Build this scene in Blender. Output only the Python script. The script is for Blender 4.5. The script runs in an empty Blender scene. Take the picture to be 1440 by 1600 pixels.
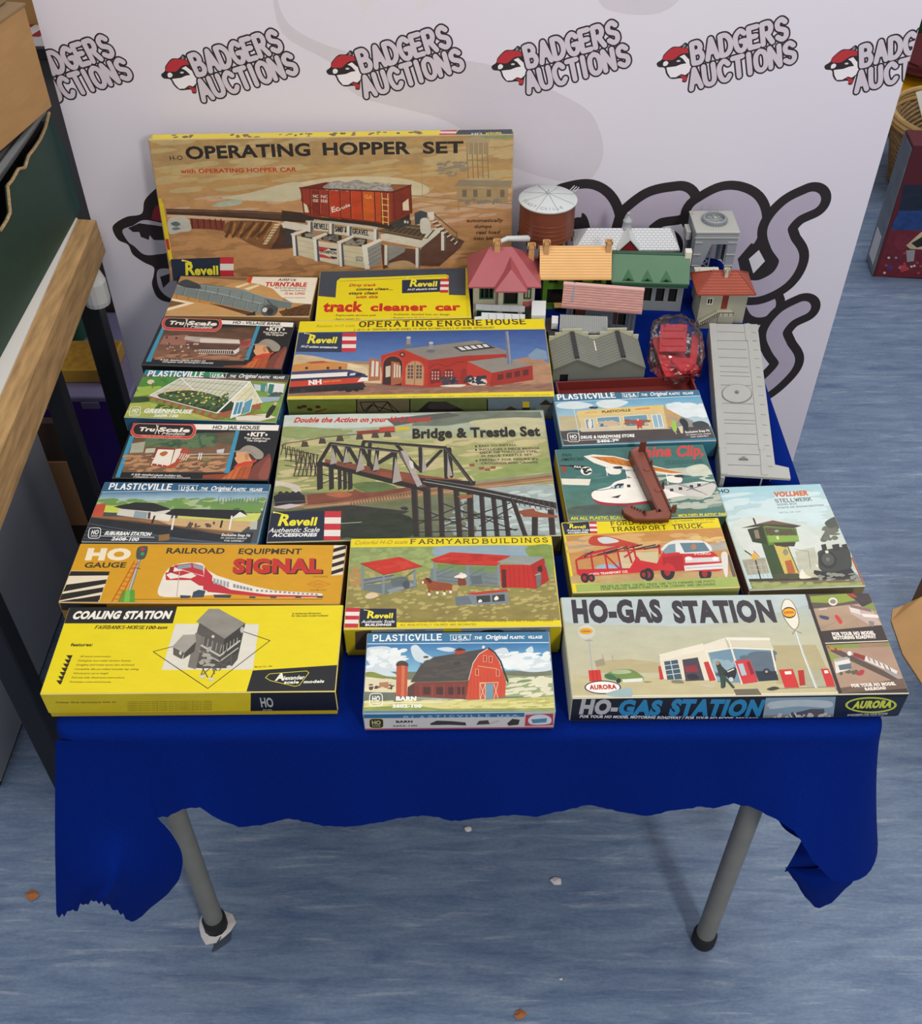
import bpy, bmesh, math, random
from math import sin, cos, pi, radians
from mathutils import Vector, Matrix, geometry
random.seed(7)
SC = bpy.context.scene
COL = SC.collection

# ------------------------------------------------------------------ camera, world, lights, exposure
F_PX = 1635.0; PITCH = radians(43.9); CAM_H = 1.8
cam_d = bpy.data.cameras.new('camera'); cam = bpy.data.objects.new('camera', cam_d); COL.objects.link(cam)
cam.location = (0, 0, CAM_H); cam.rotation_euler = (pi / 2 - PITCH, 0, 0)
cam_d.sensor_fit = 'VERTICAL'; cam_d.sensor_height = 36.0; cam_d.lens = F_PX / 1600 * 36.0; cam_d.clip_start = 0.02
SC.camera = cam
SC.view_settings.view_transform = 'Standard'; SC.view_settings.look = 'None'
SC.view_settings.gamma = 1.0; SC.view_settings.use_curve_mapping = False
SC.view_settings.exposure = 0.06
world = bpy.data.worlds.new('room_air'); SC.world = world; world.use_nodes = True
world.node_tree.nodes['Background'].inputs[0].default_value = (0.88, 0.90, 1.0, 1)
world.node_tree.nodes['Background'].inputs[1].default_value = 0.42
def area(name, loc, target, sx, sy, power, col):
    l = bpy.data.lights.new(name, 'AREA'); l.shape = 'RECTANGLE'; l.size = sx; l.size_y = sy; l.energy = power; l.color = col
    o = bpy.data.objects.new(name, l); COL.objects.link(o); o.location = loc
    o.rotation_euler = (Vector(target) - Vector(loc)).to_track_quat('-Z', 'Y').to_euler(); return o
area('ceiling_light_panel', (1.05, -1.35, 2.45), (0.1, 0.9, 0.5), 0.30, 0.45, 34, (1.0, 0.95, 0.88))
area('ceiling_light_panel', (1.05, 0.85, 2.75), (0.75, 1.0, 0), 0.6, 1.2, 17, (1.0, 0.95, 0.88))
area('ceiling_light_panel', (-0.7, 0.9, 2.75), (-0.5, 1.2, 0), 0.6, 1.2, 11, (1.0, 0.96, 0.90))
area('ceiling_light_panel', (1.8, 3.2, 2.75), (1.8, 3.2, 0), 1.2, 0.6, 18, (1.0, 0.97, 0.93))
area('ceiling_light_panel', (0.0, 1.0, 2.75), (0.0, 1.6, 0.6), 1.2, 0.4, 5, (1.0, 0.95, 0.88))

# ------------------------------------------------------------------ pixel helpers (photo frame 1440 x 1600)
def ray(px, py):
    x = (px - 720) / F_PX; y = -(py - 800) / F_PX
    return Vector((x, cos(PITCH) + y * sin(PITCH), -sin(PITCH) + y * cos(PITCH)))
CAM = Vector((0, 0, CAM_H))
def W(px, py, z): r = ray(px, py); return CAM + r * ((z - CAM_H) / r.z)          # point on a horizontal plane
def WY(px, py, Y): r = ray(px, py); return CAM + r * (Y / r.y)                    # point on a plane facing the camera side
def WX(px, py, X): r = ray(px, py); return CAM + r * (X / r.x)
def project(p):
    d = Vector(p) - CAM
    fz = d.y * cos(PITCH) - d.z * sin(PITCH); u = d.y * sin(PITCH) + d.z * cos(PITCH)
    return (720 + F_PX * d.x / fz, 800 - F_PX * u / fz)
def S2L(c): return c / 12.92 if c <= 0.04045 else ((c + 0.055) / 1.055) ** 2.4
PRINT_GAIN = 1.0
def hexc(h, k=None):
    k = PRINT_GAIN if k is None else k
    return tuple(min(0.9, S2L(int(h[i:i + 2], 16) / 255) * k) for i in (0, 2, 4))

# ------------------------------------------------------------------ materials
MATS = {}
def mat(name, col, rough=0.6, spec=0.5, metal=0.0, noise=0.0, nscale=30.0, stretch=(1, 1, 1), bump=0.0, bscale=200.0, col2=None):
    if name in MATS: return MATS[name]
    m = bpy.data.materials.new(name); m.use_nodes = True; MATS[name] = m
    nt = m.node_tree; b = nt.nodes['Principled BSDF']
    c = hexc(col, 1.0) if isinstance(col, str) else col
    b.inputs['Base Color'].default_value = (*c, 1); b.inputs['Roughness'].default_value = rough
    b.inputs['Specular IOR Level'].default_value = spec; b.inputs['Metallic'].default_value = metal
    tc = nt.nodes.new('ShaderNodeTexCoord'); mp = nt.nodes.new('ShaderNodeMapping'); mp.inputs['Scale'].default_value = stretch
    nt.links.new(tc.outputs['Object'], mp.inputs['Vector'])
    if noise > 0 or col2:
        n = nt.nodes.new('ShaderNodeTexNoise'); n.inputs['Scale'].default_value = nscale; n.inputs['Detail'].default_value = 5
        nt.links.new(mp.outputs[0], n.inputs['Vector'])
        r = nt.nodes.new('ShaderNodeValToRGB'); r.color_ramp.elements[0].position = 0.32; r.color_ramp.elements[1].position = 0.68
        if col2: c2 = hexc(col2, 1.0) if isinstance(col2, str) else col2; c1 = c
        else: c1 = tuple(x * (1 - noise) for x in c); c2 = tuple(min(1, x * (1 + noise)) for x in c)
        r.color_ramp.elements[0].color = (*c1, 1); r.color_ramp.elements[1].color = (*c2, 1)
        nt.links.new(n.outputs['Fac'], r.inputs[0]); nt.links.new(r.outputs[0], b.inputs['Base Color'])
    if bump > 0:
        n2 = nt.nodes.new('ShaderNodeTexNoise'); n2.inputs['Scale'].default_value = bscale; n2.inputs['Detail'].default_value = 4
        nt.links.new(mp.outputs[0], n2.inputs['Vector'])
        bm = nt.nodes.new('ShaderNodeBump'); bm.inputs['Strength'].default_value = bump; bm.inputs['Distance'].default_value = 0.003
        nt.links.new(n2.outputs['Fac'], bm.inputs['Height']); nt.links.new(bm.outputs[0], b.inputs['Normal'])
    return m
def print_mat(name, rough):
    m = bpy.data.materials.new(name); m.use_nodes = True; nt = m.node_tree; b = nt.nodes['Principled BSDF']
    at = nt.nodes.new('ShaderNodeAttribute'); at.attribute_name = 'ink'
    tc = nt.nodes.new('ShaderNodeTexCoord'); n = nt.nodes.new('ShaderNodeTexNoise')
    n.inputs['Scale'].default_value = 55; n.inputs['Detail'].default_value = 6; n.inputs['Roughness'].default_value = 0.65
    mp = nt.nodes.new('ShaderNodeMapping'); mp.inputs['Scale'].default_value = (0.7, 1.5, 1)
    nt.links.new(tc.outputs['Object'], mp.inputs[0]); nt.links.new(mp.outputs[0], n.inputs['Vector'])
    mr = nt.nodes.new('ShaderNodeMapRange'); mr.inputs[1].default_value = 0.25; mr.inputs[2].default_value = 0.75
    mr.inputs[3].default_value = -1.0; mr.inputs[4].default_value = 1.0; nt.links.new(n.outputs['Fac'], mr.inputs[0])
    mu = nt.nodes.new('ShaderNodeMath'); mu.operation = 'MULTIPLY'; nt.links.new(mr.outputs[0], mu.inputs[0]); nt.links.new(at.outputs['Alpha'], mu.inputs[1])
    ad = nt.nodes.new('ShaderNodeMath'); ad.operation = 'ADD'; ad.inputs[1].default_value = 1.0; nt.links.new(mu.outputs[0], ad.inputs[0])
    vm = nt.nodes.new('ShaderNodeVectorMath'); vm.operation = 'SCALE'
    nt.links.new(at.outputs['Color'], vm.inputs[0]); nt.links.new(ad.outputs[0], vm.inputs['Scale'])
    nt.links.new(vm.outputs[0], b.inputs['Base Color']); b.inputs['Roughness'].default_value = rough; b.inputs['Specular IOR Level'].default_value = 0.4
    MATS[name] = m; return m
PRINT = print_mat('printed_card', 0.42); PRINT_VINYL = print_mat('printed_banner_vinyl', 0.5)

# ------------------------------------------------------------------ mesh builder
class MB:
    def __init__(s): s.v = []; s.f = []; s.c = []; s.m = []; s.arts = []
    def face(s, pts, col=None, a=0.0, mi=0):
        i = len(s.v); s.v += [tuple(p) for p in pts]; s.f.append(tuple(range(i, i + len(pts))))
        s.c.append([(*(col or (1, 1, 1)), a)] * len(pts) if not isinstance(col, list) else [(*c, a) for c in col]); s.m.append(mi)
    def grid(s, rows, mi=0, close=False, col=None):
        i = len(s.v); n = len(rows[0])
        for r in rows: s.v += [tuple(p) for p in r]
        for a in range(len(rows) - 1):
            for b in range(n if close else n - 1):
                b2 = (b + 1) % n
                s.f.append((i + a * n + b, i + a * n + b2, i + (a + 1) * n + b2, i + (a + 1) * n + b)); s.c.append([(*(col or (1, 1, 1)), 0)] * 4); s.m.append(mi)
    def hexa(s, b, t, mi=0, col=None, a=0.0):                        # 4 bottom, 4 top points, counter-clockwise from above
        for q in ([b[3], b[2], b[1], b[0]], [t[0], t[1], t[2], t[3]], *[[b[i], b[(i + 1) % 4], t[(i + 1) % 4], t[i]] for i in range(4)]): s.face(q, col, a, mi)
    def box(s, x0, x1, y0, y1, z0, z1, mi=0, M=None, col=None, ch=0.0):
        if ch: return s.cbox(x0, x1, y0, y1, z0, z1, ch, mi, M, col)
        P = [Vector(p) for p in ((x0, y0, z0), (x1, y0, z0), (x1, y1, z0), (x0, y1, z0), (x0, y0, z1), (x1, y0, z1), (x1, y1, z1), (x0, y1, z1))]
        if M is not None: P = [M @ p for p in P]
        s.hexa(P[:4], P[4:], mi, col)
    def cbox(s, x0, x1, y0, y1, z0, z1, c, mi=0, M=None, col=None, wear=None, a=0.0):   # chamfered box
        wear = wear or col; f = []
        X = (x0, x1); Y = (y0, y1); Z = (z0, z1); X2 = (x0 + c, x1 - c); Y2 = (y0 + c, y1 - c); Z2 = (z0 + c, z1 - c)
        tr = (lambda p: M @ Vector(p)) if M is not None else Vector
        def q(pts, w): s.face([tr(p) for p in pts], wear if w else col, a, mi)
        for k in (0, 1):
            fl = (lambda l: l) if k else (lambda l: l[::-1])
            q(fl([(X2[0], Y2[0], Z[k]), (X2[1], Y2[0], Z[k]), (X2[1], Y2[1], Z[k]), (X2[0], Y2[1], Z[k])]), 0)
            q(fl([(X[k], Y2[0], Z2[0]), (X[k], Y2[1], Z2[0]), (X[k], Y2[1], Z2[1]), (X[k], Y2[0], Z2[1])]), 0)
            q(fl([(X2[0], Y[k], Z2[1]), (X2[1], Y[k], Z2[1]), (X2[1], Y[k], Z2[0]), (X2[0], Y[k], Z2[0])]), 0)
        for i in (0, 1):
            for j in (0, 1):
                fl = (lambda l: l) if (i + j) % 2 == 1 else (lambda l: l[::-1])
                q(fl([(X[i], Y2[j], Z2[0]), (X[i], Y2[j], Z2[1]), (X2[i], Y[j], Z2[1]), (X2[i], Y[j], Z2[0])]), 1)
                q(fl([(X2[0], Y[i], Z2[j]), (X2[1], Y[i], Z2[j]), (X2[1], Y2[i], Z[j]), (X2[0], Y2[i], Z[j])])[::-1] if False else fl([(X2[0], Y2[i], Z[j]), (X2[0], Y[i], Z2[j]), (X2[1], Y[i], Z2[j]), (X2[1], Y2[i], Z[j])]), 1)
                q(fl([(X[i], Y2[0], Z2[j]), (X2[i], Y2[0], Z[j]), (X2[i], Y2[1], Z[j]), (X[i], Y2[1], Z2[j])]), 1)
                for k in (0, 1):
                    t = [(X[i], Y2[j], Z2[k]), (X2[i], Y[j], Z2[k]), (X2[i], Y2[j], Z[k])]
                    q(t if (i + j + k) % 2 == 1 else t[::-1], 1)
    def tube(s, pts, r, n=10, mi=0, caps=True):
        pts = [Vector(p) for p in pts]; rows = []; up = None
        for i, p in enumerate(pts):
            d = (pts[min(i + 1, len(pts) - 1)] - pts[max(i - 1, 0)]).normalized()
            a = d.cross(Vector((0, 0, 1)) if abs(d.z) < 0.9 else Vector((1, 0, 0))).normalized() if up is None else (up - d * up.dot(d)).normalized()
            up = a; b = d.cross(a); rr = r[i] if isinstance(r, (list, tuple)) else r
            rows.append([p + a * rr * cos(2 * pi * k / n) + b * rr * sin(2 * pi * k / n) for k in range(n)])
        s.grid(rows, mi, True)
        if caps: s.face(rows[0][::-1], mi=mi); s.face(rows[-1], mi=mi)
    def lathe(s, c, prof, n=24, mi=0, cap=True):
        rows = [[(c[0] + r * cos(2 * pi * k / n), c[1] + r * sin(2 * pi * k / n), c[2] + z) for k in range(n)] for r, z in prof]
        s.grid(rows, mi, True)
        if cap: s.face(rows[0][::-1], mi=mi); s.face(rows[-1], mi=mi)
    def prism(s, pts, d, mi=0, col=None):                              # polygon extruded along vector d
        d = Vector(d); A = [Vector(p) for p in pts]; B = [p + d for p in A]
        tri = geometry.tessellate_polygon([A])
        for t in tri: s.face([A[t[0]], A[t[1]], A[t[2]]], col, 0, mi); s.face([B[t[2]], B[t[1]], B[t[0]]], col, 0, mi)
        for i in range(len(A)): j = (i + 1) % len(A); s.face([A[i], A[j], B[j], B[i]], col, 0, mi)
def link(name, me, parent=None, loc=(0, 0, 0)):
    o = bpy.data.objects.new(name, me); COL.objects.link(o)
    if parent is not None: o.parent = parent
    else: o.location = loc
    return o
def build(name, mb, mats, parent=None, origin=None, smooth=False, weld=True, merge=1e-5):
    for a_ in mb.arts: a_.finish()
    me = bpy.data.meshes.new(name); org = Vector(origin) if origin is not None else Vector((0, 0, 0))
    me.from_pydata([tuple(Vector(v) - org) for v in mb.v], [], mb.f)
    for m in (mats if isinstance(mats, (list, tuple)) else [mats]): me.materials.append(m)
    me.polygons.foreach_set('material_index', mb.m)
    if any(m in (PRINT, PRINT_VINYL) for m in me.materials):
        at = me.color_attributes.new('ink', 'FLOAT_COLOR', 'CORNER'); fl = []
        for c in mb.c:
            for q in c: fl += q
        at.data.foreach_set('color', fl)
    elif weld:
        bm = bmesh.new(); bm.from_mesh(me); bmesh.ops.remove_doubles(bm, verts=bm.verts, dist=merge)
        bmesh.ops.recalc_face_normals(bm, faces=bm.faces); bm.to_mesh(me); bm.free()
    if smooth:
        for p in me.polygons: p.use_smooth = True
        try: me.set_sharp_from_angle(angle=radians(40))
        except Exception: pass
    me.update()
    return link(name, me, parent, org if parent is None else (0, 0, 0))
def tag(o, label, cat, group=None, kind=None):
    o['label'] = label; o['category'] = cat
    if group: o['group'] = group
    if kind: o['kind'] = kind
    return o
def thing(name, label, cat, loc, rot=(0, 0, 0), group=None):
    o = bpy.data.objects.new(name, None); COL.objects.link(o); o.location = loc; o.rotation_euler = rot; o.empty_display_size = 0.02
    return tag(o, label, cat, group)
class Th:                                                              # a thing whose parts are given in world coordinates
    def __init__(s, name, label, cat, loc, group=None): s.o = thing(name, label, cat, loc, group=group); s.loc = Vector(loc)
    def part(s, name, mb, m, parent=None, smooth=False):
        o = build(name, mb, m, parent or s.o, s.loc, smooth); return o

# ------------------------------------------------------------------ flat print: polygons, strokes and lettering on a face
def cat_rom(P, n=6):
    out = []
    for i in range(len(P) - 1):
        p0 = P[max(i - 1, 0)]; p1 = P[i]; p2 = P[i + 1]; p3 = P[min(i + 2, len(P) - 1)]
        for k in range(n):
            t = k / n; out.append(tuple(0.5 * (2 * p1[j] + (p2[j] - p0[j]) * t + (2 * p0[j] - 5 * p1[j] + 4 * p2[j] - p3[j]) * t * t + (3 * p1[j] - p0[j] - 3 * p2[j] + p3[j]) * t ** 3) for j in (0, 1)))
    return out + [tuple(P[-1])]
GLY = {'A': '0,0 .36,1 .72,0;.13,.34 .59,.34', 'B': '0,0 0,1;c0,1 .42,1 .6,.77 .42,.54 0,.54;c0,.54 .48,.54 .68,.27 .48,0 0,0',
 'C': 'c.7,.8 .42,1 .08,.78 .04,.4 .2,.06 .5,0 .72,.18', 'D': '0,0 0,1;c0,1 .4,.98 .68,.7 .68,.3 .4,.02 0,0', 'E': '0,0 0,1;0,1 .6,1;0,.53 .48,.53;0,0 .62,0',
 'F': '0,0 0,1;0,1 .6,1;0,.52 .48,.52', 'G': 'c.7,.82 .42,1 .08,.78 .04,.4 .2,.06 .5,0 .72,.16;.72,.16 .72,.46;.72,.46 .44,.46', 'H': '0,0 0,1;.66,0 .66,1;0,.52 .66,.52',
 'I': '.1,0 .1,1', 'J': 'c.5,1 .5,.3 .3,0 0,.2', 'K': '0,0 0,1;0,.4 .64,1;.2,.56 .68,0', 'L': '0,0 0,1;0,0 .58,0', 'M': '0,0 0,1;0,1 .4,.2;.4,.2 .8,1;.8,1 .8,0',
 'N': '0,0 0,1;0,1 .66,0;.66,0 .66,1', 'O': 'c.38,1 .1,.85 .02,.5 .1,.15 .38,0 .66,.15 .74,.5 .66,.85 .38,1', 'P': '0,0 0,1;c0,1 .46,1 .64,.74 .46,.46 0,.46',
 'Q': 'c.38,1 .1,.85 .02,.5 .1,.15 .38,0 .66,.15 .74,.5 .66,.85 .38,1;.45,.25 .75,-.05', 'R': '0,0 0,1;c0,1 .46,1 .62,.76 .46,.5 0,.5;.3,.5 .66,0',
 'S': 'c.62,.84 .36,1 .06,.86 .1,.6 .36,.5 .62,.38 .62,.12 .34,0 .02,.16', 'T': '.35,0 .35,1;0,1 .7,1', 'U': 'c0,1 0,.35 .1,.08 .34,0 .58,.08 .68,.35 .68,1', 'V': '0,1 .36,0 .72,1',
 'W': '0,1 .25,0 .5,.9 .75,0 1,1', 'X': '0,0 .68,1;0,1 .68,0', 'Y': '0,1 .36,.5 .72,1;.36,.5 .36,0', 'Z': '0,1 .64,1 0,0 .66,0', '-': '0,.42 .36,.42', '&': 'c.7,.1 .2,.7 .3,1 .5,.8 .1,.4 .05,.15 .3,0 .7,.4',
 '0': 'c.34,1 .06,.8 .02,.5 .06,.2 .34,0 .62,.2 .66,.5 .62,.8 .34,1', '1': '.1,.8 .3,1 .3,0', '2': 'c.04,.8 .3,1 .6,.78 .4,.4 0,0;0,0 .64,0', '5': '.58,1 .1,1 .06,.58;c.06,.58 .4,.64 .62,.34 .4,0 .02,.12',
 '6': 'c.56,.92 .3,1 .06,.6 .06,.2 .32,0 .6,.2 .56,.5 .3,.6 .06,.4', '7': '0,1 .62,1 .2,0', '8': 'c.32,.54 .06,.76 .32,1 .58,.76 .32,.54 .02,.26 .32,0 .62,.26 .32,.54', '9': 'c.06,.08 .34,0 .6,.4 .58,.8 .32,1 .04,.8 .08,.5 .34,.4 .58,.6'}
GW = {'I': .2, 'E': .62, 'F': .6, 'L': .58, 'J': .5, 'S': .64, 'M': .8, 'W': 1.0, ' ': .4, '-': .36, '.': .1}
def glyph(ch):
    out = []
    for part in GLY.get(ch, '').split(';'):
        if not part: continue
        c = part[0] == 'c'; P = [tuple(map(float, p.split(','))) for p in part.lstrip('c').split()]
        out.append((cat_rom(P, 4) if c else P, c))
    return out
_TXT = {}
def text_tris(s, w):
    k = (s, w)
    if k in _TXT: return _TXT[k]
    cu = bpy.data.curves.new('lettering', 'FONT'); cu.body = s; cu.offset = w; cu.resolution_u = 3; cu.space_character = 1 + max(0, w - .02) * 2.6; cu.fill_mode = 'FRONT'
    ob = bpy.data.objects.new('lettering', cu); me = bpy.data.meshes.new_from_object(ob)
    V = [(v.co.x, v.co.y) for v in me.vertices]; T = [tuple(p.vertices) for p in me.polygons]
    bpy.data.objects.remove(ob); bpy.data.curves.remove(cu); bpy.data.meshes.remove(me)
    xs = [v[0] for v in V] or [0, 1]; _TXT[k] = (V, T, min(xs), max(xs)); return _TXT[k]
CAPH = 0.73
def homography(src, dst):
    import numpy as np
    A = []; B = []
    for (x, y), (u, v) in zip(src, dst):
        A += [[x, y, 1, 0, 0, 0, -u * x, -u * y], [0, 0, 0, x, y, 1, -v * x, -v * y]]; B += [u, v]
    h = list(np.linalg.solve(np.array(A), np.array(B))) + [1]
    return lambda x, y: ((h[0] * x + h[1] * y + h[2]) / (h[6] * x + h[7] * y + h[8]), (h[3] * x + h[4] * y + h[5]) / (h[6] * x + h[7] * y + h[8]))
class Art:
    STEP = 0.000009; NG = 90                                           # print layers are microns apart; only overlapping shapes stack
    def __init__(s, mb, mp, place, bounds, mi=0):
        s.mb = mb; s.mp = mp; s.place = place; s.b = bounds; s.k = 0.00012; s.fr = (0, 0, 1); s.mi = mi; s.off = (0, 0); s.rot = None; s.g_ = 0; s.pend = []; mb.arts.append(s)
    def frame(s, x, y, sc): s.fr = (x, y, sc); return s
    def M(s, x, y): u, v = s.mp(s.fr[0] + x / s.fr[2], s.fr[1] + y / s.fr[2]); return (u + s.off[0], v + s.off[1])
    def lift(s): s.g_ += 1
    buf = None
    def add(s, q, col, a): s.buf.append((q, col, a))
    def tri(s, pts, col, a):
        x0, x1, y0, y1 = s.b
        q = [(min(max(u, x0), x1), min(max(v, y0), y1)) for u, v in pts]
        ar = sum(q[i][0] * q[(i + 1) % len(q)][1] - q[(i + 1) % len(q)][0] * q[i][1] for i in range(len(q)))
        if abs(ar) < 1e-12: return
        if ar < 0: q = q[::-1]; col = col[::-1] if isinstance(col, list) else col
        s.pend.append((s.g_, q, col, a))
    def finish(s):
        x0, x1, y0, y1 = s.b; N = s.NG; cell = {}; i = 0; P = s.pend; s.pend = []
        while i < len(P):
            j = i
            while j < len(P) and P[j][0] == P[i][0]: j += 1
            touched = set(); eps = .0004
            for _, q, _, _ in P[i:j]:
                us = [p[0] for p in q]; vs = [p[1] for p in q]
                a0, a1 = int((min(us) - eps - x0) / (x1 - x0) * N), int((max(us) + eps - x0) / (x1 - x0) * N)
                b0, b1 = int((min(vs) - eps - y0) / (y1 - y0) * N), int((max(vs) + eps - y0) / (y1 - y0) * N)
                for a in range(a0, a1 + 1):
                    for b in range(b0, b1 + 1): touched.add((a, b))
            L = 1 + max((cell.get(c, 0) for c in touched), default=0)
            for c in touched: cell[c] = L
            k = s.k + L * s.STEP
            for _, q, col, a in P[i:j]: s.mb.face([s.place(u, v, k) for u, v in q], col, a, s.mi)
            i = j
    def pts(s, t): return [s.M(*map(float, p.split(','))) for p in t.split()] if isinstance(t, str) else [s.M(*p) for p in t]
    def poly(s, q, col, a):
        V = [Vector((u, v, 0)) for u, v in q]
        for t in geometry.tessellate_polygon([V]): s.tri([q[i] for i in t], col, a)
    def p(s, col, t, m=0.12): s.lift(); s.poly(s.pts(t), hexc(col), m)
    def c(s, col, t, m=0.12):                                          # smooth closed shape
        P = s.pts(t); P = cat_rom([P[-1]] + P + [P[0], P[1]], 5)[5:-5]; s.lift(); s.poly(P, hexc(col), m)
    def r(s, col, x0, y0, x1, y1, m=0.1): s.p(col, [(x0, y0), (x1, y0), (x1, y1), (x0, y1)], m)
    def g(s, c1, c2, t, m=0.12):
        s.lift(); P = s.pts(t); a, b = hexc(c1), hexc(c2); s.tri(P, [a, a, b, b], m)
    def e(s, col, cx, cy, rx, ry, m=0.1, n=20): s.p(col, [(cx + rx * cos(2 * pi * i / n), cy + ry * sin(2 * pi * i / n)) for i in range(n)], m)
    def flush(s):                                                      # overlapping pieces of one layer become one flat, non-overlapping mesh
        buf, s.buf = s.buf, None
        V = []; Fc = []; key = {}
        for q, col, m in buf:
            x0, x1, y0, y1 = s.b; q = [(min(max(u, x0), x1), min(max(v, y0), y1)) for u, v in q]
            if abs(sum(q[i][0] * q[(i + 1) % len(q)][1] - q[(i + 1) % len(q)][0] * q[i][1] for i in range(len(q)))) < 1e-11: Fc.append(None); continue
            i = len(V); V += [Vector((u * 1000, v * 1000)) for u, v in q]; Fc.append(list(range(i, i + len(q))))
        ok = [i for i, f in enumerate(Fc) if f]
        if not ok: return
        vo, _, fo, _, _, of = geometry.delaunay_2d_cdt(V, [], [Fc[i] for i in ok], 1, 1e-4)
        for f, o in zip(fo, of):
            if not o: continue
            q, col, m = buf[ok[max(o)]]
            s.tri([(vo[i].x / 1000, vo[i].y / 1000) for i in f], col, m)
    def stroke(s, P, w, col, m=0.0, cap=True):
        own = s.buf is None
        if own: s.buf = []
        s.stroke_(P, w, col, m, cap)
        if own: s.flush()
    def stroke_(s, P, w, col, m, cap):
        for a, b in zip(P, P[1:]):
            dx, dy = b[0] - a[0], b[1] - a[1]; L = math.hypot(dx, dy)
            if L < 1e-9: continue
            nx, ny = -dy / L * w / 2, dx / L * w / 2
            s.add([(a[0] + nx, a[1] + ny), (a[0] - nx, a[1] - ny), (b[0] - nx, b[1] - ny), (b[0] + nx, b[1] + ny)], col, m)
        nd = 32 if w > .02 else 10
        for q in (P if cap else P[1:-1]):
            s.add([(q[0] + w / 2 * cos(pi * i / nd * 2), q[1] + w / 2 * sin(pi * i / nd * 2)) for i in range(nd)], col, m)
    def px(s, x, y): a, b = s.M(x, y), s.M(x + 1, y); return math.hypot(b[0] - a[0], b[1] - a[1])
    def l(s, col, w, t, m=0.05, cap=True, smooth=False):
        s.lift(); P0 = t if not isinstance(t, str) else [tuple(map(float, p.split(','))) for p in t.split()]
        P = [s.M(*p) for p in P0]
        if smooth: P = cat_rom(P, 5)
        s.stroke(P, w * s.px(*P0[0]), hexc(col), m, cap)
    def ax(s, x0, y0, x1, y1, h):
        B0, B1, U = s.M(x0, y0), s.M(x1, y1), s.M(x0, y0 - h)
        d = (B1[0] - B0[0], B1[1] - B0[1]); L = math.hypot(*d); d = (d[0] / L, d[1] / L); n = (-d[1], d[0])
        Hh = abs((U[0] - B0[0]) * n[0] + (U[1] - B0[1]) * n[1]); return B0, d, n, L, Hh
    def t(s, st, x0, y0, x1, y1, h, col, w=0.0, sh=0.0):
        V, T, a, b = text_tris(st, w); B0, d, n, L, Hh = s.ax(x0, y0, x1, y1, h); s.lift(); sx = L / max(b - a, 1e-6); sy = Hh / CAPH; c = hexc(col)
        Q = [(B0[0] + d[0] * ((x - a) * sx + sh * y * sy) + n[0] * y * sy, B0[1] + d[1] * ((x - a) * sx + sh * y * sy) + n[1] * y * sy) for x, y in V]
        if w >= .025:
            s.buf = []
            for f in T: s.add([Q[i] for i in f], c, 0.03)
            s.flush()
        else:
            for f in T: s.tri([Q[i] for i in f], c, 0.03)
    def s_(s, st, x0, y0, x1, y1, h, col, wt=0.16, slab=True, sh=0.0, outline=None, gap=0.3, ow=0.1):
        B0, d, n, L, Hh = s.ax(x0, y0, x1, y1, h); x = 0.0; G = []
        for ch in st: G.append((ch, x)); x += GW.get(ch, .7) + gap
        tot = x - gap; sx = L / tot; w = wt * Hh
        def put(p): return (B0[0] + d[0] * (p[0] * sx + sh * p[1] * Hh) + n[0] * p[1] * Hh, B0[1] + d[1] * (p[0] * sx + sh * p[1] * Hh) + n[1] * p[1] * Hh)
        for ps, (cc, ww) in enumerate(([(outline, w + 2 * ow * Hh)] if outline else []) + [(col, w)]):
            s.lift(); s.buf = []
            for ch, gx in G:
                for P, curved in glyph(ch):
                    s.stroke([put((q[0] + gx, q[1])) for q in P], ww, hexc(cc), 0.03)
                    if slab and not curved:
                        for q, q2 in ((P[0], P[1]), (P[-1], P[-2])):
                            if q[1] in (0.0, 1.0) and abs(q[1] - q2[1]) > .3:
                                s.stroke([put((q[0] + gx - .17, q[1])), put((q[0] + gx + .17, q[1]))], ww * .62, hexc(cc), 0.03, False)
            s.flush()
    def sc(s, cols, n, x0, y0, x1, y1, sx, sy, m=0.1):                 # loose brush dabs
        s.lift(); s.buf = []
        for i in range(n):
            x = random.uniform(x0, x1); y = random.uniform(y0, y1); c = hexc(random.choice(cols)); a, b = sx * random.uniform(.5, 1.3), sy * random.uniform(.5, 1.3)
            s.add([s.M(x + a * cos(t) * (1 + .2 * sin(2 * t + i)), y + b * sin(t) - a * .1 * cos(t)) for t in (2 * pi * j / 7 for j in range(7))], c, m)
        s.flush()
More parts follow.
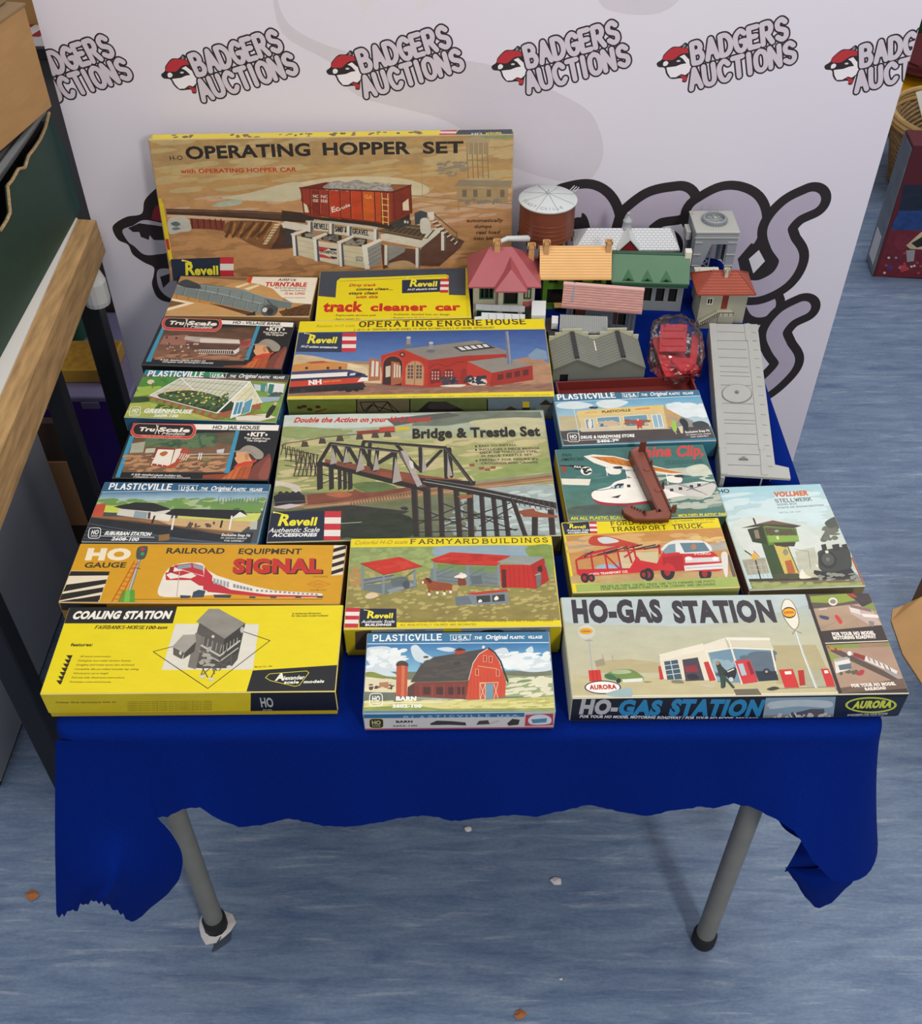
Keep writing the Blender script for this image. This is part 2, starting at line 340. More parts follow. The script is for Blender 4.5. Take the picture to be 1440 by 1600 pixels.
# ================================================================== the setting
def floor_mat():
    m = mat('blue_vinyl_floor', '6a7f9e', 0.38, 0.35); nt = m.node_tree; b = nt.nodes['Principled BSDF']
    tc = nt.nodes.new('ShaderNodeTexCoord')
    def nz(scale, stretch, detail, rough=0.6):
        mp = nt.nodes.new('ShaderNodeMapping'); mp.inputs['Scale'].default_value = stretch; nt.links.new(tc.outputs['Object'], mp.inputs[0])
        n = nt.nodes.new('ShaderNodeTexNoise'); n.inputs['Scale'].default_value = scale; n.inputs['Detail'].default_value = detail; n.inputs['Roughness'].default_value = rough
        n.inputs['Distortion'].default_value = 0.4; nt.links.new(mp.outputs[0], n.inputs['Vector']); return n
    n1 = nz(7, (0.8, 5, 1), 9, 0.75); n2 = nz(11, (0.5, 6, 1), 7, 0.7); n3 = nz(120, (1, 2, 1), 3)
    r1 = nt.nodes.new('ShaderNodeValToRGB'); e = r1.color_ramp.elements
    e[0].position = 0.30; e[0].color = (*hexc('566c8e', 1), 1); e[1].position = 0.62; e[1].color = (*hexc('8598b0', 1), 1)
    nt.links.new(n1.outputs['Fac'], r1.inputs[0])
    r2 = nt.nodes.new('ShaderNodeValToRGB'); e = r2.color_ramp.elements; e[0].position = 0.56; e[0].color = (0, 0, 0, 1); e[1].position = 0.72; e[1].color = (1, 1, 1, 1)
    nt.links.new(n2.outputs['Fac'], r2.inputs[0])
    mx = nt.nodes.new('ShaderNodeMixRGB'); mx.inputs[2].default_value = (*hexc('d3dae0', 1), 1); nt.links.new(r1.outputs[0], mx.inputs[1])
    ml = nt.nodes.new('ShaderNodeMath'); ml.operation = 'MULTIPLY'; ml.inputs[1].default_value = 0.42; nt.links.new(r2.outputs[0], ml.inputs[0]); nt.links.new(ml.outputs[0], mx.inputs[0])
    r3 = nt.nodes.new('ShaderNodeValToRGB'); e = r3.color_ramp.elements; e[0].position = 0.25; e[0].color = (.8, .8, .82, 1); e[1].position = 0.75; e[1].color = (1.06, 1.06, 1.06, 1)
    nt.links.new(n3.outputs['Fac'], r3.inputs[0])
    m2 = nt.nodes.new('ShaderNodeMixRGB'); m2.blend_type = 'MULTIPLY'; m2.inputs[0].default_value = 1; nt.links.new(mx.outputs[0], m2.inputs[1]); nt.links.new(r3.outputs[0], m2.inputs[2])
    nt.links.new(m2.outputs[0], b.inputs['Base Color']); return m
fb = MB(); fb.box(-4, 4, -1.2, 7.0, -0.05, 0)
fl = build('floor', fb, floor_mat()); tag(fl, 'blue marbled vinyl floor', 'floor', kind='structure')
wb = MB(); wb.box(-4, 4, 7.0, 7.1, 0, 2.8)
wl = build('wall_back', wb, mat('grey_wall_paint', '8d8f90', 0.8, noise=0.05)); tag(wl, 'plain grey back wall', 'wall', kind='structure')

# ------------------------------------------------------------------ printed banner
BY = 1.88; BX0, BX1 = -0.727, 0.790
ban = thing('roller_banner', 'white roll-up banner printed with black outlined lettering behind the table', 'banner', (0.03, BY, 0))
BO = Vector((0.03, BY, 0))
mb = MB(); wht = hexc('dad6e1', 1.0)
mb.box(BX0, BX1, BY, BY + 0.0012, 0.06, 2.05, col=wht)
def bmap(x, y): p = WY(x, y, BY); return (p.x, p.z)
A = Art(mb, bmap, lambda u, v, k: (u, BY - k, v), (BX0, BX1, 0.06, 2.05))
BLK, LIL, FILL = '2a2426', 'b4abbd', 'cdc4d0'
A.frame(0, 0, 1)
PRINT_GAIN = 1.0
# faint grey ghost of a head across the top
A.c('cdc8d1', '425,-40 440,20 470,52 540,80 640,95 760,100 900,160 935,200 940,250 905,285 800,260 700,190 560,150 520,100 440,50', 0.02)
A.c('cdc8d1', '930,-60 935,0 960,18 1020,22 1060,0 1080,-60', 0.02)
A.p('d9d5dc', '545,-30 560,10 566,22 590,0 600,-40', 0.02); A.p('d9d5dc', '640,-30 650,12 652,18 690,-2 700,-40', 0.02)
# small repeated emblems with lettering
anchor = A.frame(0, 0, 1).M(290, 118)
def emblem(px, py):
    a = bmap(px, py); A.off = (a[0] - anchor[0], a[1] - anchor[1]); A.frame(240, 40, 6)
    A.c(BLK, '70,460 105,425 110,380 165,312 235,305 270,270 300,285 305,320 350,330 400,400 440,470 420,510 400,560 400,632 362,632 345,600 250,605 190,560 155,505 95,495', 0)
    A.c('b23038', '115,425 120,380 170,322 240,315 330,330 350,350 345,365 270,375 215,425 180,432', 0)
    A.c('e8e4ea', '130,455 150,440 175,455 170,480 140,485', 0)
    A.p('e8e4ea', '262,400 300,380 350,420 400,440 432,470 410,505 395,545 370,570 330,560 290,590 240,592 200,550 172,500 255,490 300,470 345,462 300,420', 0)
    A.p('b23038', '310,570 350,575 395,590 395,625 365,625 350,595', 0)
    A.e(BLK, 415, 465, 20, 12, 0); A.e('cfcad2', 265, 440, 18, 9, 0); A.p('7f7c85', '262,288 275,282 290,310 262,318', 0)
    for ps in (0, 1):
        for st, x0, y0, x1, y1 in (('BADGERS', 415, 462, 1200, 228), ('AUCTIONS', 470, 700, 1345, 440)):
            B0, B1 = A.M(x0, y0), A.M(x1, y1); L = math.hypot(B1[0] - B0[0], B1[1] - B0[1]); d = ((B1[0] - B0[0]) / L, (B1[1] - B0[1]) / L); n = (-d[1], d[0])
            Hh = A.px(0, 0) * 185; gap = .34; tot = sum(GW.get(c, .7) + gap for c in st) - gap; x = 0; A.lift(); A.buf = []
            w = (78 if ps == 0 else 47) * A.px(0, 0)
            for ci, ch in enumerate(st):
                for P, cv in glyph(ch):
                    A.stroke([(B0[0] + d[0] * (q[0] + x) * L / tot + n[0] * q[1] * Hh, B0[1] + d[1] * (q[0] + x) * L / tot + n[1] * q[1] * Hh) for q in P], w, hexc(BLK if ps == 0 else FILL))
                x += GW.get(ch, .7) + gap
            A.flush()
    A.off = (0, 0)
for px, py in ((32, 126), (290, 118), (548, 112), (806, 105), (1064, 100), (1326, 104)):
    emblem(px, py)
# large emblem and the tall bubble letters around the table's back
A.frame(700, 260, 2.571)
def big(paths, wo, wi, oc=BLK, ic=LIL):
    for w, c in ((wo, oc), (wi, ic)):
        A.lift(); A.buf = []
        for t in paths:
            P = cat_rom([A.M(*map(float, q.split(','))) for q in t.split()], 8); A.stroke(P, w * A.px(800, 200), hexc(c), 0.03)
        A.flush()
big(['480,150 560,140 610,190 625,300 600,420 540,470 480,460', '490,150 470,300 480,460'], 185, 105)
A.c(BLK, '500,215 545,205 560,215 560,300 500,300', 0)
big(['760,215 830,165 920,148', '760,215 735,330 760,470', '745,340 850,330', '760,470 900,440'], 190, 108)
big(['1030,190 1110,150 1180,170 1200,230 1170,300 1100,330', '1040,190 1050,330 1060,480', '1120,330 1200,440 1260,560'], 195, 118)
A.frame(1180, 240, 2.857)
big(['245,212 160,255 100,330 112,400 150,470 110,550 20,600 -60,600'], 182, 92)
big(['-300,640 -330,800 -300,960', '-300,640 -180,620 -120,760 -180,940 -300,960'], 182, 92)
big(['210,690 135,730 85,800 105,865 140,930 90,1000 10,1060 -80,1080'], 170, 80)
A.p(BLK, '-20,400 60,420 90,500 20,560 -60,560 -80,470', 0); A.p('d9d5dc', '-30,470 15,430 42,480 -10,535', 0)
# large animal emblem at the left, mostly hidden by the tall box
A.frame(0, 0, 4)
A.c(BLK, '1060,1130 985,1170 905,1250 885,1335 790,1355 715,1400 705,1440 740,1500 800,1530 830,1590 900,1640 960,1670 960,1720 950,1780 985,1860 1060,1890 1200,1900 1300,1500 1200,1200', 0)
A.c('8e2638', '1080,1250 1010,1265 965,1300 950,1350 960,1375 1100,1380 1150,1300', 0)
A.c('b6b2c0', '765,1440 830,1410 900,1375 1020,1395 1060,1400 1060,1560 980,1590 900,1590 840,1540 800,1510', 0)
A.p(BLK, '800,1425 870,1395 1060,1420 1060,1500 960,1500 935,1470 930,1500 880,1480 870,1450 830,1450', 0)
A.c('b6b2c0', '985,1690 1060,1680 1100,1700 1100,1860 1040,1850 990,1790', 0); A.p(BLK, '1000,1730 1060,1710 1060,1760 1020,1800', 0)
build('sheet', mb, PRINT_VINYL, ban, BO)
mb = MB(); mb.cbox(BX0 + .02, BX1 + .012, BY - .045, BY + .06, 0.012, 0.085, .008)
for x in (-.55, .6): mb.box(x - .03, x + .03, BY - .09, BY + .13, 0, 0.012)
build('base_cassette', mb, mat('brushed_aluminium', 'a9abae', 0.35, metal=0.8), ban, BO)
mb = MB(); mb.tube([(0.03, BY + .03, .08), (0.03, BY + .03, 2.05)], .009); build('support_pole', mb, mat('brushed_aluminium', ''), ban, BO)
mb = MB(); mb.cbox(BX0 - .01, BX1 + .01, BY - .012, BY + .016, 2.04, 2.075, .004); build('top_rail', mb, mat('brushed_aluminium', ''), ban, BO)

# ------------------------------------------------------------------ folding table under the cloth
TZ = 0.7222                                                         # upper side of the cloth
TX0, TX1, TY0, TY1 = -0.503, 0.523, 0.729, 1.858
tb = Th('folding_table', 'table on grey tube legs with black feet under the blue cloth', 'table', (0.01, 1.29, 0))
mb = MB(); mb.cbox(TX0 + .013, TX1 - .013, TY0 + .013, TY1 - .013, .695, .7195, .006); tb.part('tabletop', mb, mat('table_laminate', '9a9a96', 0.5))
lm = mat('grey_painted_tube', '7d7c74', 0.45, noise=.06)
cm = mat('black_rubber', '1c1c1d', 0.7)
for lx, ly in ((-.430, .8215), (.4205, .794), (-.43, 1.77), (.42, 1.77)):
    mb = MB(); mb.tube([(lx, ly, .004), (lx, ly, .695)], .0162, 20); lg = tb.part('leg', mb, lm, smooth=True)
    mb = MB(); mb.lathe((lx, ly, 0), [(.019, 0), (.0205, .006), (.0205, .028), (.017, .034)], 20); tb.part('foot_cap', mb, cm, lg, smooth=True)
# ------------------------------------------------------------------ tablecloth
HEM = [(85, 1275), (235, 1275), (259, 1263), (288, 1262), (313, 1280), (352, 1299), (410, 1303), (449, 1294), (507, 1297), (595, 1292), (668, 1290), (707, 1296), (760, 1282), (803, 1276), (837, 1284), (881, 1282), (920, 1274), (968, 1277), (1012, 1277), (1051, 1267), (1109, 1264), (1139, 1267), (1173, 1258), (1207, 1258), (1265, 1268), (1289, 1299), (1343, 1345), (1372, 1355), (1391, 1349)]
HP = [WY(x, y, .708) for x, y in HEM]
def hem_z(x):
    if x <= HP[0].x: return HP[0].z
    for a, b in zip(HP, HP[1:]):
        if x <= b.x: return a.z + (b.z - a.z) * (x - a.x) / (b.x - a.x)
    return HP[-1].z
mb = MB(); per = []
R = .03; XF = -.404
def arc(cx, cy, a0, n=10): return [(cx + R * cos(a0 + pi / 2 * i / n), cy + R * sin(a0 + pi / 2 * i / n), cos(a0 + pi / 2 * i / n), sin(a0 + pi / 2 * i / n)) for i in range(n + 1)]
def seg(ax, ay, bx, by, nx, ny, n): return [(ax + (bx - ax) * i / n, ay + (by - ay) * i / n, nx, ny) for i in range(1, n)]
per += arc(TX0 + R, TY0 + R, pi) + seg(TX0 + R, TY0, TX1 - R, TY0, 0, -1, 170) + arc(TX1 - R, TY0 + R, -pi / 2) + seg(TX1, TY0 + R, TX1, TY1 - R, 1, 0, 40)
per += arc(TX1 - R, TY1 - R, 0) + seg(TX1 - R, TY1, TX0 + R, TY1, 0, 1, 30) + arc(TX0 + R, TY1 - R, pi / 2) + seg(TX0, TY1 - R, TX0, TY0 + R, -1, 0, 40)
rings = []
def skirt(p):
    x, y, nx, ny = p
    if y > TY1 - R * .9: return .40, 0.0                             # tucked down behind, against the banner
    cl = math.exp(-((x - TX0) ** 2 + (y - TY0) ** 2) / .02); cr = math.exp(-((x - TX1) ** 2 + (y - TY0) ** 2) / .02)
    if ny < -.7: z = hem_z(x * 1.06 if x > .3 or x < -.3 else x) + random.uniform(-.0016, .0016)
    else: z = (.55 - .02 * cl) if x < 0 else (.50 - .045 * cr)
    fl = .012 + .020 * cl + .055 * cr
    return z, max(fl, .003)
prof = [(-.016, 0), (-.010, -.0008), (-.005, -.003), (-.0015, -.0075), (0, -.014)]
for o, dz in prof: rings.append([(x + nx * o, y + ny * o, TZ + dz) for x, y, nx, ny in per])
SK = [skirt(p) for p in per]; N = 14
for k in range(1, N + 1):
    t = k / N; r = []
    for (x, y, nx, ny), (z, f) in zip(per, SK):
        z0 = TZ - .014; wv = .006 * t * sin(x * 31 + y * 17) * (1 if y < TY1 - .1 else 0) * min(1, max(0, (x + .40) / .1) if y < TY0 + .02 else 1)
        r.append((x + nx * (f * t ** 1.2 + wv), y + ny * (f * t ** 1.2 + wv), z0 + (z - z0) * t))
    rings.append(r)
i0 = 10; i1 = next(i for i, p in enumerate(per) if p[1] <= TY0 + 1e-6 and p[0] > XF)
mb.grid(rings[:5], close=True); mb.grid([r[i1:] + r[:i0 + 1] for r in rings[4:]])
mb.face(rings[0])
def FLAPF(x): return .012 + .020 * math.exp(-((x - TX0) ** 2) / .02)
def strip(P1, P2, Yf, nu=14, nt=14):                                 # sheet between two pixel polylines, hung at depth Yf(u, t)
    def smp(P, t):
        Q = cat_rom(P, 8); i = t * (len(Q) - 1); a = int(min(i, len(Q) - 2)); f = i - a
        return (Q[a][0] + (Q[a + 1][0] - Q[a][0]) * f, Q[a][1] + (Q[a + 1][1] - Q[a][1]) * f)
    rows = []
    for j in range(nt + 1):
        t = j / nt; a, b = smp(P1, t), smp(P2, t); row = []
        for i in range(nu + 1):
            u = i / nu; X = a[0] + (b[0] - a[0]) * u; Yp = a[1] + (b[1] - a[1]) * u
            row.append((X, Yp, u, t))
        rows.append(row)
    return rows
def sheet(rows, Yf, fix=None): mb.grid([[WY(*(fix(x, y, u, t) if fix else (x, y)), Yf(u, t)) for x, y, u, t in r] for r in rows])
L = strip([(87, 1152), (86, 1240), (86, 1330), (88, 1431)], [(228, 1152), (233, 1200), (240, 1266), (266, 1300), (283, 1330), (284, 1358), (270, 1388), (213, 1439)], None, 30, 34)
rows = []
for r in L:
    row = []
    for x, y, u, t in r:
        y2 = y - 26 * t ** 6 * sin(pi * u) ** 2 + t ** 10 * random.uniform(-5, 5); Y = .71
        for it in range(5):
            p = WY(x, y2, Y); tt = max(0, (TZ - .014 - p.z) / .134)
            Y = TY0 - FLAPF(p.x) * tt ** 1.2 * (1 if tt < 1 else 1) + max(0, tt - 1) ** 1.5 * (.05 * max(0, u - .45) - .012 * (1 - abs(2 * u - 1)))
        row.append(WY(x, y2, Y))
    rows.append(row)
rows[0] = [(TX0 + .004 + (XF + .004 - TX0 - .004) * i / 30, TY0, TZ - .014) for i in range(31)]
mb.grid(rows)
sheet(strip([(1207, 1250), (1262, 1258), (1296, 1298)], [(1211, 1272), (1226, 1296), (1262, 1318)], None, 10, 10), lambda u, t: .775)
sheet(strip([(1290, 1260), (1325, 1300), (1362, 1348)], [(1256, 1305), (1240, 1336), (1225, 1362)], None, 12, 10), lambda u, t: .755 - .02 * u)
sheet(strip([(1226, 1355), (1285, 1356), (1346, 1338)], [(1234, 1366), (1276, 1419), (1343, 1365)], None, 12, 14), lambda u, t: .735 - .02 * sin(pi * u) * sin(pi * t),
      lambda x, y, u, t: (x + 4 * sin(pi * t) * u, y + 1.5 * sin(t * 31) * u))
cl_m = mat('royal_blue_felt', (0.0013, 0.0135, 0.155), 0.95, 0.03, noise=.10, nscale=400, bump=.25, bscale=900)
cl_m.node_tree.nodes['Principled BSDF'].inputs['Sheen Weight'].default_value = 0.03
cl_m.node_tree.nodes['Principled BSDF'].inputs['Sheen Tint'].default_value = (.25, .4, 1, 1)
cloth = build('tablecloth', mb, cl_m, smooth=True, origin=(0.01, 1.29, 0)); tag(cloth, 'royal blue felt cloth with ragged hem draped over the table', 'tablecloth')

# ------------------------------------------------------------------ bench with boxes on the left
ang = radians(-2.9)
def bx(y): return -0.717 - 0.0497 * (y - 1.298)
wood = mat('raw_pine', 'ad8a5c', 0.65, noise=.28, nscale=9, stretch=(10, 1.2, 10), bump=.2, bscale=60)
bn = Th('workbench', 'workbench with white top, pine edge beam and black legs left of the table', 'workbench', (-1.1, 1.2, 0))
y0, y1 = 1.03, 1.86
mb = MB(); mb.hexa([(-1.7, y0, .765), (bx(y0), y0, .765), (bx(y1), y1, .765), (-1.7, y1, .765)], [(-1.7, y0, .803), (bx(y0), y0, .803), (bx(y1), y1, .803), (-1.7, y1, .803)])
bn.part('worktop', mb, mat('white_laminate', 'dcd9d2', 0.35))
mb = MB(); mb.hexa([(bx(y0) + .0005, y0, .732), (bx(y0) + .040, y0, .732), (bx(y1) + .040, y1 - .004, .732), (bx(y1) + .0005, y1, .732)], [(bx(y0) + .0005, y0, .8), (bx(y0) + .037, y0, .8), (bx(y1) + .037, y1 - .004, .8), (bx(y1) + .0005, y1, .8)])
bn.part('edge_beam', mb, wood)
blk = mat('black_painted_steel', '141416', 0.5)
for lx, ly, wd in ((-.735, 1.065, .042), (-.745, 1.54, .034), (-.752, 1.825, .04), (-1.6, 1.1, .04), (-1.6, 1.8, .04)):
    mb = MB(); mb.cbox(lx - wd / 2, lx + wd / 2, ly - wd / 2, ly + wd / 2, 0, .7315, .003); lg = bn.part('leg', mb, blk)
mb = MB(); mb.lathe((-.722, 1.79, .655), [(.024, 0), (.026, .01), (.026, .05), (.018, .075)], 16); bn.part('end_bracket', mb, mat('white_plastic', 'c9c9c6', .5))
# metal cabinet below
cb = Th('filing_cabinet', 'grey metal cabinet under the workbench', 'cabinet', (-1.2, 1.4, 0))
mb = MB(); mb.cbox(-1.5, -.888, 1.093, 1.70, 0.02, .70, .004); cb.part('carcass', mb, mat('grey_cabinet_paint', '83858a', 0.55, noise=.03))
mb = MB(); mb.box(-1.49, -.898, 1.10, 1.69, 0, .02); cb.part('plinth', mb, blk)
for z in (.36,):
    mb = MB(); mb.cbox(-1.49, -.896, 1.082, 1.093, .04, .68, .003); dr = cb.part('door', mb, mat('grey_cabinet_paint', ''))
    mb = MB(); mb.cbox(-.96, -.94, 1.070, 1.082, .3, .42, .003); cb.part('handle', mb, mat('brushed_aluminium', ''), dr)
# storage crate, yellow carton and a green tub behind the legs
cr = Th('storage_crate', 'purple plastic storage crate with pale rim under the workbench', 'crate', (-1.0, 2.08, 0))
mb = MB(); mb.hexa([(-1.2, 1.95, 0), (-.80, 1.95, 0), (-.80, 2.25, 0), (-1.2, 2.25, 0)], [(-1.22, 1.935, .30), (-.775, 1.935, .30), (-.775, 2.27, .30), (-1.22, 2.27, .30)])
cr.part('tub', mb, mat('purple_plastic', '4a2a9a', 0.35))
mb = MB(); mb.cbox(-1.23, -.765, 1.925, 2.28, .30, .315, .003)
for x in (-.98, -.86): mb.box(x - .02, x + .02, 1.920, 1.927, .285, .302)
cr.part('rim', mb, mat('lilac_plastic', '8d86a8', 0.4))
yb = Th('carton', 'small yellow carton lying on the purple crate', 'box', (-.9, 2.06, .3155))
mb = MB(); mb.cbox(-1.0, -.815, 1.98, 2.10, .3155, .352, .002); yb.part('lid', mb, mat('yellow_card', 'c79a35', .5))
mb = MB(); mb.box(-.995, -.82, 1.985, 2.095, .352, .3525); yb.part('label_panel', mb, mat('ochre_card', 'b8872d', .5, noise=.2, nscale=60))
gt = Th('tub', 'dark green plastic tub standing behind the yellow carton', 'tub', (-.95, 2.17, .3155))
mb = MB(); mb.lathe((-.97, 2.175, .3155), [(.045, 0), (.05, .09), (.053, .10), (.053, .112), (.0, .112)], 24); gt.part('body', mb, mat('dark_green_plastic', '1f5a3c', .4), smooth=True)
# green torn carton: side wall traced on its own plane
gx = -.747
def GX(px, py): p = WX(px, py, gx); return (gx, p.y, max(p.z, .8035))
gc = Th('torn_carton', 'dark green cardboard carton with torn side standing on the workbench', 'box', (-.95, 1.5, .8035))
mb = MB()
prof = [(131, 341), (108, 250), (76, 176), (70, 200), (62, 218), (52, 233), (44, 243), (38, 262), (28, 264), (18, 282), (11, 290), (13, 312), (15, 332), (10, 344), (0, 360)]
pts = [GX(*q) for q in prof]; pts += [(gx, 1.05, .87), (gx, 1.05, .8035), (gx, 1.3, .8035), (gx, pts[0][1], .8035)]
mb.prism(pts[1:], (-.004, 0, 0)); gc.part('side_wall', mb, mat('dark_green_card', '1d3b30', .6, noise=.08))
mb = MB(); mb.box(-1.2, gx - .004, 1.845, 1.849, .8035, .999); mb.box(-1.2, -1.196, 1.05, 1.845, .8035, .999); mb.box(-1.196, gx - .004, 1.05, 1.845, .8035, .806); gc.part('inner_walls', mb, mat('black_card', '17130f', .8))
mb = MB(); e = [Vector(p) for p in pts[2:15]]
for a, b in zip(e, e[1:]): mb.tube([a + Vector((.001, 0, 0)), b + Vector((.001, 0, 0))], .0028, 6)
gc.part('torn_edge', mb, mat('brown_card_core', 'a58a64', .9, noise=.3, nscale=200))
bl = Th('flat_black_case', 'shiny black flat case lying across the green torn carton', 'case', (-.95, 1.5, 1.0), )
mb = MB(); mb.cbox(-1.21, -.752, 1.05, 1.862, 1.0, 1.034, .004); bl.part('panel', mb, mat('black_gloss_card', '1b1a19', .3))
mb = MB(); mb.tube([(-.75, 1.06, 1.02), (-.748, 1.5, 1.026), (-.748, 1.85, 1.018)], .006, 8); bl.part('tape_strip', mb, mat('grey_tape', '63686b', .3))
kb = Th('cardboard_box', 'plain brown cardboard box on the black case at left', 'box', (-.95, 1.5, 1.034))
Mr = Matrix.Translation((-.72, 1.826, 0)) @ Matrix.Rotation(radians(-11), 4, 'Z')
card = mat('brown_cardboard', 'a98252', .75, noise=.06, nscale=14, stretch=(1, 1, 6))
mb = MB(); mb.cbox(-.5, 0, -.76, 0, 1.0345, 1.205, .003, M=Mr); kb.part('carton', mb, card)
mb = MB(); mb.hexa([Mr @ Vector(p) for p in ((-.25, -.76, 1.2055), (0.002, -.76, 1.2055), (.002, 0, 1.2055), (-.25, 0, 1.2055))], [Mr @ Vector(p) for p in ((-.25, -.76, 1.2085), (.002, -.76, 1.2085), (.002, 0, 1.2085), (-.25, 0, 1.2085))]); kb.part('top_flap', mb, mat('grey_brown_card', '8a7455', .8))
k2 = Th('cardboard_box', 'grey brown cardboard box, topmost of the stack at left', 'box', (-.95, 1.5, 1.209))
Mr2 = Matrix.Translation((-.748, 1.826, 0)) @ Matrix.Rotation(radians(-9), 4, 'Z')
mb = MB(); mb.cbox(-.5, 0, -.76, 0, 1.209, 1.42, .003, M=Mr2); k2.part('carton', mb, mat('grey_brown_card', ''))
mb = MB(); mb.box(-.26, -.2, -.8, 0, 1.4202, 1.421, M=Mr2); k2.part('tape', mb, mat('packing_tape', '9a8a66', .3))
# things glimpsed between the stack and the banner
t = Th('cardboard_box', 'light brown cardboard box behind the stack at top left', 'box', (-1.14, 2.45, .9835))
mb = MB(); mb.cbox(-1.35, -.80, 2.33, 2.6, .9835, 1.4, .004); t.part('carton', mb, mat('light_cardboard', 'bd9257', .75))
mb = MB(); mb.box(-1.15, -1.1, 2.33, 2.6, 1.4, 1.401); t.part('tape', mb, mat('packing_tape', ''))
sh = Th('storage_shelf', 'grey metal shelf unit behind the banner at left', 'shelf', (-1.2, 2.45, 0))
mb = MB(); mb.cbox(-1.6, -.80, 2.25, 2.65, .955, .983, .003); sh.part('shelf_board', mb, mat('dark_shelf_paint', '2f2f31', .5))
for z0_, z1_, m_ in ((.56, .955, mat('mid_grey_paint', '6d6d6b', .5)), (.2, .54, mat('brown_grey_paint', '5d5148', .5))): mb = MB(); mb.cbox(-1.6, -.80, 2.30, 2.65, z0_, z1_, .004); sh.part('drawer_block', mb, m_)
for x in (-.82, -1.58): mb = MB(); mb.box(x - .02, x + .02, 2.60, 2.64, 0, .2); sh.part('foot', mb, blk); mb = MB(); mb.box(x - .02, x + .02, 2.32, 2.36, 0, .2); sh.part('foot', mb, blk)
t = Th('paper_packet', 'red and white packet on the shelf beside the banner edge', 'packet', (-.9, 2.28, .9835))
mb = MB(); mb.hexa([(-.99, 2.255, .9835), (-.82, 2.255, .9835), (-.82, 2.325, .9835), (-.99, 2.325, .9835)], [(-.99, 2.265, 1.0), (-.82, 2.265, 1.0), (-.82, 2.32, 1.004), (-.99, 2.32, 1.004)]); t.part('wrapper', mb, mat('white_paper', 'dcd8d4', .6))
mb = MB()
for x in (-.95, -.90): mb.hexa([(x, 2.264, 1.0002), (x + .02, 2.264, 1.0002), (x + .045, 2.32, 1.0042), (x + .025, 2.32, 1.0042)], [(x, 2.264, 1.001), (x + .02, 2.264, 1.001), (x + .045, 2.32, 1.005), (x + .025, 2.32, 1.005)])
t.part('red_stripes', mb, mat('red_paper', 'a02838', .6))
t = Th('cardboard_box', 'narrow tan cardboard panel box between green carton and banner', 'box', (-.78, 2.05, .6))
t.o.location = (-.88, 1.91, 0)
mb = MB(); mb.cbox(-1.0, -.734, 1.90, 1.925, .66, .862, .003); t.part('carton', mb, mat('tan_card', 'b9865c', .8))
mb = MB(); mb.box(-1.0, -.737, 1.902, 1.923, .862, .97); mb.box(-1.0, -.737, 1.902, 1.923, 0, .66); t.part('dark_band', mb, mat('umber_card', '4a3a30', .8))

# ------------------------------------------------------------------ things on the right
t = Th('toy_box', 'red and blue printed toy box with black edge standing on the floor', 'box', (1.65, 3.1, 0))
Mt = Matrix.Translation((1.333, 2.97, 0)) @ Matrix.Rotation(radians(-6), 4, 'Z')
mb = MB(); mb.box(0, .62, 0, .11, .001, .44, M=Mt, col=hexc('5b2028'))
Mi = Mt
TF = Art(mb, None, lambda u, v, k: Mt @ Vector((u, -k, v)), (0, .62, .001, .44))
q = [project(Mt @ Vector(p)) for p in ((0, 0, .44), (.62, 0, .44), (.62, 0, 0), (0, 0, 0))]
TF.mp = homography(q, [(0, .44), (.62, .44), (.62, 0), (0, 0)]); TF.frame(1180, 240, 2.857)
TF.p('232a3c', '660,140 900,140 900,260 640,260', .3); TF.p('27457e', '640,255 900,255 900,345 600,345', .4); TF.p('6e2530', '600,340 900,345 900,590 530,570', .25)
TF.c('7a2a38', '620,390 650,362 690,380 680,420 640,430', .2); TF.p('c9b892', '672,410 740,350 800,350 800,430 690,425', .2); TF.p('2a2622', '695,400 745,370 760,410 720,420', .2)
TF.p('9a9a9c', '672,432 712,430 706,480 676,484', .1); TF.p('101014', '590,556 900,560 900,590 590,574', .02); TF.t('ULTIMATE', 605, 573, 735, 578, 12, 'e0dcd6', .02, .2)
TF.c('3a3f80', '585,505 600,500 612,510 600,520', .2); TF.p('c04048', '640,500 670,495 680,520 650,530', .2); TF.p('d8d4d0', '536,548 590,552 590,562 536,560', .1)
for i in range(14): TF.e(random.choice(['8a8fb0', 'b04a50', 'd0ccc8']), random.uniform(560, 740), random.uniform(430, 545), 6, 5, .1)
t.part('carton', mb, PRINT)
mb = MB(); mb.box(-.004, -.0005, .002, .108, .005, .43, M=Mt); t.part('side_panel', mb, mat('grey_gloss_card', '6d6c6e', .25, noise=.3, nscale=12))
mb = MB(); mb.box(-.0045, -.004, .02, .09, .03, .13, M=Mt); t.part('price_tag', mb, mat('white_paper', ''))
bs = Th('wicker_basket', 'round wicker basket filled with papers at the right edge', 'basket', (1.75, 3.60, 0))
wick = mat('wicker', '9a7c52', .7, noise=.35, nscale=40, stretch=(1, 1, 4)); bx_c, by_c = 1.76, 3.60
mb = MB(); rows = []
for j in range(25):
    z = .01 + .22 * j / 24; r0 = .185 + .05 * j / 24
    rows.append([(bx_c + (r0 + .006 * (1 if (i + j) % 2 else -1)) * cos(2 * pi * i / 48), by_c + (r0 + .006 * (1 if (i + j) % 2 else -1)) * sin(2 * pi * i / 48), z) for i in range(48)])
mb.grid(rows, close=True); mb.face(rows[0][::-1]); bs.part('woven_body', mb, wick)
for z, r in ((.235, .240), (.25, .244), (.265, .242)):
    mb = MB(); mb.tube([(bx_c + r * cos(2 * pi * i / 36), by_c + r * sin(2 * pi * i / 36), z) for i in range(37)], .010, 8); bs.part('rim_band', mb, mat('pale_wicker', 'c2a063', .6), smooth=True)
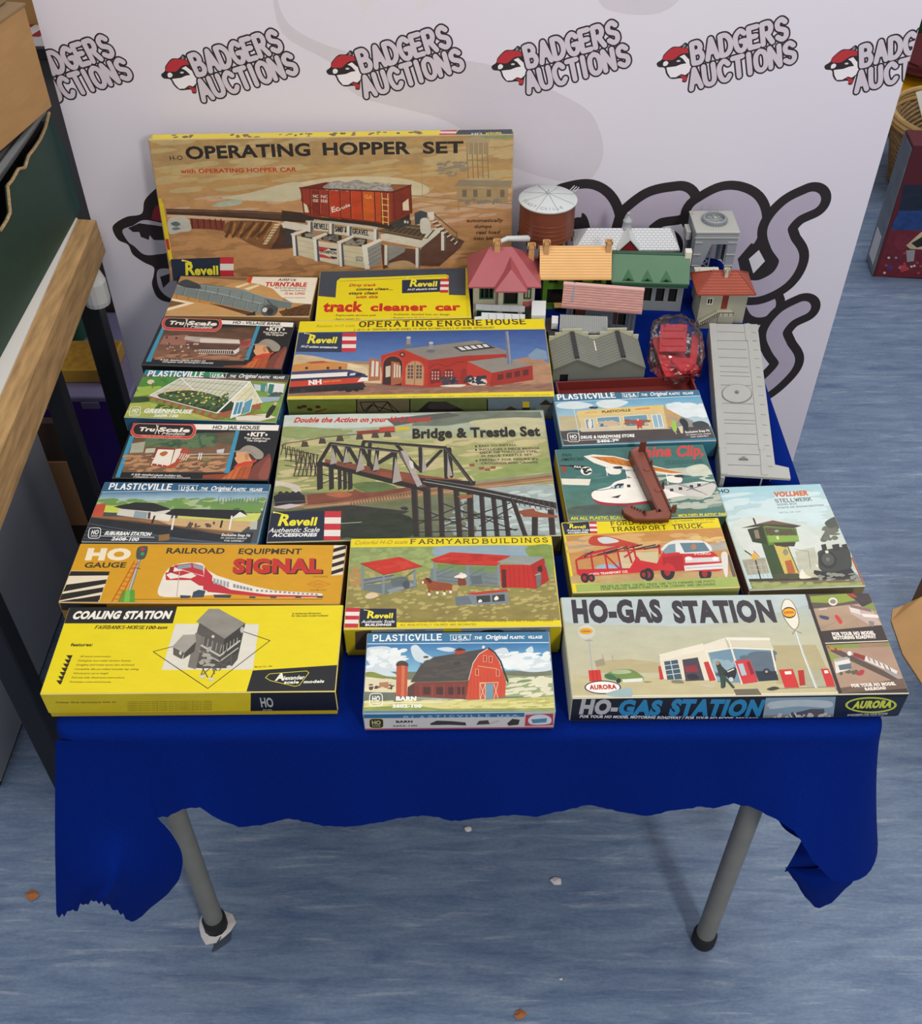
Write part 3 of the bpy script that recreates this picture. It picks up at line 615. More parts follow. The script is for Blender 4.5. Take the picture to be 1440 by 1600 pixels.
for i, (a, b, c, ry) in enumerate(((1.60, 3.50, .265, .5), (1.72, 3.56, .27, -.4), (1.84, 3.52, .27, .2))):
    Mp = Matrix.Translation((a, b, c + .06)) @ Matrix.Rotation(ry, 4, 'Z') @ Matrix.Rotation(radians(50), 4, 'X')
    mb = MB(); mb.box(-.06, .06, -.07, .07, 0, .002, M=Mp)
    o = build('paper_sheet', mb, mat('cream_paper', 'cfc9bb', .7), origin=(a, b, c)); tag(o, ['small white paper slip at the left rim of the wicker basket', 'grey white sheet of paper standing in the middle of the basket', 'white sheet of paper in the basket at the photo edge'][i], 'paper', 'papers in the wicker basket')
def sack(c, rx, ry, h, seed):
    m = MB(); rnd = random.Random(seed); rows = []
    for j in range(13):
        f = j / 12; k = (1 - (2 * f - 1) ** 4 * .55) * (1 if f < .8 else 1 - (f - .8) * 1.5)
        rows.append([(c[0] + rx * k * cos(2 * pi * i / 24) * (1 + rnd.uniform(-.05, .05)), c[1] + ry * k * sin(2 * pi * i / 24) * (1 + rnd.uniform(-.05, .05)), c[2] + h * f) for i in range(24)])
    m.grid(rows, close=True); m.face(rows[0][::-1]); m.face(rows[-1]); return m
yf = mat('yellow_plastic_film', 'c98f12', .3)
t = Th('plastic_carrier', 'yellow plastic carrier with orange print, left of the wicker basket', 'bag', (1.43, 3.62, 0)); t.part('sack_body', sack((1.385, 3.66, 0), .09, .13, .26, 3), yf, smooth=True)
mb = MB(); mb.prism([(1.39, 3.52, .05), (1.45, 3.535, .04), (1.455, 3.53, .17), (1.40, 3.518, .18)], (0, .006, 0)); t.part('orange_print', mb, mat('orange_red_film', 'b84412', .3))
t = Th('plastic_sack', 'plump yellow plastic sack behind the wicker basket', 'sack', (1.95, 4.14, 0)); t.part('sack_body', sack((1.95, 4.14, 0), .36, .22, .20, 4), yf, smooth=True)
t = Th('cushion', 'dark red cushion lying on the yellow sack', 'cushion', (1.95, 4.2, .201)); t.part('cover', sack((1.97, 4.18, .201), .32, .2, .10, 5), mat('dark_red_fabric', '5c1a1c', .85), smooth=True)
t = Th('sack', 'dark green sack at the top right corner', 'sack', (2.15, 4.75, 0)); t.part('sack_body', sack((2.15, 4.75, 0), .40, .26, .85, 9), mat('dark_green_fabric', '24401f', .85), smooth=True)
bb = Th('cardboard_box', 'open brown cardboard box at the right edge of the photo', 'box', (1.17, 1.33, 0))
ck = mat('brown_cardboard', '')
x0, x1, y0, y1, h = .995, 1.38, 1.12, 1.53, .30
mb = MB(); mb.box(x0, x1, y0, y1, 0, .005)
mb.box(x0, x0 + .005, y0, y1, .005, h); mb.box(x1 - .005, x1, y0, y1, .005, h); mb.box(x0 + .005, x1 - .005, y0, y0 + .005, .005, h); mb.box(x0 + .005, x1 - .005, y1 - .005, y1, .005, h)
bb.part('carton', mb, mat('inner_cardboard', '7c5c3c', .85))
P = [WX(px, py, .93) for px, py in ((1397, 950), (1393, 968), (1408, 1020), (1436, 1066))]
P = [W(1440, 932, .32), W(1412, 945, .335), W(1394, 952, .33), W(1392, 970, .32), W(1410, 1022, .305), W(1440, 1068, .302), W(1500, 1080, .302), W(1500, 930, .305)]
mb = MB(); mb.prism(P, (0, 0, -.004)); bb.part('flap', mb, ck)
# ------------------------------------------------------------------ litter on the floor
def scrap(name, px, py, r, lab, m, seed, grp=None, flat=.3):
    c = W(px, py, 0); rnd = random.Random(seed); m2 = MB(); rows = []
    for j in range(5):
        f = j / 4; k = sin(pi * (.12 + .8 * f))
        rows.append([(c.x + r * k * cos(2 * pi * i / 9) * rnd.uniform(.55, 1.25), c.y + r * k * sin(2 * pi * i / 9) * rnd.uniform(.45, 1.0), .0005 + r * flat * 2 * f * rnd.uniform(.8, 1.0)) for i in range(9)])
    m2.grid(rows, close=True); m2.face(rows[0][::-1]); m2.face(rows[-1])
    o = build(name, m2, m, origin=(c.x, c.y, 0)); tag(o, lab, 'litter', grp); return o
wp = mat('white_paper', '')
scrap('paper_scrap', 731, 1296, .008, 'tiny white paper scrap on the floor just below the cloth hem', wp, 1)
scrap('paper_scrap', 869, 1378, .011, 'crumpled white paper scrap on the floor between the table legs', wp, 2)
scrap('paper_scrap', 876, 1530, .003, 'white speck of paper on the bare floor in front', wp, 3)
scrap('wood_chip', 50, 1400, .012, 'orange brown wood chip on the floor at far left', mat('orange_wood', 'a8683a', .8), 4)
scrap('wood_chip', 813, 1586, .010, 'brown wood chip on the floor at the bottom edge', mat('orange_wood', ''), 5)
c = W(338, 1452, 0); mb = MB()
Mp = Matrix.Translation((-.430, .8205, .0008)) @ Matrix.Rotation(radians(40), 4, 'Z')
for s in range(12):
    a0, a1 = 2 * pi * s / 12, 2 * pi * (s + 1) / 12
    r1 = [.033, .029, .034, .038, .033, .029, .030, .036, .031, .027, .029, .035]
    mb.face([Mp @ Vector((.0212 * cos(a0), .0212 * sin(a0), .004)), Mp @ Vector((r1[s] * cos(a0), r1[s] * sin(a0), .001)), Mp @ Vector((r1[(s + 1) % 12] * cos(a1), r1[(s + 1) % 12] * sin(a1), .001)), Mp @ Vector((.0212 * cos(a1), .0212 * sin(a1), .004))])
o = build('paper_pad', mb, wp, origin=(-.43, .8205, 0)); tag(o, 'folded white paper pad around the left table foot', 'paper')
mb = MB(); P = [W(x, y, .0006) for x, y in ((352, 1452), (362, 1455), (360, 1470), (342, 1483), (332, 1488), (336, 1468))]; mb.prism(P, (0, 0, .0012))
mb.tube([P[0] + Vector((0, 0, .002)), P[4] + Vector((0, 0, .002))], .0012, 6)
o = build('plastic_wrapper', mb, mat('grey_film', '4b5564', .3), origin=P[4]); tag(o, 'dull grey film wrapper on the floor by the left table foot', 'litter')
# ================================================================== printed kit boxes
GRP = 'printed kit boxes on the blue cloth'
PRINT_GAIN = 0.90
def kit_box(label, quad, h, base, sides=None, tray='b9b09a', wear='d8ccb0', z0=TZ + .0004, pose=None, lid=.82, dz=0.0):
    if pose is None:
        P = [W(x, y, z0 + h + (dz if i < 2 else 0)) for i, (x, y) in enumerate(quad)]
        for p in P: p.z = z0
        c = sum(P, Vector()) / 4
        w = ((P[1] - P[0]).length + (P[2] - P[3]).length) / 2; ex = ((P[1] - P[0]) + (P[2] - P[3])).normalized()
        ey = Vector((-ex.y, ex.x, 0)); d = abs((((P[0] - P[3]) + (P[1] - P[2])) / 2).dot(ey))
        loc = (c.x, c.y, z0); rot = (0, 0, math.atan2(ex.y, ex.x))
    else: loc, rot, w, d = pose
    root = thing('kit_box', label, 'box', loc, rot, GRP)
    Mw = Matrix.LocRotScale(Vector(loc), __import__('mathutils').Euler(rot), Vector((1, 1, 1)))
    d0 = d; d = math.hypot(d, dz); x, y = w / 2, d / 2; hl = h * (1 - lid)
    mb = MB(); mb.cbox(-x, x, -y, y, hl, h, .0012, col=hexc(base), wear=tuple(a * .55 + b * .45 for a, b in zip(hexc(base), hexc(wear))), a=.06)
    corners = [(-x, y), (x, y), (x, -y), (-x, -y)]
    if quad is None: quad = [project(Mw @ Vector((a, b, h))) for a, b in corners]
    e = .0011
    A = Art(mb, homography(quad, corners), lambda u, v, k: (u, v, h + k), (-x + e, x - e, -y + e, y - e))
    fc = [(-x, h), (x, h), (x, hl), (-x, hl)]
    A.front = Art(mb, homography([project(Mw @ Vector((a, -y, b))) for a, b in fc], fc), lambda u, v, k: (u, -y - k, v), (-x + e, x - e, hl + e, h - e))
    lc = [(y, h), (-y, h), (-y, hl), (y, hl)]
    A.left = Art(mb, homography([project(Mw @ Vector((-x, a, b))) for a, b in lc], lc), lambda u, v, k: (-x - k, u, v), (-y + e, y - e, hl + e, h - e))
    A.right = Art(mb, homography([project(Mw @ Vector((x, a, b))) for a, b in lc], lc), lambda u, v, k: (x + k, u, v), (-y + e, y - e, hl + e, h - e))
    for nm, col in (sides or {}).items():
        c = hexc(col)
        if nm == 'front': q = [(-x + e, -y - .0001, hl + e), (x - e, -y - .0001, hl + e), (x - e, -y - .0001, h - e), (-x + e, -y - .0001, h - e)]
        if nm == 'back': q = [(x - e, y + .0001, hl + e), (-x + e, y + .0001, hl + e), (-x + e, y + .0001, h - e), (x - e, y + .0001, h - e)]
        if nm == 'left': q = [(-x - .0001, y - e, hl + e), (-x - .0001, -y + e, hl + e), (-x - .0001, -y + e, h - e), (-x - .0001, y - e, h - e)]
        if nm == 'right': q = [(x + .0001, -y + e, hl + e), (x + .0001, y - e, hl + e), (x + .0001, y - e, h - e), (x + .0001, -y + e, h - e)]
        mb.face(q, c, .08)
    def done():
        lo = build('lid', mb, PRINT, root); q = d0 / 2
        if dz:                                                        # lid pushed up at the back, hinging on its front edge
            a = math.atan2(dz, d0); R_ = Matrix.Rotation(a, 3, 'X'); lo.rotation_euler = (a, 0, 0); lo.location = Vector((0, -q, h)) - R_ @ Vector((0, -y, h))
        t = MB(); i = .0016; t.box(-x + i, x - i, -q + i + dz * .6, q - i - dz * .1, 0, h * .8 if dz else hl); build('tray', t, mat('tray_card_' + 'abcdefgh'[{'b9b09a': 0, '2a2c30': 1, '2b4a66': 2, 'b9a012': 3, '3d3a2c': 4}.get(tray, 0)], tray, .7), root)
    A.done = done; A.root = root; A.w = w; A.d = d
    return A
def stripes(A, x0, y0, x1, y1, n=5, red='c2313b', sl=0):
    for i in range(n): A.p(red if i % 2 == 0 else 'e6ddd2', [(x0 - sl * i / n, y0 + (y1 - y0) * i / n), (x1 - sl * i / n, y0 + (y1 - y0) * i / n), (x1 - sl * (i + 1) / n, y0 + (y1 - y0) * (i + 1) / n), (x0 - sl * (i + 1) / n, y0 + (y1 - y0) * (i + 1) / n)], .05)
def revell(A, x0, yb, x1, h, col='e8dc3a'):                          # yellow logotype: large initial with a swash, bold italic remainder
    w = x1 - x0
    A.t('R', x0 + .04 * w, yb, x0 + .33 * w, yb - .02 * h, h * 1.35, col, .035, .12)
    A.t('evell', x0 + .31 * w, yb, x1, yb - .03 * h, h * .98, col, .035, .08)
    A.l(col, h * .17, [(x0 - .05 * w, yb - h * 1.55), (x0 + .06 * w, yb - h * 1.48), (x0 + .2 * w, yb - h * 1.3)], 0, True, True); A.e('e8e4d8', x0 - .05 * w, yb - h * 1.55, h * .1, h * .1, 0)

# ---- large upright box leaning on the banner
lean = radians(79)
W_, D_ = .650, .262; zr = radians(2.0)
ax_ = Vector((0, cos(lean), sin(lean))); nrm = Vector((0, -sin(lean), cos(lean)))
A = kit_box('large tan kit box with red hopper wagon picture, leaning upright on the banner', None, .045, 'a98a55', {'back': 'c8b518', 'left': 'd0b818', 'right': '8a6f46'}, 'b9b09a',
            pose=(Vector((-.2286, 1.757, TZ + .0095)) + Matrix.Rotation(zr, 3, 'Z') @ (ax_ * (D_ / 2) - nrm * .045), (lean, 0, zr), W_, D_))
A.frame(220, 170, 2.3607)
A.g('ad8c58', 'a88a5c', '30,95 1395,70 1395,200 40,215', .22); A.g('b39058', 'b48a58', '40,215 1395,200 1390,330 60,335', .18)
A.g('b78b58', 'b0805a', '60,335 1390,330 1390,440 90,440', .2); A.g('a97e50', '9c7048', '85,440 1390,430 1390,720 110,720', .25)
A.sc(['b39a68', 'c0a878', 'a5844e', '98764a', 'b8a070'], 90, 50, 110, 1380, 300, 70, 9, .15)
A.sc(['bfa070', 'a67a52', 'b98e60', 'c0a080'], 70, 80, 300, 1380, 430, 60, 7, .15)
A.sc(['b88858', '8f6238', 'c09468', 'a87444', '9a8270'], 110, 120, 470, 1180, 640, 60, 10, .2)
A.c('8b9468', '1200,95 1290,80 1385,75 1385,105 1250,110', .3)
A.c('c9bb98', '620,265 760,250 950,255 1060,290 1000,320 600,300 480,320 460,300', .15)
A.c('c2b898', '400,310 560,270 600,290 560,340 300,330', .1); A.c('a4ad98', '290,345 350,335 375,345 340,358 260,360', .2)
# distant water tower and depot
A.p('a89470', '1190,115 1240,98 1288,115 1285,125 1195,125', .1); A.r('98845f', 1200, 125, 1284, 168, .15)
for x in (1203, 1222, 1240, 1258, 1278): A.l('8a7656', 4, [(x, 168), (x + 4, 255)]); A.l('b8a888', 2, [(x + 5, 126), (x + 5, 168)])
for y in (190, 215): A.l('8a7656', 2, [(1203, y), (1284, y)])
A.p('8d8066', '1155,285 1175,262 1370,265 1362,290', .15); A.p('a28860', '1162,290 1355,292 1352,345 1170,345', .15)
for x in (1185, 1225, 1275, 1325): A.r('6f6450', x, 298, x + 16, 325, .1)
A.sc(['7e7a70', '95866a'], 20, 1175, 335, 1330, 348, 9, 5); A.l('9c8a6a', 2, '1035,210 1038,330'); A.l('9c8a6a', 2, '1020,260 1060,255')
A.l('9a835c', 3, '960,335 1390,380'); A.l('8c7a5c', 3, '1000,320 1390,350'); A.sc(['b9ad92', 'a89878', '8c8068'], 25, 1100, 190, 1200, 250, 16, 5)
A.l('8a6a48', 2, '1170,345 1172,375')
# dark track and embankment from the left
A.frame(230, 300, 5.76)
A.p('4f382a', '165,150 400,155 900,165 1290,190 1450,205 1450,275 900,225 500,200 175,185', .35)
A.p('6b4a35', '170,160 700,165 1200,190 1450,225 1450,235 1200,200 700,180 175,175', .3); A.p('3f2c22', '170,185 500,195 900,220 1450,262 1450,280 900,240 500,215 175,200', .3)
A.p('c9a681', '180,205 450,215 900,240 1200,265 1200,285 900,262 450,240 180,225', .2)
A.p('7a3a2a', '380,235 700,260 690,350 560,335 400,330', .3)
for x in (400, 452, 505, 560, 612, 662): A.l('4e2018', 10, [(x, 245), (x + 10, 325)])
A.c('7c5330', '690,360 720,270 860,255 1090,265 1200,290 1300,400 1310,500 1100,515 950,480 800,400', .4)
for x0, x1 in ((760, 700), (850, 760), (960, 830), (1040, 930), (1110, 990)): A.l('5a3a20', 26, [(x0, 275), ((x0 + x1) / 2 + 10, 340), (x1 + 10, 400)], .3, True, True); A.l('a8753c', 14, [(x0 + 30, 285), ((x0 + x1) / 2 + 45, 345), (x1 + 60, 420)], .3, True, True)
for i in range(8): A.p('cdb88c', [(1150 - i * 14, 285 + i * 24), (1200 - i * 16, 285 + i * 24), (1185 - i * 16, 303 + i * 24), (1135 - i * 14, 303 + i * 24)], .2)
A.p('4a3226', '1200,300 1300,420 1310,500 1110,510 1180,400', .3)
A.c('b8b5a6', '185,260 240,225 350,228 395,340 300,360 200,375', .15); A.c('5c6468', '210,285 260,265 300,290 260,310', .3); A.c('6c7478', '220,330 260,315 300,330 250,345', .3)
A.frame(440, 260, 4.8)
# timber platform, bins
A.p('3a2c22', '0,330 150,345 240,380 240,420 0,400', .3)
A.p('d2ccba', '0,425 30,410 200,440 200,470 110,480 10,460', .1); A.p('3c3834', '20,460 110,480 75,510 75,610 40,600', .2)
A.p('cfc8b6', '740,510 1220,455 1215,475 1045,610 745,555', .15); A.p('54544f', '1045,610 1215,475 1215,500 1045,640', .1)
A.p('5b3c30', '790,600 1040,625 1200,480 1370,560 1340,610 1180,750 1010,745 930,710 760,770 740,580', .3)
A.c('b89a70', '800,730 920,705 1000,740 940,765 820,765', .2)
A.p('5b4a38', '720,480 900,430 1120,450 1050,555 880,520 740,495', .25)
for i in range(9): A.l('3a2e24', 9, [(800 + i * 36, 490 + i * 6), (870 + i * 34, 445 + i * 4)])
A.l('7a6a50', 6, '740,478 1090,540'); A.l('8a7a5c', 6, '830,440 1150,480')
for x, y0, y1 in ((1003, 610, 760), (1195, 490, 630), (770, 590, 740)): A.p('d6d0c0', [(x, y0), (x + 22, y0), (x + 22, y1), (x, y1)], .05); A.r('5e5e5a', x + 22, y0, x + 34, y1, .05)
A.p('8b8982', '795,590 930,605 920,640 800,710', .2)
A.p('3c434a', '995,350 1040,330 1090,345 1090,410 1000,440', .2); A.c('c9c4b6', '1040,400 1080,385 1110,410 1115,490 1060,505 1040,480', .1); A.p('d8d2c4', '1090,345 1140,340 1145,400 1110,405', .1)
A.l('6e5a44', 10, '1145,360 1310,500'); A.l('6e5a44', 7, '1145,400 1300,545'); A.l('6e5a44', 9, '1312,490 1312,570')
for i in range(7): A.l('d0c8b8', 9, [(1130 + i * 28, 420 + i * 27), (1165 + i * 25, 408 + i * 26)]); A.l('453428', 9, [(1135 + i * 28, 432 + i * 27), (1170 + i * 25, 422 + i * 26)])
A.p('b9b6a8', '180,405 370,410 720,455 715,475 360,430 180,420', .1)
A.p('c6c2b2', '235,425 350,440 350,490 240,480', .1); A.p('c6c2b2', '395,455 490,465 490,520 395,505', .1); A.p('c6c2b2', '525,475 690,490 690,555 525,520', .1)
for s, x0, y0, x1, y1 in (('REVELL', 245, 462, 345, 472), ('SAND &', 400, 486, 484, 494), ('GRAVEL', 530, 502, 650, 516)): A.s_(s, x0, y0, x1, y1, 34, '3a3a3a', .22, True)
for x, y0, y1 in ((195, 410, 490), (355, 425, 510), (488, 445, 520), (690, 470, 560)): A.p('d9d4c6', [(x, y0), (x + 20, y0 + 2), (x + 20, y1), (x, y1)], .05); A.r('58606a', x + 20, y0 + 5, x + 36, y1, .05)
for x, y, w in ((170, 500, 75), (320, 515, 130), (470, 540, 170)): A.p('2e2620', [(x - 25, y + 5), (x + 20, y - 12), (x + w, y + 5), (x + w, y + 65), (x - 20, y + 35)], .1)
A.sc(['55504a', '6c6660', '8a857a', '3e3a36'], 70, 180, 505, 250, 525, 12, 7); A.sc(['55504a', '6c6660', '8a857a'], 50, 320, 520, 420, 555, 12, 7); A.sc(['55504a', '6c6660', '8a857a'], 60, 480, 550, 620, 590, 12, 7)
A.p('c9c0a2', '105,520 235,545 250,700 125,665', .15); A.p('cfc8b0', '270,560 420,580 430,740 280,705', .12); A.p('c9bf9f', '455,590 620,605 630,765 460,735', .15)
for y in (560, 600, 640): A.l('a89c7c', 3, [(115, y - 10), (240, y + 18)])
for y in (640, 680, 715): A.l('a89c7c', 3, [(458, y - 10), (625, y + 18)])
A.p('c04038', '272,598 360,612 300,640 275,632', .1); A.p('c04038', '275,655 310,660 415,700 280,680', .1); A.p('2a2a30', '350,612 412,618 412,632 370,630', .1); A.p('2a2a30', '360,672 415,680 415,692 380,690', .1)
A.t('CHAMPION', 285, 645, 410, 662, 24, '26262a', .03); A.t('GRAVEL', 555, 684, 610, 690, 14, '4a5a6a', .02); A.t('BULK', 557, 708, 610, 714, 18, '4a5a6a', .03)
for x, y0, y1 in ((75, 510, 670), (235, 540, 710), (420, 560, 750)): A.p('e0dbcc', [(x, y0), (x + 24, y0 + 4), (x + 34, y1), (x + 14, y1)], .05); A.p('4f5660', [(x + 24, y0 + 4), (x + 38, y0 + 6), (x + 52, y1), (x + 34, y1)], .05)
for a in ('65,505 190,465 200,480 80,525', '225,535 330,495 345,510 245,555', '410,565 530,515 545,530 430,585'): A.p('d6d0c0', a, .05)
A.p('8f8d86', '640,600 745,550 745,720 650,770', .15); A.p('e0dbcc', '600,590 640,600 660,770 625,772', .05)
for i in range(4): A.l('6a6862', 4, [(650, 640 + i * 32), (742, 585 + i * 32)])
A.p('ddd8ca', '605,595 735,540 755,555 640,612', .05)
# the hopper wagon
A.p('2f2620', '160,370 790,420 960,350 960,420 810,470 640,440 190,390', .2)
A.p('7a2c1c', '135,160 150,160 835,185 970,140 975,345 800,435 690,415 200,360 165,355 145,200', .2)
A.p('d8c8a8', '160,270 190,290 205,345 165,345', .1); A.p('d8c8a8', '905,275 950,240 955,330 905,330', .1); A.p('3a2018', '700,345 750,310 750,410 705,405', .1)
A.p('8f3322', '150,165 830,190 830,410 690,405 400,380 290,360 145,260', .2)
for x0, x1, c in ((355, 440, 'b3391d'), (440, 515, 'a83a20'), (515, 600, 'b8401e'), (600, 690, 'c4581f'), (690, 745, 'b84a1e'), (212, 280, '7a2a1c')): A.p(c, [(x0, 178), (x1, 182), (x1, 395 + (x1 - 400) * .06), (x0, 385 + (x0 - 400) * .08)], .25)
for x in (212, 278, 350, 436, 512, 600, 695, 745, 795): A.l('5e1e14', 9, [(x, 175), (x + 10, 385 + (x - 300) * .07)]); A.l('c8633a', 3, [(x + 6, 178), (x + 15, 380 + (x - 300) * .07)])
A.p('6a2618', '135,158 330,118 970,138 835,192 480,182', .2); A.p('8a5a3a', '345,122 960,140 835,185 320,165', .2)
A.c('8f8a82', '315,162 345,130 420,105 480,118 560,100 640,122 720,120 790,140 830,165 800,188 480,180', .3)
A.sc(['a8a49a', '74706a', '5c5852', 'b8b4a8'], 110, 335, 125, 815, 180, 14, 7, .2)
A.l('5e1e14', 10, '135,160 835,192 970,140'); A.l('7e2c1c', 10, '165,355 690,415 800,435'); A.l('7e2c1c', 8, '975,345 810,430')
for p in ('145,165 170,360', '965,145 975,345', '840,200 850,400', '200,290 290,360', '900,260 905,360'): A.l('6a2618', 10, p)
A.l('e0c060', 6, '750,200 760,430'); A.l('e0c060', 6, '795,205 800,440')
for y in (240, 285, 330, 375, 415): A.l('e0c060', 6, [(752, y), (800, y + 6)])
for y, s in ((232, 'NC'), (265, 'ISE')):
    A.t(s, 235, y, 275, y + 2, 22, 'd8c8b8', .02); A.t(s, 295, y + 3, 345, y + 6, 22, 'd8c8b8', .02)
A.t('Ec', 375, 345, 430, 330, 42, 'e0d0c0', .03, .2); A.t('rola', 435, 330, 515, 295, 26, 'e0d0c0', .02, .2); A.t('GA', 620, 240, 680, 245, 30, 'd8a050', .02)
A.c('3a3a38', '820,420 900,400 960,395 960,440 850,460', .2); A.e('c8c0b0', 925, 415, 9, 12); A.e('c8c0b0', 945, 418, 6, 10)
# lettering
A.frame(220, 170, 2.3607)
A.t('OPERATING', 168, 185, 626, 172, 47, '26201c', .035); A.t('HOPPER', 672, 170, 994, 165, 46, '26201c', .035); A.t('SET', 1040, 164, 1190, 161, 43, '26201c', .035)
A.t('H-O', 108, 190, 155, 188, 17, '2c2622', .015); A.t('with OPERATING HOPPER CAR', 147, 238, 575, 231, 16, 'b03428', .03)
for s, x0, x1, y in (('automatically', 1200, 1335, 418), ('dumps', 1228, 1292, 440), ('real load', 1236, 1322, 462), ('into bin', 1226, 1300, 484)): A.t(s, x0, y, x1, y - 1, 13, '3a2a1c', .03, .2)
A.p('d9c21c', '40,345 78,340 82,350 118,560 105,560', .05)
A.p('1f2b3c', '110,555 292,548 295,640 120,640', .1); stripes(A, 292, 547, 342, 620, 3); A.p('c2313b', '297,620 345,620 348,660 300,660', .1)
revell(A, 160, 612, 286, 34)
A.p('d0b81c', '62,330 76,330 100,480 90,480', .05); A.p('b03030', '90,480 102,480 108,520 98,520', .05)
# narrow upper edge of that box
x, y, h = A.w / 2, A.d / 2, .045
U = Art(A.mb, homography([(241, 202), (800, 189), (806, 200.5), (236, 213)], [(-x, 0), (x, 0), (x, h), (-x, h)]), lambda u, v, k: (u, y + k, v), (-x + .001, x - .001, .009, h - .001))
U.frame(220, 170, 2.3607)
U.p('e8d21a', '40,60 1100,20 1100,110 40,130', .05)
stripes(U, 1092, 38, 1155, 78, 5); U.p('232d40', '1155,38 1388,30 1388,85 1155,80', .1); U.t('Revell', 1270, 66, 1330, 64, 10, 'e0c83a', .03); U.t('HO', 1215, 68, 1255, 67, 9, 'e0e0e0', .02)
for i, (bx_, n) in enumerate(((100, 5), (300, 9), (490, 9), (670, 10), (820, 6), (930, 9))): U.sc(['6a5a18', '8a4a28', '4a4a3a', '7a6a20'], n, bx_, 84 - bx_ * .023, bx_ + 120, 96 - bx_ * .023, 9, 4)
A.done()

# ---- turntable box
A = kit_box('tan kit box with grey girder bridge picture and white title corner, below the tall box', [(277, 432), (493, 432), (487, 496.5), (262, 491)], .03, 'b58f5c', {'front': 'a87f4e', 'left': '6a553c', 'right': '9c8058'})
A.frame(210, 420, 5.333)
A.g('b58a58', 'c0905a', '330,50 1530,60 1500,420 260,390', .15); A.sc(['c79a62', 'a87c48', 'd0a870', 'b88850'], 60, 330, 80, 1400, 380, 80, 14, .1)
A.c('c89a60', '560,210 800,120 1050,130 1210,230 1180,300 900,380 560,395 330,380 320,300', .1); A.l('9a7848', 4, '830,130 1000,125 1160,180 1215,245', smooth=True)
A.p('e8d8b0', '880,165 990,130 1010,140 915,180', .05); A.p('e8d8b0', '800,150 900,118 920,126 830,162', .05)
A.p('efe2c0', '300,245 500,285 280,345 275,325 430,285 300,262', .05); A.p('7a5430', '310,262 420,285 290,318', .2)
A.p('c28a48', '310,210 1000,335 990,365 320,240', .15)
for i in range(8): A.l('7a6040', 5, [(350 + i * 92, 212 + i * 16), (352 + i * 92, 245 + i * 16)])
A.p('6a7876', '330,140 560,130 860,170 1090,245 1310,285 1300,330 1080,330 700,250', .12)
A.p('7d8b88', '520,140 860,180 1090,245 1080,300 860,240 560,190', .1); A.p('76827f', '320,140 480,165 1060,310 1055,380 1000,365 640,280 310,210', .1)
A.l('aab4b0', 9, '325,142 480,168 700,212 1040,292'); A.l('a0aaa6', 7, '530,140 860,175 1090,245 1305,285')
for i in range(7): A.l('55615f', 6, [(410 + i * 102, 150 + i * 24), (398 + i * 102, 222 + i * 24)]); A.l('9aa5a2', 4, [(416 + i * 102, 152 + i * 24), (404 + i * 102, 224 + i * 24)])
for i in range(6): A.l('4f5b59', 5, [(570 + i * 100, 142 + i * 20), (566 + i * 100, 196 + i * 22)])
A.c('39424a', '345,130 400,95 470,115 520,140 515,170 400,155', .2); A.p('5a4030', '700,300 1000,370 950,395 620,290', .15)
A.c('4a5050', '1060,320 1120,300 1190,330 1170,390 1080,395 1050,360', .3); A.e('d0ccc0', 1080, 345, 22, 20); A.e('2c3032', 1125, 360, 30, 30); A.l('3c4244', 9, '1085,255 1140,310'); A.p('2c2a28', '930,385 1000,355 1005,390 930,398', .1)
A.p('5f3d22', '1200,360 1420,300 1500,295 1500,400 1240,405', .2); A.sc(['3e2a18', 'a87c48'], 30, 1250, 330, 1480, 395, 14, 6)
A.p('c8452c', '905,66 940,66 930,118 895,110', .05); A.p('ece2cc', '940,66 1530,68 1505,300 1310,285 1205,235 1120,165 1000,128 930,118', .05)
A.s_('AIRFIX', 1162, 98, 1312, 100, 18, '2a2622', .2, False); A.t('TURNTABLE', 1052, 144, 1415, 146, 34, 'c8322a', .05); A.t('HO & OO GAUGE SCALE', 1140, 164, 1412, 166, 13, '3a3632', .02)
A.t('CONSTRUCTION KIT', 1190, 186, 1412, 188, 13, '3a3632', .02); A.t('12 ins. LONG', 1232, 214, 1408, 216, 20, 'c8322a', .04); A.t('SECTIONAL ENGINEERING', 1230, 246, 1420, 248, 9, '5a564e', .01)
A.p('7a6048', '340,55 900,72 890,100 620,80 345,68', .3)
A.done()

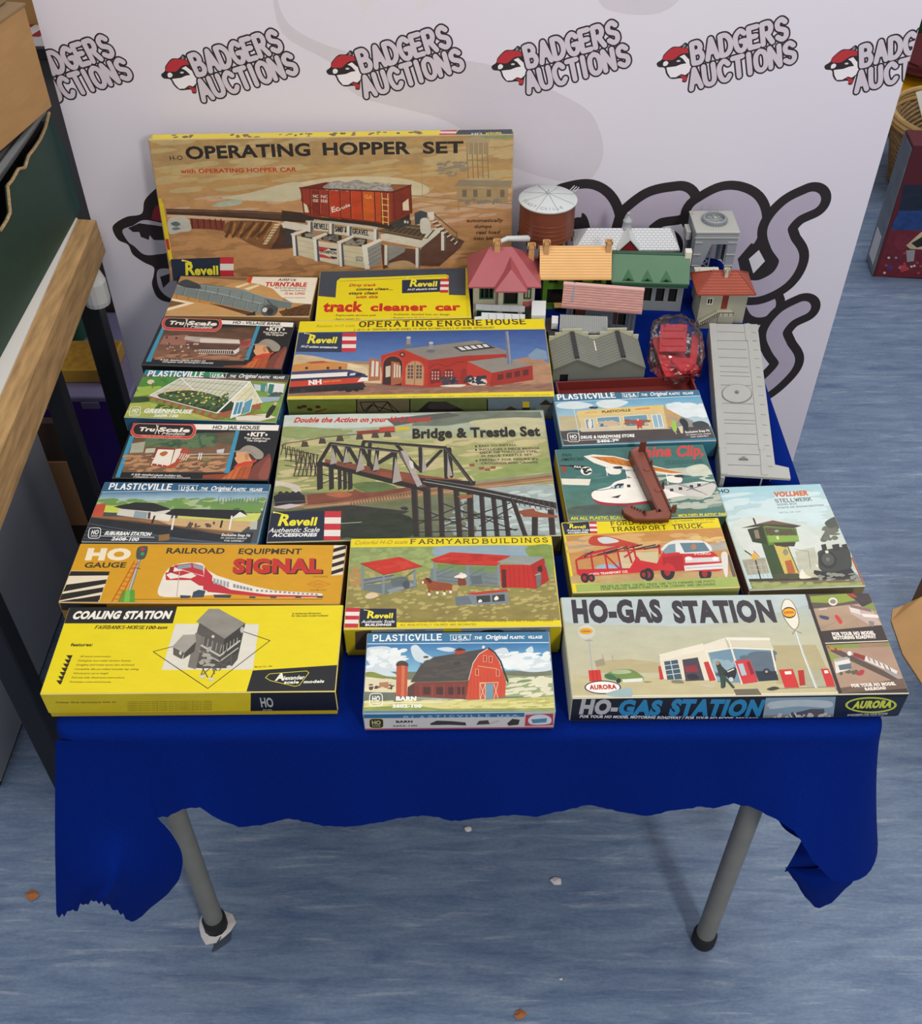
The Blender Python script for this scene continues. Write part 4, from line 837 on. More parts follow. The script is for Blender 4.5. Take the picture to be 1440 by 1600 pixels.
# ---- the two black bordered boxes share their layout
def true_scale(A, title, y0, sl, jail):
    A.r('1d2124', -200, -100, 3000, 2000, .05)
    if not jail:
        A.frame(210, 420, 5.333); A.p('3c8fae', '215,480 245,480 165,775 120,775', .05); A.p('3c8fae', '995,478 1025,478 970,760 935,760', .05)
        A.p('efe9dd', '690,428 1298,448 1296,486 690,460', .03); A.t('HO - VILLAGE BANK', 793, 457, 1196, 471, 24, '26241f', .03)
        A.g('4a3a30', '8a5f48', '240,490 995,485 935,770 165,745', .3)
        A.sc(['6a4a38', '8f6a50', 'a07a5c', '54402f', 'b08868'], 80, 260, 500, 940, 740, 40, 9, .2)
        A.p('9a6a58', '240,560 440,550 430,640 215,630', .2); A.p('8f5f55', '430,590 880,650 890,600 960,580 980,640 880,690 430,660', .2)
        A.p('b8a79c', '420,560 870,590 880,625 520,610 410,590', .15); A.p('d8cdbf', '540,580 870,595 880,625 550,615', .1); A.p('96403c', '880,600 965,600 940,645 890,640', .2)
        A.p('5a4038', '430,610 880,640 870,690 560,690 430,650', .25); A.p('4a3228', '550,680 860,690 850,715 545,712', .2)
        for i in range(16): A.l('e4ddd0', 5, [(560 + i * 17, 676), (556 + i * 17, 706)])
        A.l('e8e2d6', 6, '548,676 840,680'); A.l('e8e2d6', 5, '545,708 850,712'); A.p('d8d0c4', '830,690 880,655 880,690 850,715', .1)
        for x, y in ((265, 572), (345, 578), (290, 625)): A.e('3a2a28', x, y, 9, 9)
        A.sc(['d8cdbf', 'c0a890'], 14, 280, 620, 560, 690, 12, 8); A.sc(['a8785a', 'b08060', '94644a'], 24, 190, 715, 920, 755, 50, 8)
        A.t('A fully detailed plastic building kit', 235, 765, 615, 776, 14, 'e6e2da', .02, .2); A.t('Complete with landscaping materials', 255, 782, 680, 793, 14, 'e6e2da', .02, .2)
        fx, fy, kx, ky = 0, 0, 1, 1
    else:
        A.frame(170, 560, 4.9655); A.p('3c8fae', '155,600 190,600 105,925 70,925', .05); A.p('3c8fae', '972,560 1002,560 955,890 915,890', .05)
        A.p('efe9dd', '640,510 1300,518 1296,562 650,552', .03); A.t('HO - JAIL HOUSE', 792, 548, 1152, 552, 28, '26241f', .03)
        A.g('5a4a3a', '9a6a48', '190,605 972,570 915,885 120,885', .25)
        A.c('3e5a44', '280,640 480,600 640,585 800,580 840,640 740,690 560,690 400,680', .4); A.sc(['4a6a50', '34504a', '5c7450', '2f4a3a'], 80, 300, 600, 820, 690, 26, 14, .2)
        A.p('5a5a44', '830,620 965,580 955,670 850,660', .25); A.p('7a5a44', '150,730 930,720 900,885 120,885', .25)
        A.sc(['a87850', '8f6040', 'b88a60', '7c5238', 'c09068'], 110, 150, 750, 900, 875, 45, 9, .2)
        A.p('a8a890', '175,660 280,645 270,730 165,735', .15); A.p('c0bca8', '290,700 365,695 360,730 285,735', .1); A.l('c8c2b2', 8, '640,745 940,740'); A.l('5a4c40', 12, '640,758 940,752'); A.p('c8c8c4', '840,710 900,700 895,735 845,735', .2)
        A.p('8f3a30', '375,690 520,700 500,850 330,830', .15); A.p('ece2d0', '385,705 510,710 490,835 350,815', .05); A.c('b06a40', '400,740 440,720 465,735 430,760', .2)
        A.p('a84a38', '520,700 575,685 640,720 520,830', .2); A.p('e6dcc8', '520,705 570,700 510,850 490,850', .05)
        for i in range(5): A.l('e6dcc8', 7, [(560 + i * 18, 735 + i * 3), (545 + i * 16, 775 + i * 4)])
        for p in ('365,775 345,830', '400,780 390,830', '440,785 430,835', '478,790 468,840', '350,800 490,815', '345,775 400,782', '430,785 480,790'): A.l('e8e0d0', 8, p)
        A.l('e8e2d6', 8, '712,735 705,785'); A.l('e8e2d6', 8, '728,735 722,785'); A.c('7a8a4c', '740,780 790,775 800,790 750,795', .2)
        A.sc(['70503c', '5a4030'], 10, 560, 810, 830, 860, 22, 9); A.c('b04a30', '400,840 470,835 540,800 560,815 500,855', .2)
        A.t('A fully detailed plastic building kit...', 190, 908, 597, 920, 16, 'e6e2da', .02, .2); A.t('Complete with landscaping materials', 208, 928, 655, 938, 16, 'e6e2da', .02, .2)
    # red oval badge
    if not jail: ox, oy, rx, ry = 456, 456, 250, 62
    else: ox, oy, rx, ry = 410, 555, 258, 66
    def ov(col, k, m=0):
        w = rx * k + (ry * k - rx * k) * 0; P = []
        for i in range(40):
            a = 2 * pi * i / 40; ex = (rx - ry) * (1 if cos(a) > 0 else -1); P.append((ox + ex + (ry - (1 - k) * 100) * cos(a), oy + (ry - (1 - k) * 100) * sin(a) + (8 * (ex / rx))))
        A.p(col, P, m)
    ov('e8998a', 1.0); ov('cc3a34', .96); ov('e8c0b0', .79); ov('26201e', .77)
    A.t('Tru', ox - 195, oy + 6, ox - 70, oy + 10, 30, 'f0e8dc', .05, .1); A.t('Scale', ox - 40, oy + 10, ox + 205, oy + 18, 32, 'f0e8dc', .05, .1); A.t('Models', ox - 10, oy + 36, ox + 170, oy + 40, 20, 'e0d8cc', .02, .3)
    A.l('e8e0d4', 6, [(ox - 55, oy - 40), (ox - 30, oy + 30)]); A.l('e8e0d4', 6, [(ox - 40, oy - 35), (ox - 60, oy + 30)])
    if jail: A.t('TRUE SCALE MODELS', ox - 170, oy + 54, ox + 150, oy + 58, 14, 'e08a70', .02)
    # portrait of a man in a cap
    K = (lambda t: [((float(a) - 1000) * (1 if jail else 1.0) + (1000 if jail else 1015), (float(b) - 570) * (1 if jail else .98) + (570 if jail else 482)) for a, b in (q.split(',') for q in t.split())])
    A.t('KIT', *K('1088,604')[0], *K('1195,606')[0], 32, 'f0e8dc', .05); A.e('e8e0d4', *K('1072,590')[0], 9, 9); A.e('e8e0d4', *K('1210,594')[0], 9, 9)
    A.t('True Scaled From', *K('1040,624')[0], *K('1240,630')[0], 14, 'e8e0d4', .03); A.t('The Original!', *K('1062,643')[0], *K('1216,648')[0], 14, 'e8e0d4', .03)
    A.c('7a4034', K('1100,905 1140,830 1200,780 1255,745 1262,930 1110,940'), .15); A.c('8f4e40', K('1180,920 1205,830 1258,770 1260,930'), .15)
    A.p('b0562e', K('930,900 960,880 1010,840 1060,800 1140,790 1120,850 1100,935 900,938'), .2); A.p('8f4024', K('755,905 930,895 900,940 750,938'), .15)
    A.p('c86a34', K('940,905 1000,850 1050,830 1000,938 900,938'), .2); A.c('c8422e', K('985,850 1020,810 1075,795 1145,780 1150,800 1090,825 1030,840'), .15)
    A.c('d8a070', K('1000,725 1090,720 1130,760 1120,795 1070,800 1020,815 1000,800 985,775 995,760'), .1); A.c('c08456', K('1060,745 1090,740 1088,785 1068,780'), .1); A.c('4a342a', K('1090,740 1130,740 1150,780 1120,790'), .2)
    A.c('9a9284', K('968,722 1015,712 1040,690 1080,675 1140,690 1200,735 1195,775 1150,780 1110,745 1060,728 1000,728'), .1); A.l('7a7266', 4, K('1010,715 1080,712 1150,760'), smooth=True)
    for i in range(4): A.l('8a3c20', 5, K('%d,%d %d,%d' % (960 + i * 40, 870 - i * 10, 930 + i * 40, 935)))
A = kit_box('black bordered kit box with brown street picture, just below the girder bridge box', [(249, 495.5), (456.5, 501.5), (446, 577), (226, 570)], .035, '1d2124', {'front': '16191b', 'left': '2a2e30', 'right': '16191b'}, '2a2c30', wear='5a5a58')
true_scale(A, '', 0, 0, False)
for i in range(9): A.front.frame(0, 0, 1).r('3a3c3c', 240 + i * 24, 578 + i * .8, 252 + i * 24, 592 + i * .8, .2)
A.done()

# ---- teal topped building kit boxes: shared title band
def village_head(A, x0, y0, x1, y1, hh, c='f0f0ec'):
    dx, dy = x1 - x0, y1 - y0
    P = lambda f, o=0: (x0 + dx * f, y0 + dy * f + o)
    A.s_('PLASTICVILLE', *P(0), *P(.405), hh, c, .2, True, gap=.36); A.s_('U.S.A.'.replace('.', ''), *P(.475), *P(.555), hh * .62, c, .2, False, gap=.5)
    for f in (.485, .52, .555): A.e(c, *P(f + .008, -hh * .05), hh * .07, hh * .07, 0)
    A.l(c, hh * .09, [P(.455, -hh * .85), P(.585, -hh * .85), P(.575, -hh * .7), P(.575, hh * .1), P(.53, hh * .12), P(.515, hh * .28), P(.5, hh * .12), P(.46, hh * .1), P(.46, -hh * .7), P(.455, -hh * .85)])
    A.t('.THE', *P(.595), *P(.645), hh * .55, c, .03, .1); A.t('Original', *P(.665), *P(.795), hh * .8, c, .025, .2); A.t('PLASTIC', *P(.81), *P(.895), hh * .5, c, .04, .15); A.t('VILLAGE', *P(.915), *P(1), hh * .5, c, .04, .15)
def ho_badge(A, x, y, w, h, c='f0f0ea', bg=None):
    P = [(x + w * (.5 + .5 * abs(cos(a)) ** .45 * (1 if cos(a) > 0 else -1)), y + h * (.5 + .5 * abs(sin(a)) ** .45 * (1 if sin(a) > 0 else -1))) for a in [2 * pi * i / 24 for i in range(24)]]
    if bg: A.p(bg, P, .05)
    A.l(c, w * .06, P + P[:1]); A.t('HO', x + w * .2, y + h * .62, x + w * .8, y + h * .62, h * .42, c, .03); A.t('SCALE', x + w * .22, y + h * .84, x + w * .78, y + h * .84, h * .13, c, .02)
A = kit_box('kit box with glass greenhouse and garden picture on its lid', [(221, 577), (447, 585), (437, 660), (199, 652)], .035, '5d8a34', {'front': '2d5a7a', 'right': '3d7494', 'left': '3a5a30'}, '2b4a66')
A.frame(170, 560, 4.9655)
A.g('7a9a44', '6d8f34', '230,130 1375,180 1330,500 135,460', .25); A.p('2a7f8e', '245,85 700,95 690,140 232,130', .1); A.p('2f8a60', '600,92 900,105 880,160 580,140', .3); A.p('31413c', '860,102 1382,125 1378,172 860,155', .15); A.p('6f4a44', '232,128 900,150 1378,170 1376,186 900,166 230,142', .2)
A.c('3f7a34', '225,150 420,140 520,150 430,210 300,215 210,220', .3); A.sc(['4f8a3a', '3a6e2c', '5c9a40'], 60, 215, 150, 520, 215, 25, 12); A.sc(['9ab54a', 'a8bc5a', '86a840'], 40, 190, 225, 400, 290, 40, 10)
A.p('34482a', '170,300 300,295 360,330 250,345 165,345', .3); A.e('d8cfae', 312, 182, 28, 18); A.l('7a5a3a', 8, '330,190 332,230'); A.p('a8b052', '150,350 320,340 700,430 900,470 900,495 140,455', .25)
A.p('cfcfb8', '540,150 1075,180 860,425 320,290', .1); A.p('d8c9a0', '440,230 680,230 700,280 420,290', .15); A.p('dcd6b0', '1075,180 1195,345 975,420 860,425', .15)
A.c('2c3f22', '380,285 650,250 950,330 1000,400 860,420 600,370', .3); A.sc(['32502a', '3f6030', '26381e', '4a6a38'], 120, 390, 275, 940, 400, 20, 11); A.sc(['e0d878', 'd8cc60', 'efe8b0'], 45, 420, 262, 930, 360, 9, 7)
A.p('a0563c', '310,290 330,290 865,430 1195,345 1205,360 1190,395 870,490 855,485 330,320', .2)
for i in range(9): A.e('7a8a3c', 350 + i * 62, 325 + i * 15, 24, 16)
for i in range(4): A.e('6f7f34', 900 + i * 75, 475 - i * 22, 26, 22)
for i in range(15): A.l('6f7a68', 3, [(560 + i * 36, 152 + i * 2), (390 + i * 36 + (i * -2), 290 + i * 9)])
for i in range(4): A.l('7f8a78', 3, [(500 - i * 45, 170 + i * 32), (1050 - i * 48, 215 + i * 48)])
for i in range(5): A.l('9aa08a', 3, [(1075 + i * 22, 195 + i * 32), (930 + i * 55, 350 + i * 4)])
A.l('e4e8e4', 12, '540,152 1078,182'); A.l('e4e8e4', 10, '320,290 540,152 660,250'); A.l('f0f2ee', 14, '1078,182 865,425'); A.l('e0e4e0', 9, '1078,182 1195,345'); A.l('d8dcd6', 9, '320,290 865,428')
A.p('dfe6e6', '985,335 1060,325 1050,440 970,470', .1); A.p('4a8aa0', '1000,345 1050,338 1042,430 988,440', .1); A.p('5a9aac', '1065,345 1125,310 1115,410 1060,435', .1); A.l('e8ecea', 6, '1060,345 1125,305 1115,415 1055,440'); A.l('e8ecea', 5, '1025,342 1015,435')
A.p('c8d0cc', '1110,200 1210,215 1215,260 1130,250', .1); A.p('dfe2dc', '1215,190 1350,200 1345,290 1225,280', .1); A.p('4a8a88', '1165,195 1205,200 1205,260 1170,255', .1); A.p('3a7a72', '1230,200 1270,205 1265,280 1225,275', .1); A.sc(['5a6a54', '4a5a48'], 12, 1240, 270, 1350, 300, 22, 10)
A.p('9ab0c0', '1170,300 1330,300 1320,330 1200,345', .1); A.c('7aa03c', '1190,360 1300,340 1340,370 1230,420', .2); A.p('dcd4c0', '1010,455 1240,430 1340,460 1200,495 1020,490', .1); A.p('c84a3a', '1090,430 1230,450 1090,440', .1)
A.c('2a2a26', '1262,385 1300,355 1310,370 1290,420 1265,460 1240,455', .1); A.e('d8b090', 1300, 355, 12, 14)
ho_badge(A, 186, 376, 82, 74); A.t('GREENHOUSE', 292, 422, 665, 430, 30, 'eef0e6', .05, .15); A.l('eef0e6', 4, '268,425 560,437'); A.l('eef0e6', 4, '140,410 186,413'); A.t('2609-100', 375, 456, 565, 461, 20, 'eef0e6', .04, .15)
village_head(A, 282, 134, 1335, 158, 38)
A.right.frame(170, 560, 4.9655).t('PLASTICVILLE', 1320, 480, 1362, 250, 22, 'd0e0e8', .03)
A.done()
A = kit_box('black bordered kit box with sandy yard picture, between the greenhouse and station boxes', [(204, 660), (435, 664), (424, 750), (178, 747)], .035, '1d2124', {'front': '16191b', 'left': '2a2e30', 'right': '16191b'}, '2a2c30', wear='5a5a58')
true_scale(A, '', 0, 0, True); A.done()

A = kit_box('teal kit box with low black roofed station and platform picture on its lid', [(158, 752), (418, 756), (408, 850), (132, 847)], .035, '2f5f80', {'front': '2f5f80', 'right': '3a6f8e', 'left': '2b4f6a'}, '2b4a66')
A.frame(80, 740, 3.0)
A.p('4a4f50', '225,90 1012,86 975,320 155,325', .1); A.g('3f6f92', 'a8c4cc', '230,85 1015,75 1000,130 215,125', .2); A.p('2e5d7d', '235,36 1018,46 1012,84 228,84', .08); A.l('dfe6ea', 3, '228,86 560,80 1012,86')
A.p('a8b88a', '215,120 560,130 1000,115 990,175 205,160', .25); A.sc(['8fa860', 'a8b878', '6f9450', 'c0c898'], 70, 225, 120, 990, 165, 30, 8); A.sc(['5a7f4a', '4a6e44', '6f9450'], 60, 760, 135, 980, 180, 20, 9)
for i in range(14): A.l('5a7480', 4, [(780 + i * 14, 112 + (i * 7) % 9), (780 + i * 14, 140)])
A.p('c5cf58', '220,150 330,150 330,185 225,180', .1); A.p('c9cf6a', '600,195 985,185 960,250 590,235', .15); A.p('c0503a', '200,145 255,140 245,200 190,210', .15)
A.p('8f6a48', '190,200 480,205 870,275 840,290 560,240 190,215', .15); A.p('c9a878', '470,205 960,225 900,275 560,240', .1); A.p('2b2f34', '180,205 420,225 800,285 960,275 950,325 160,320', .3)
for i in range(5): A.l('5c6670', 3, [(180 - i * 3, 235 + i * 18), (640 + i * 60, 310 + i * 4)])
A.l('6a4a34', 6, '190,205 560,245 870,285'); A.p('2c2e30', '290,155 390,135 480,138 560,165 480,180 330,165', .15); A.p('d0ccc0', '320,165 490,180 560,170 560,220 470,215 385,205 310,195', .12); A.p('8fa0a4', '395,175 455,182 452,212 390,205', .1); A.p('5a3a34', '458,182 480,182 478,212 458,212', .1); A.p('e0d8c8', '470,180 570,195 560,225 470,215', .1)
A.p('26282a', '535,190 580,165 900,172 925,200 850,215 560,195', .1); A.p('e6e2d4', '845,215 885,180 925,200 870,210', .1)
for x in (582, 850): A.l('e6e2d6', 8, [(x, 200), (x - 4, 262)])
A.sc(['3a3a38', '5a4a40', '8a6a50'], 14, 650, 232, 780, 252, 10, 8); A.l('2a2a28', 9, '490,200 482,232'); A.l('2a2a28', 9, '808,222 804,252'); A.r('b8b8ac', 940, 225, 972, 262)
ho_badge(A, 188, 255, 56, 50); A.t('SUBURBAN STATION', 262, 288, 480, 293, 17, 'eef0ea', .05, .15); A.l('e6e8e2', 3, '244,294 500,300'); A.t('2608-100', 298, 314, 426, 317, 15, 'eef0ea', .04, .15); A.t('Exclusive Snap Fit', 812, 292, 945, 296, 12, 'e6e8e2', .03, .1); A.t('no cement needed', 810, 304, 930, 307, 8, 'd6d8d2', .02); A.t('FOR ASSEMBLY', 828, 318, 920, 320, 8, 'd6d8d2', .02)
A.p('8a6a40', '520,288 570,283 572,312 522,318', .2)
village_head(A, 260, 72, 975, 82, 26); A.done()

# ---- orange box with signal and train
A = kit_box('orange kit box with red and white streamlined train and striped corners', [(121, 850), (540, 850), (533, 945), (95, 940)], .042, 'd0981c', {'front': 'b8861a', 'left': '6a5420', 'right': 'a87c1a'})
A.frame(80, 740, 3.0)
A.p('d29a1e', '100,320 1400,320 1400,630 30,630', .06)
A.p('e6d8bc', '92,456 266,460 225,612 44,606', .05)
for i in range(4): A.p('26241f', [(max(92 - i * 16, 50), 478 + i * 42 if i else 458), (266 - i * 11, 460 + i * 36), (262 - i * 11, 478 + i * 38), (max(80 - i * 16, 46), 512 + i * 40 if i else 480)], .05)
A.p('26241f', '46,600 120,585 225,590 222,612 44,610', .05)
A.p('e6d8bc', '1316,330 1376,330 1372,475 1308,480', .05)
for i in range(4): A.p('26241f', [(1314 - i * 1.5, 350 + i * 36), (1376, 332 + i * 36), (1376, 350 + i * 36), (1313 - i * 1.5, 368 + i * 36)], .05)
A.t('HO', 150, 404, 352, 404, 50, 'f0e2c4', .07, -.05); A.t('GAUGE', 148, 442, 335, 441, 24, '3a3424', .03); A.t('RAILROAD', 516, 375, 788, 375, 26, '3a3424', .03); A.t('EQUIPMENT', 855, 376, 1158, 376, 26, '3a3424', .03)
A.t('SIGNAL', 838, 468, 1270, 466, 64, '2e2a20', .07, -.08); A.t('SIGNAL', 832, 464, 1262, 462, 64, 'c0332c', .06, -.08)
A.t('CROSSING', 1220, 488, 1292, 488, 8, '7a5a1c', .01); A.l('b8641c', 3, '1195,520 1250,503 1305,520 1250,537 1195,520'); A.t('HON', 1228, 526, 1272, 526, 11, 'b8641c', .01); A.t('SIGN MOTORS', 1210, 552, 1290, 552, 8, 'a05a1c', .01)
A.l('5a4a1c', 3, '385,588 1270,592')
A.l('8a8a80', 16, '398,400 360,560'); A.l('c8c4b4', 5, '396,400 358,560'); A.l('4a4a44', 5, '372,442 402,446'); A.c('4a524e', '385,350 405,342 430,345 428,380 415,402 385,402 380,375', .1); A.e('b83a30', 408, 356, 10, 9); A.e('3a9a5a', 408, 378, 9, 8)
A.p('5a9a34', '330,545 385,545 390,600 310,600', .1); A.p('7ab848', '345,545 365,545 365,600 340,600', .1); A.p('3a7a2c', '280,600 400,600 405,608 270,608', .1)
A.l('c04a24', 5, '375,412 285,600'); A.l('c04a24', 5, '392,415 318,600')
for i in range(9): A.l('c04a24', 4, [(370 - i * 10, 425 + i * 20), (388 - i * 9, 428 + i * 20)])
A.c('e8e0d0', '505,500 530,450 575,425 640,418 700,435 700,560 640,575 500,572', .05); A.p('e8e0d0', '690,440 760,478 830,500 940,530 1040,550 1270,565 1270,585 1000,580 820,565 660,575', .05)
A.p('c0333c', '520,465 600,455 690,480 720,490 720,530 680,525 640,500 525,500', .08); A.p('c0333c', '700,440 740,480 740,555 700,545', .05); A.p('c0333c', '720,495 830,545 1000,568 1270,576 1270,583 1000,580 820,565 720,555', .08)
A.p('c0333c', '560,430 640,420 690,432 700,480 660,470 560,440', .08); A.p('8a9aa4', '575,432 635,425 640,440 575,450', .1); A.p('8a9aa4', '645,425 695,435 695,455 650,442', .1); A.p('8f2830', '540,440 560,435 555,470 530,478', .1)
A.p('e8e0d0', '525,475 545,465 590,480 640,465 665,480 640,492 590,488 545,495', .05); A.l('b8b0a0', 4, '585,455 580,575')
for i in range(5): A.p('9aa4a8', [(745 + i * 16, 490 + i * 4), (756 + i * 16, 494 + i * 4), (756 + i * 16, 520 + i * 4), (745 + i * 16, 515 + i * 4)], .1)
for i in range(6): A.p('8a8f90', [(840 + i * 16, 517 + i * 4), (852 + i * 16, 521 + i * 4), (852 + i * 16, 538 + i * 3), (840 + i * 16, 534 + i * 3)], .1)
for i in range(14): A.r('8a8f90', 950 + i * 22, 545 + i * 1.6, 962 + i * 22, 554 + i * 1.5, .1)
A.p('3a4a5a', '655,555 680,545 712,550 705,580 650,582', .2); A.p('3a4a5a', '595,570 645,572 640,584 598,584', .2); A.p('3a4450', '750,568 835,570 830,584 755,582', .2)
for x in (920, 1020, 1140, 1245): A.p('3a4450', [(x, 576), (x + 30, 578), (x + 28, 586), (x, 585)], .2)
A.front.frame(80, 740, 3.0).p('2a2018', '40,606 260,612 260,640 40,640', .1)
A.done()

# ---- big yellow box front left
A = kit_box('long yellow kit box with grey timber coal tower picture, at the front left corner', [(103, 948), (535, 945), (526, 1080), (67, 1085)], .048, 'e0cc14', {'front': 'd6c012', 'left': '4a4434', 'right': '1e1f22'}, 'b9a012')
A.frame(50, 930, 2.88)
A.p('e6d216', '130,40 1400,40 1400,440 40,450', .04); A.p('1f2023', '90,20 650,30 630,128 90,128', .05); A.t('COALING', 168, 106, 384, 105, 34, 'f0ecdc', .06, .15); A.t('STATION', 402, 106, 614, 105, 34, 'f0ecdc', .06, .15)
A.s_('FAIRBANKS-MORSE', 278, 152, 500, 153, 14, '2e2a14', .2, True, .2); A.t('100-ton', 508, 154, 604, 153, 15, '2e2a14', .04, .2); A.t('features:', 172, 231, 272, 231, 14, '2e2a14', .04)
for i, (s, x0, x1) in enumerate((('All wood construction.', 218, 360), ('Dull-gloss and metal window frames.', 210, 452), ('Dragline and metal spots also enclosed.', 205, 468), ('Complete die-cut sided wooden lap siding.', 198, 490), ('Wood parts cut to length.', 193, 355), ('Full-size fully illustrated instructions.', 187, 428), ('Prototype notes and pictures.', 180, 368))):
    A.t(s, x0, 281 + i * 19, x1, 281 + i * 19, 8, '4a4412', .015, .2); A.p('2a2618', [(156 - i * 6, 272 + i * 18.8), (186 - i * 6, 272 + i * 18.8), (178 - i * 6, 290 + i * 18.8), (172 - i * 6, 290 + i * 18.8)], .02)
A.p('dcd8c8', '642,130 1020,132 1000,336 592,338', .05); A.l('4a4420', 4, '550,255 640,232'); A.l('4a4420', 4, '940,162 1072,206 803,420 550,257')
A.p('4a4844', '750,125 955,130 930,290 900,330 760,330 708,325', .15); A.p('8f8a80', '735,120 790,62 835,62 958,128 868,198', .15); A.p('3e3c38', '868,198 958,128 935,260 845,290', .15); A.p('5a5650', '750,125 868,198 845,290 800,285 710,325', .15); A.p('7a766c', '735,170 770,190 745,335 708,325', .1)
for i in range(5): A.l('a8a498', 3, [(775 + i * 20, 190 + i * 9), (770 + i * 20, 225 + i * 9)]); A.l('a8a498', 3, [(865 + i * 15, 225 - i * 8), (863 + i * 15, 260 - i * 9)])
A.e('c8c4b8', 815, 188, 7, 7); A.l('c0bcb0', 9, '765,228 850,275 935,208'); A.l('b0aca0', 7, '760,255 850,300 930,240')
for p in ('765,255 775,330', '800,275 770,360', '800,275 830,355', '850,300 812,380', '900,270 905,325', '850,300 880,250', '760,290 840,340', '850,340 900,280', '775,330 800,370', '905,325 850,310', '820,320 770,365'): A.l('5c5850', 5, p)
for x, y in ((775, 368), (815, 380), (895, 325)): A.c('d0ccc0', [(x - 14, y), (x, y - 8), (x + 14, y), (x, y + 8)], .1)
A.sc(['c8c4b8', 'a8a498', '706c64'], 16, 765, 240, 820, 320, 12, 8); A.p('a39e92', '635,232 680,180 735,178 740,210 690,262', .12); A.p('5c5850', '638,235 690,262 680,290 640,270', .12); A.p('484640', '690,262 740,210 735,255 685,290', .12); A.e('c8c4b8', 672, 262, 6, 9); A.e('b8b4a8', 945, 158, 9, 14)
A.t('A timbered dimension', 1165, 88, 1296, 86, 8, '3a3412', .03, .2); A.t('for the scale model hobbyist', 1163, 98, 1328, 97, 8, '3a3412', .03, .2); A.t('Model No. 280', 1008, 327, 1086, 324, 7, '4a4412', .01)
A.p('1e2024', '1000,340 1400,315 1400,440 975,440', .06); A.t('A', 1100, 384, 1142, 382, 32, 'ecead8', .05, .15); A.t('lexander', 1138, 382, 1230, 378, 18, 'ecead8', .03, .15); A.t('scale', 1140, 398, 1206, 397, 13, 'ecead8', .04, .15); A.t('models', 1228, 396, 1318, 393, 13, 'ecead8', .04, .15)
A.l('d8cc30', 3, '1058,372 1075,355 1240,342 1250,350 1210,405 1190,410 1080,385 1058,372', smooth=False)
F = A.front.frame(50, 930, 2.88); F.p('191b20', '975,400 1450,400 1450,560 992,560', .05); F.t('HO', 1032, 502, 1088, 502, 42, 'b8b8b0', .03); F.t('gauge', 1038, 518, 1080, 518, 8, '9a9a92', .01)
F.t('Other fine structure kits in', 108, 486, 378, 484, 8, '5a500e', .02)
for i in range(6): F.t('complete instructions and all wooden parts are included in this kit for building', 430, 482 + i * 7.6, 808, 478 + i * 7.6, 4.5, '5a500e', .01)
F.p('c9b414', '430,540 450,540 450,545', .05); A.done()
# ---- track cleaner box
A = kit_box('yellow and slate kit box lettered in large red words, behind the engine shed box', [(499, 423), (728, 419), (738, 495), (493, 502)], .040, 'e2cc14', {'front': 'b8a512', 'left': 'c8b414', 'right': 'd8c414'}, 'b9a012')
A.frame(440, 410, 3.2727)
A.p('e6d216', '170,20 960,20 980,330 160,330', .04); A.p('d8c414', '928,30 945,25 970,300 955,300', .1)
A.p('3d4450', '185,45 935,28 942,168 858,166 850,66 300,80 282,95 278,180 185,172', .1)
A.l('e8d820', 6, '285,178 288,92 300,84 835,64 850,72 852,110', .0); A.l('3d4450', 3, '296,96 620,82 838,70'); A.l('c23a2c', 4, '840,70 850,78 852,90')
A.p('232d44', '618,90 812,86 818,150 620,158', .05); stripes(A, 812, 84, 854, 155, 5); revell(A, 652, 123, 795, 27); A.t('H-O electric trains', 648, 144, 795, 139, 11, 'e8e8e4', .02, .25)
for s, x0, x1, y in (('Dirty track', 346, 486, 123), ('comes clean...', 382, 572, 143), ('stays clean', 345, 495, 164), ('with this', 380, 496, 184)): A.t(s, x0, y, x1, y - 2, 14, 'b83222' if s[0] in 'Dw' else '4a2a1a', .04, .2)
A.t('track', 212, 252, 422, 250, 52, 'c4281c', .05); A.t('cleaner', 460, 248, 752, 245, 38, 'c4281c', .05); A.t('car', 792, 245, 920, 243, 36, 'c4281c', .05)
for s, x0, x1, y in (('- Replaceable abrasive pads', 270, 492, 276), ('- Extra weight for', 270, 412, 296), ('- Authentic detailed box car design', 568, 865, 270), ('- Protect your H-O layout with', 568, 818, 288), ('this cleaning car', 600, 780, 302)): A.t(s, x0, y, x1, y - 1, 10, '5a4a18', .015)
A.done()

# ---- engine shed box
A = kit_box('yellow banded kit box with red engine shed and diesel train picture', [(464, 503), (850, 496.5), (866, 620), (452, 622)], .047, 'dcc816', {'front': '6b7a34', 'left': '233250', 'right': 'c8b414'}, 'b9a012', lid=.9)
A.frame(440, 410, 3.2727)
A.p('e6d216', '75,300 1350,285 1400,690 30,705', .04)
A.p('a08066', '78,362 1350,345 1392,672 38,686', .2); A.g('2f4d8a', '5a7cb0', '78,362 1350,340 1380,520 62,505', .12)
A.c('c8b088', '55,490 130,478 250,500 360,520 500,540 500,640 40,650', .2); A.p('a88060', '1180,500 1300,480 1370,520 1390,660 1200,660', .25); A.p('7a93a8', '1255,478 1300,440 1350,455 1360,500 1270,500', .15)
A.p('96705a', '40,630 400,615 700,630 1100,640 1385,620 1392,668 40,680', .3); A.sc(['8a6450', 'b08a6a', '74543f', 'c0a080'], 80, 60, 625, 1380, 668, 40, 6, .2)
A.c('d8c49a', '300,520 420,540 440,600 340,580', .2)
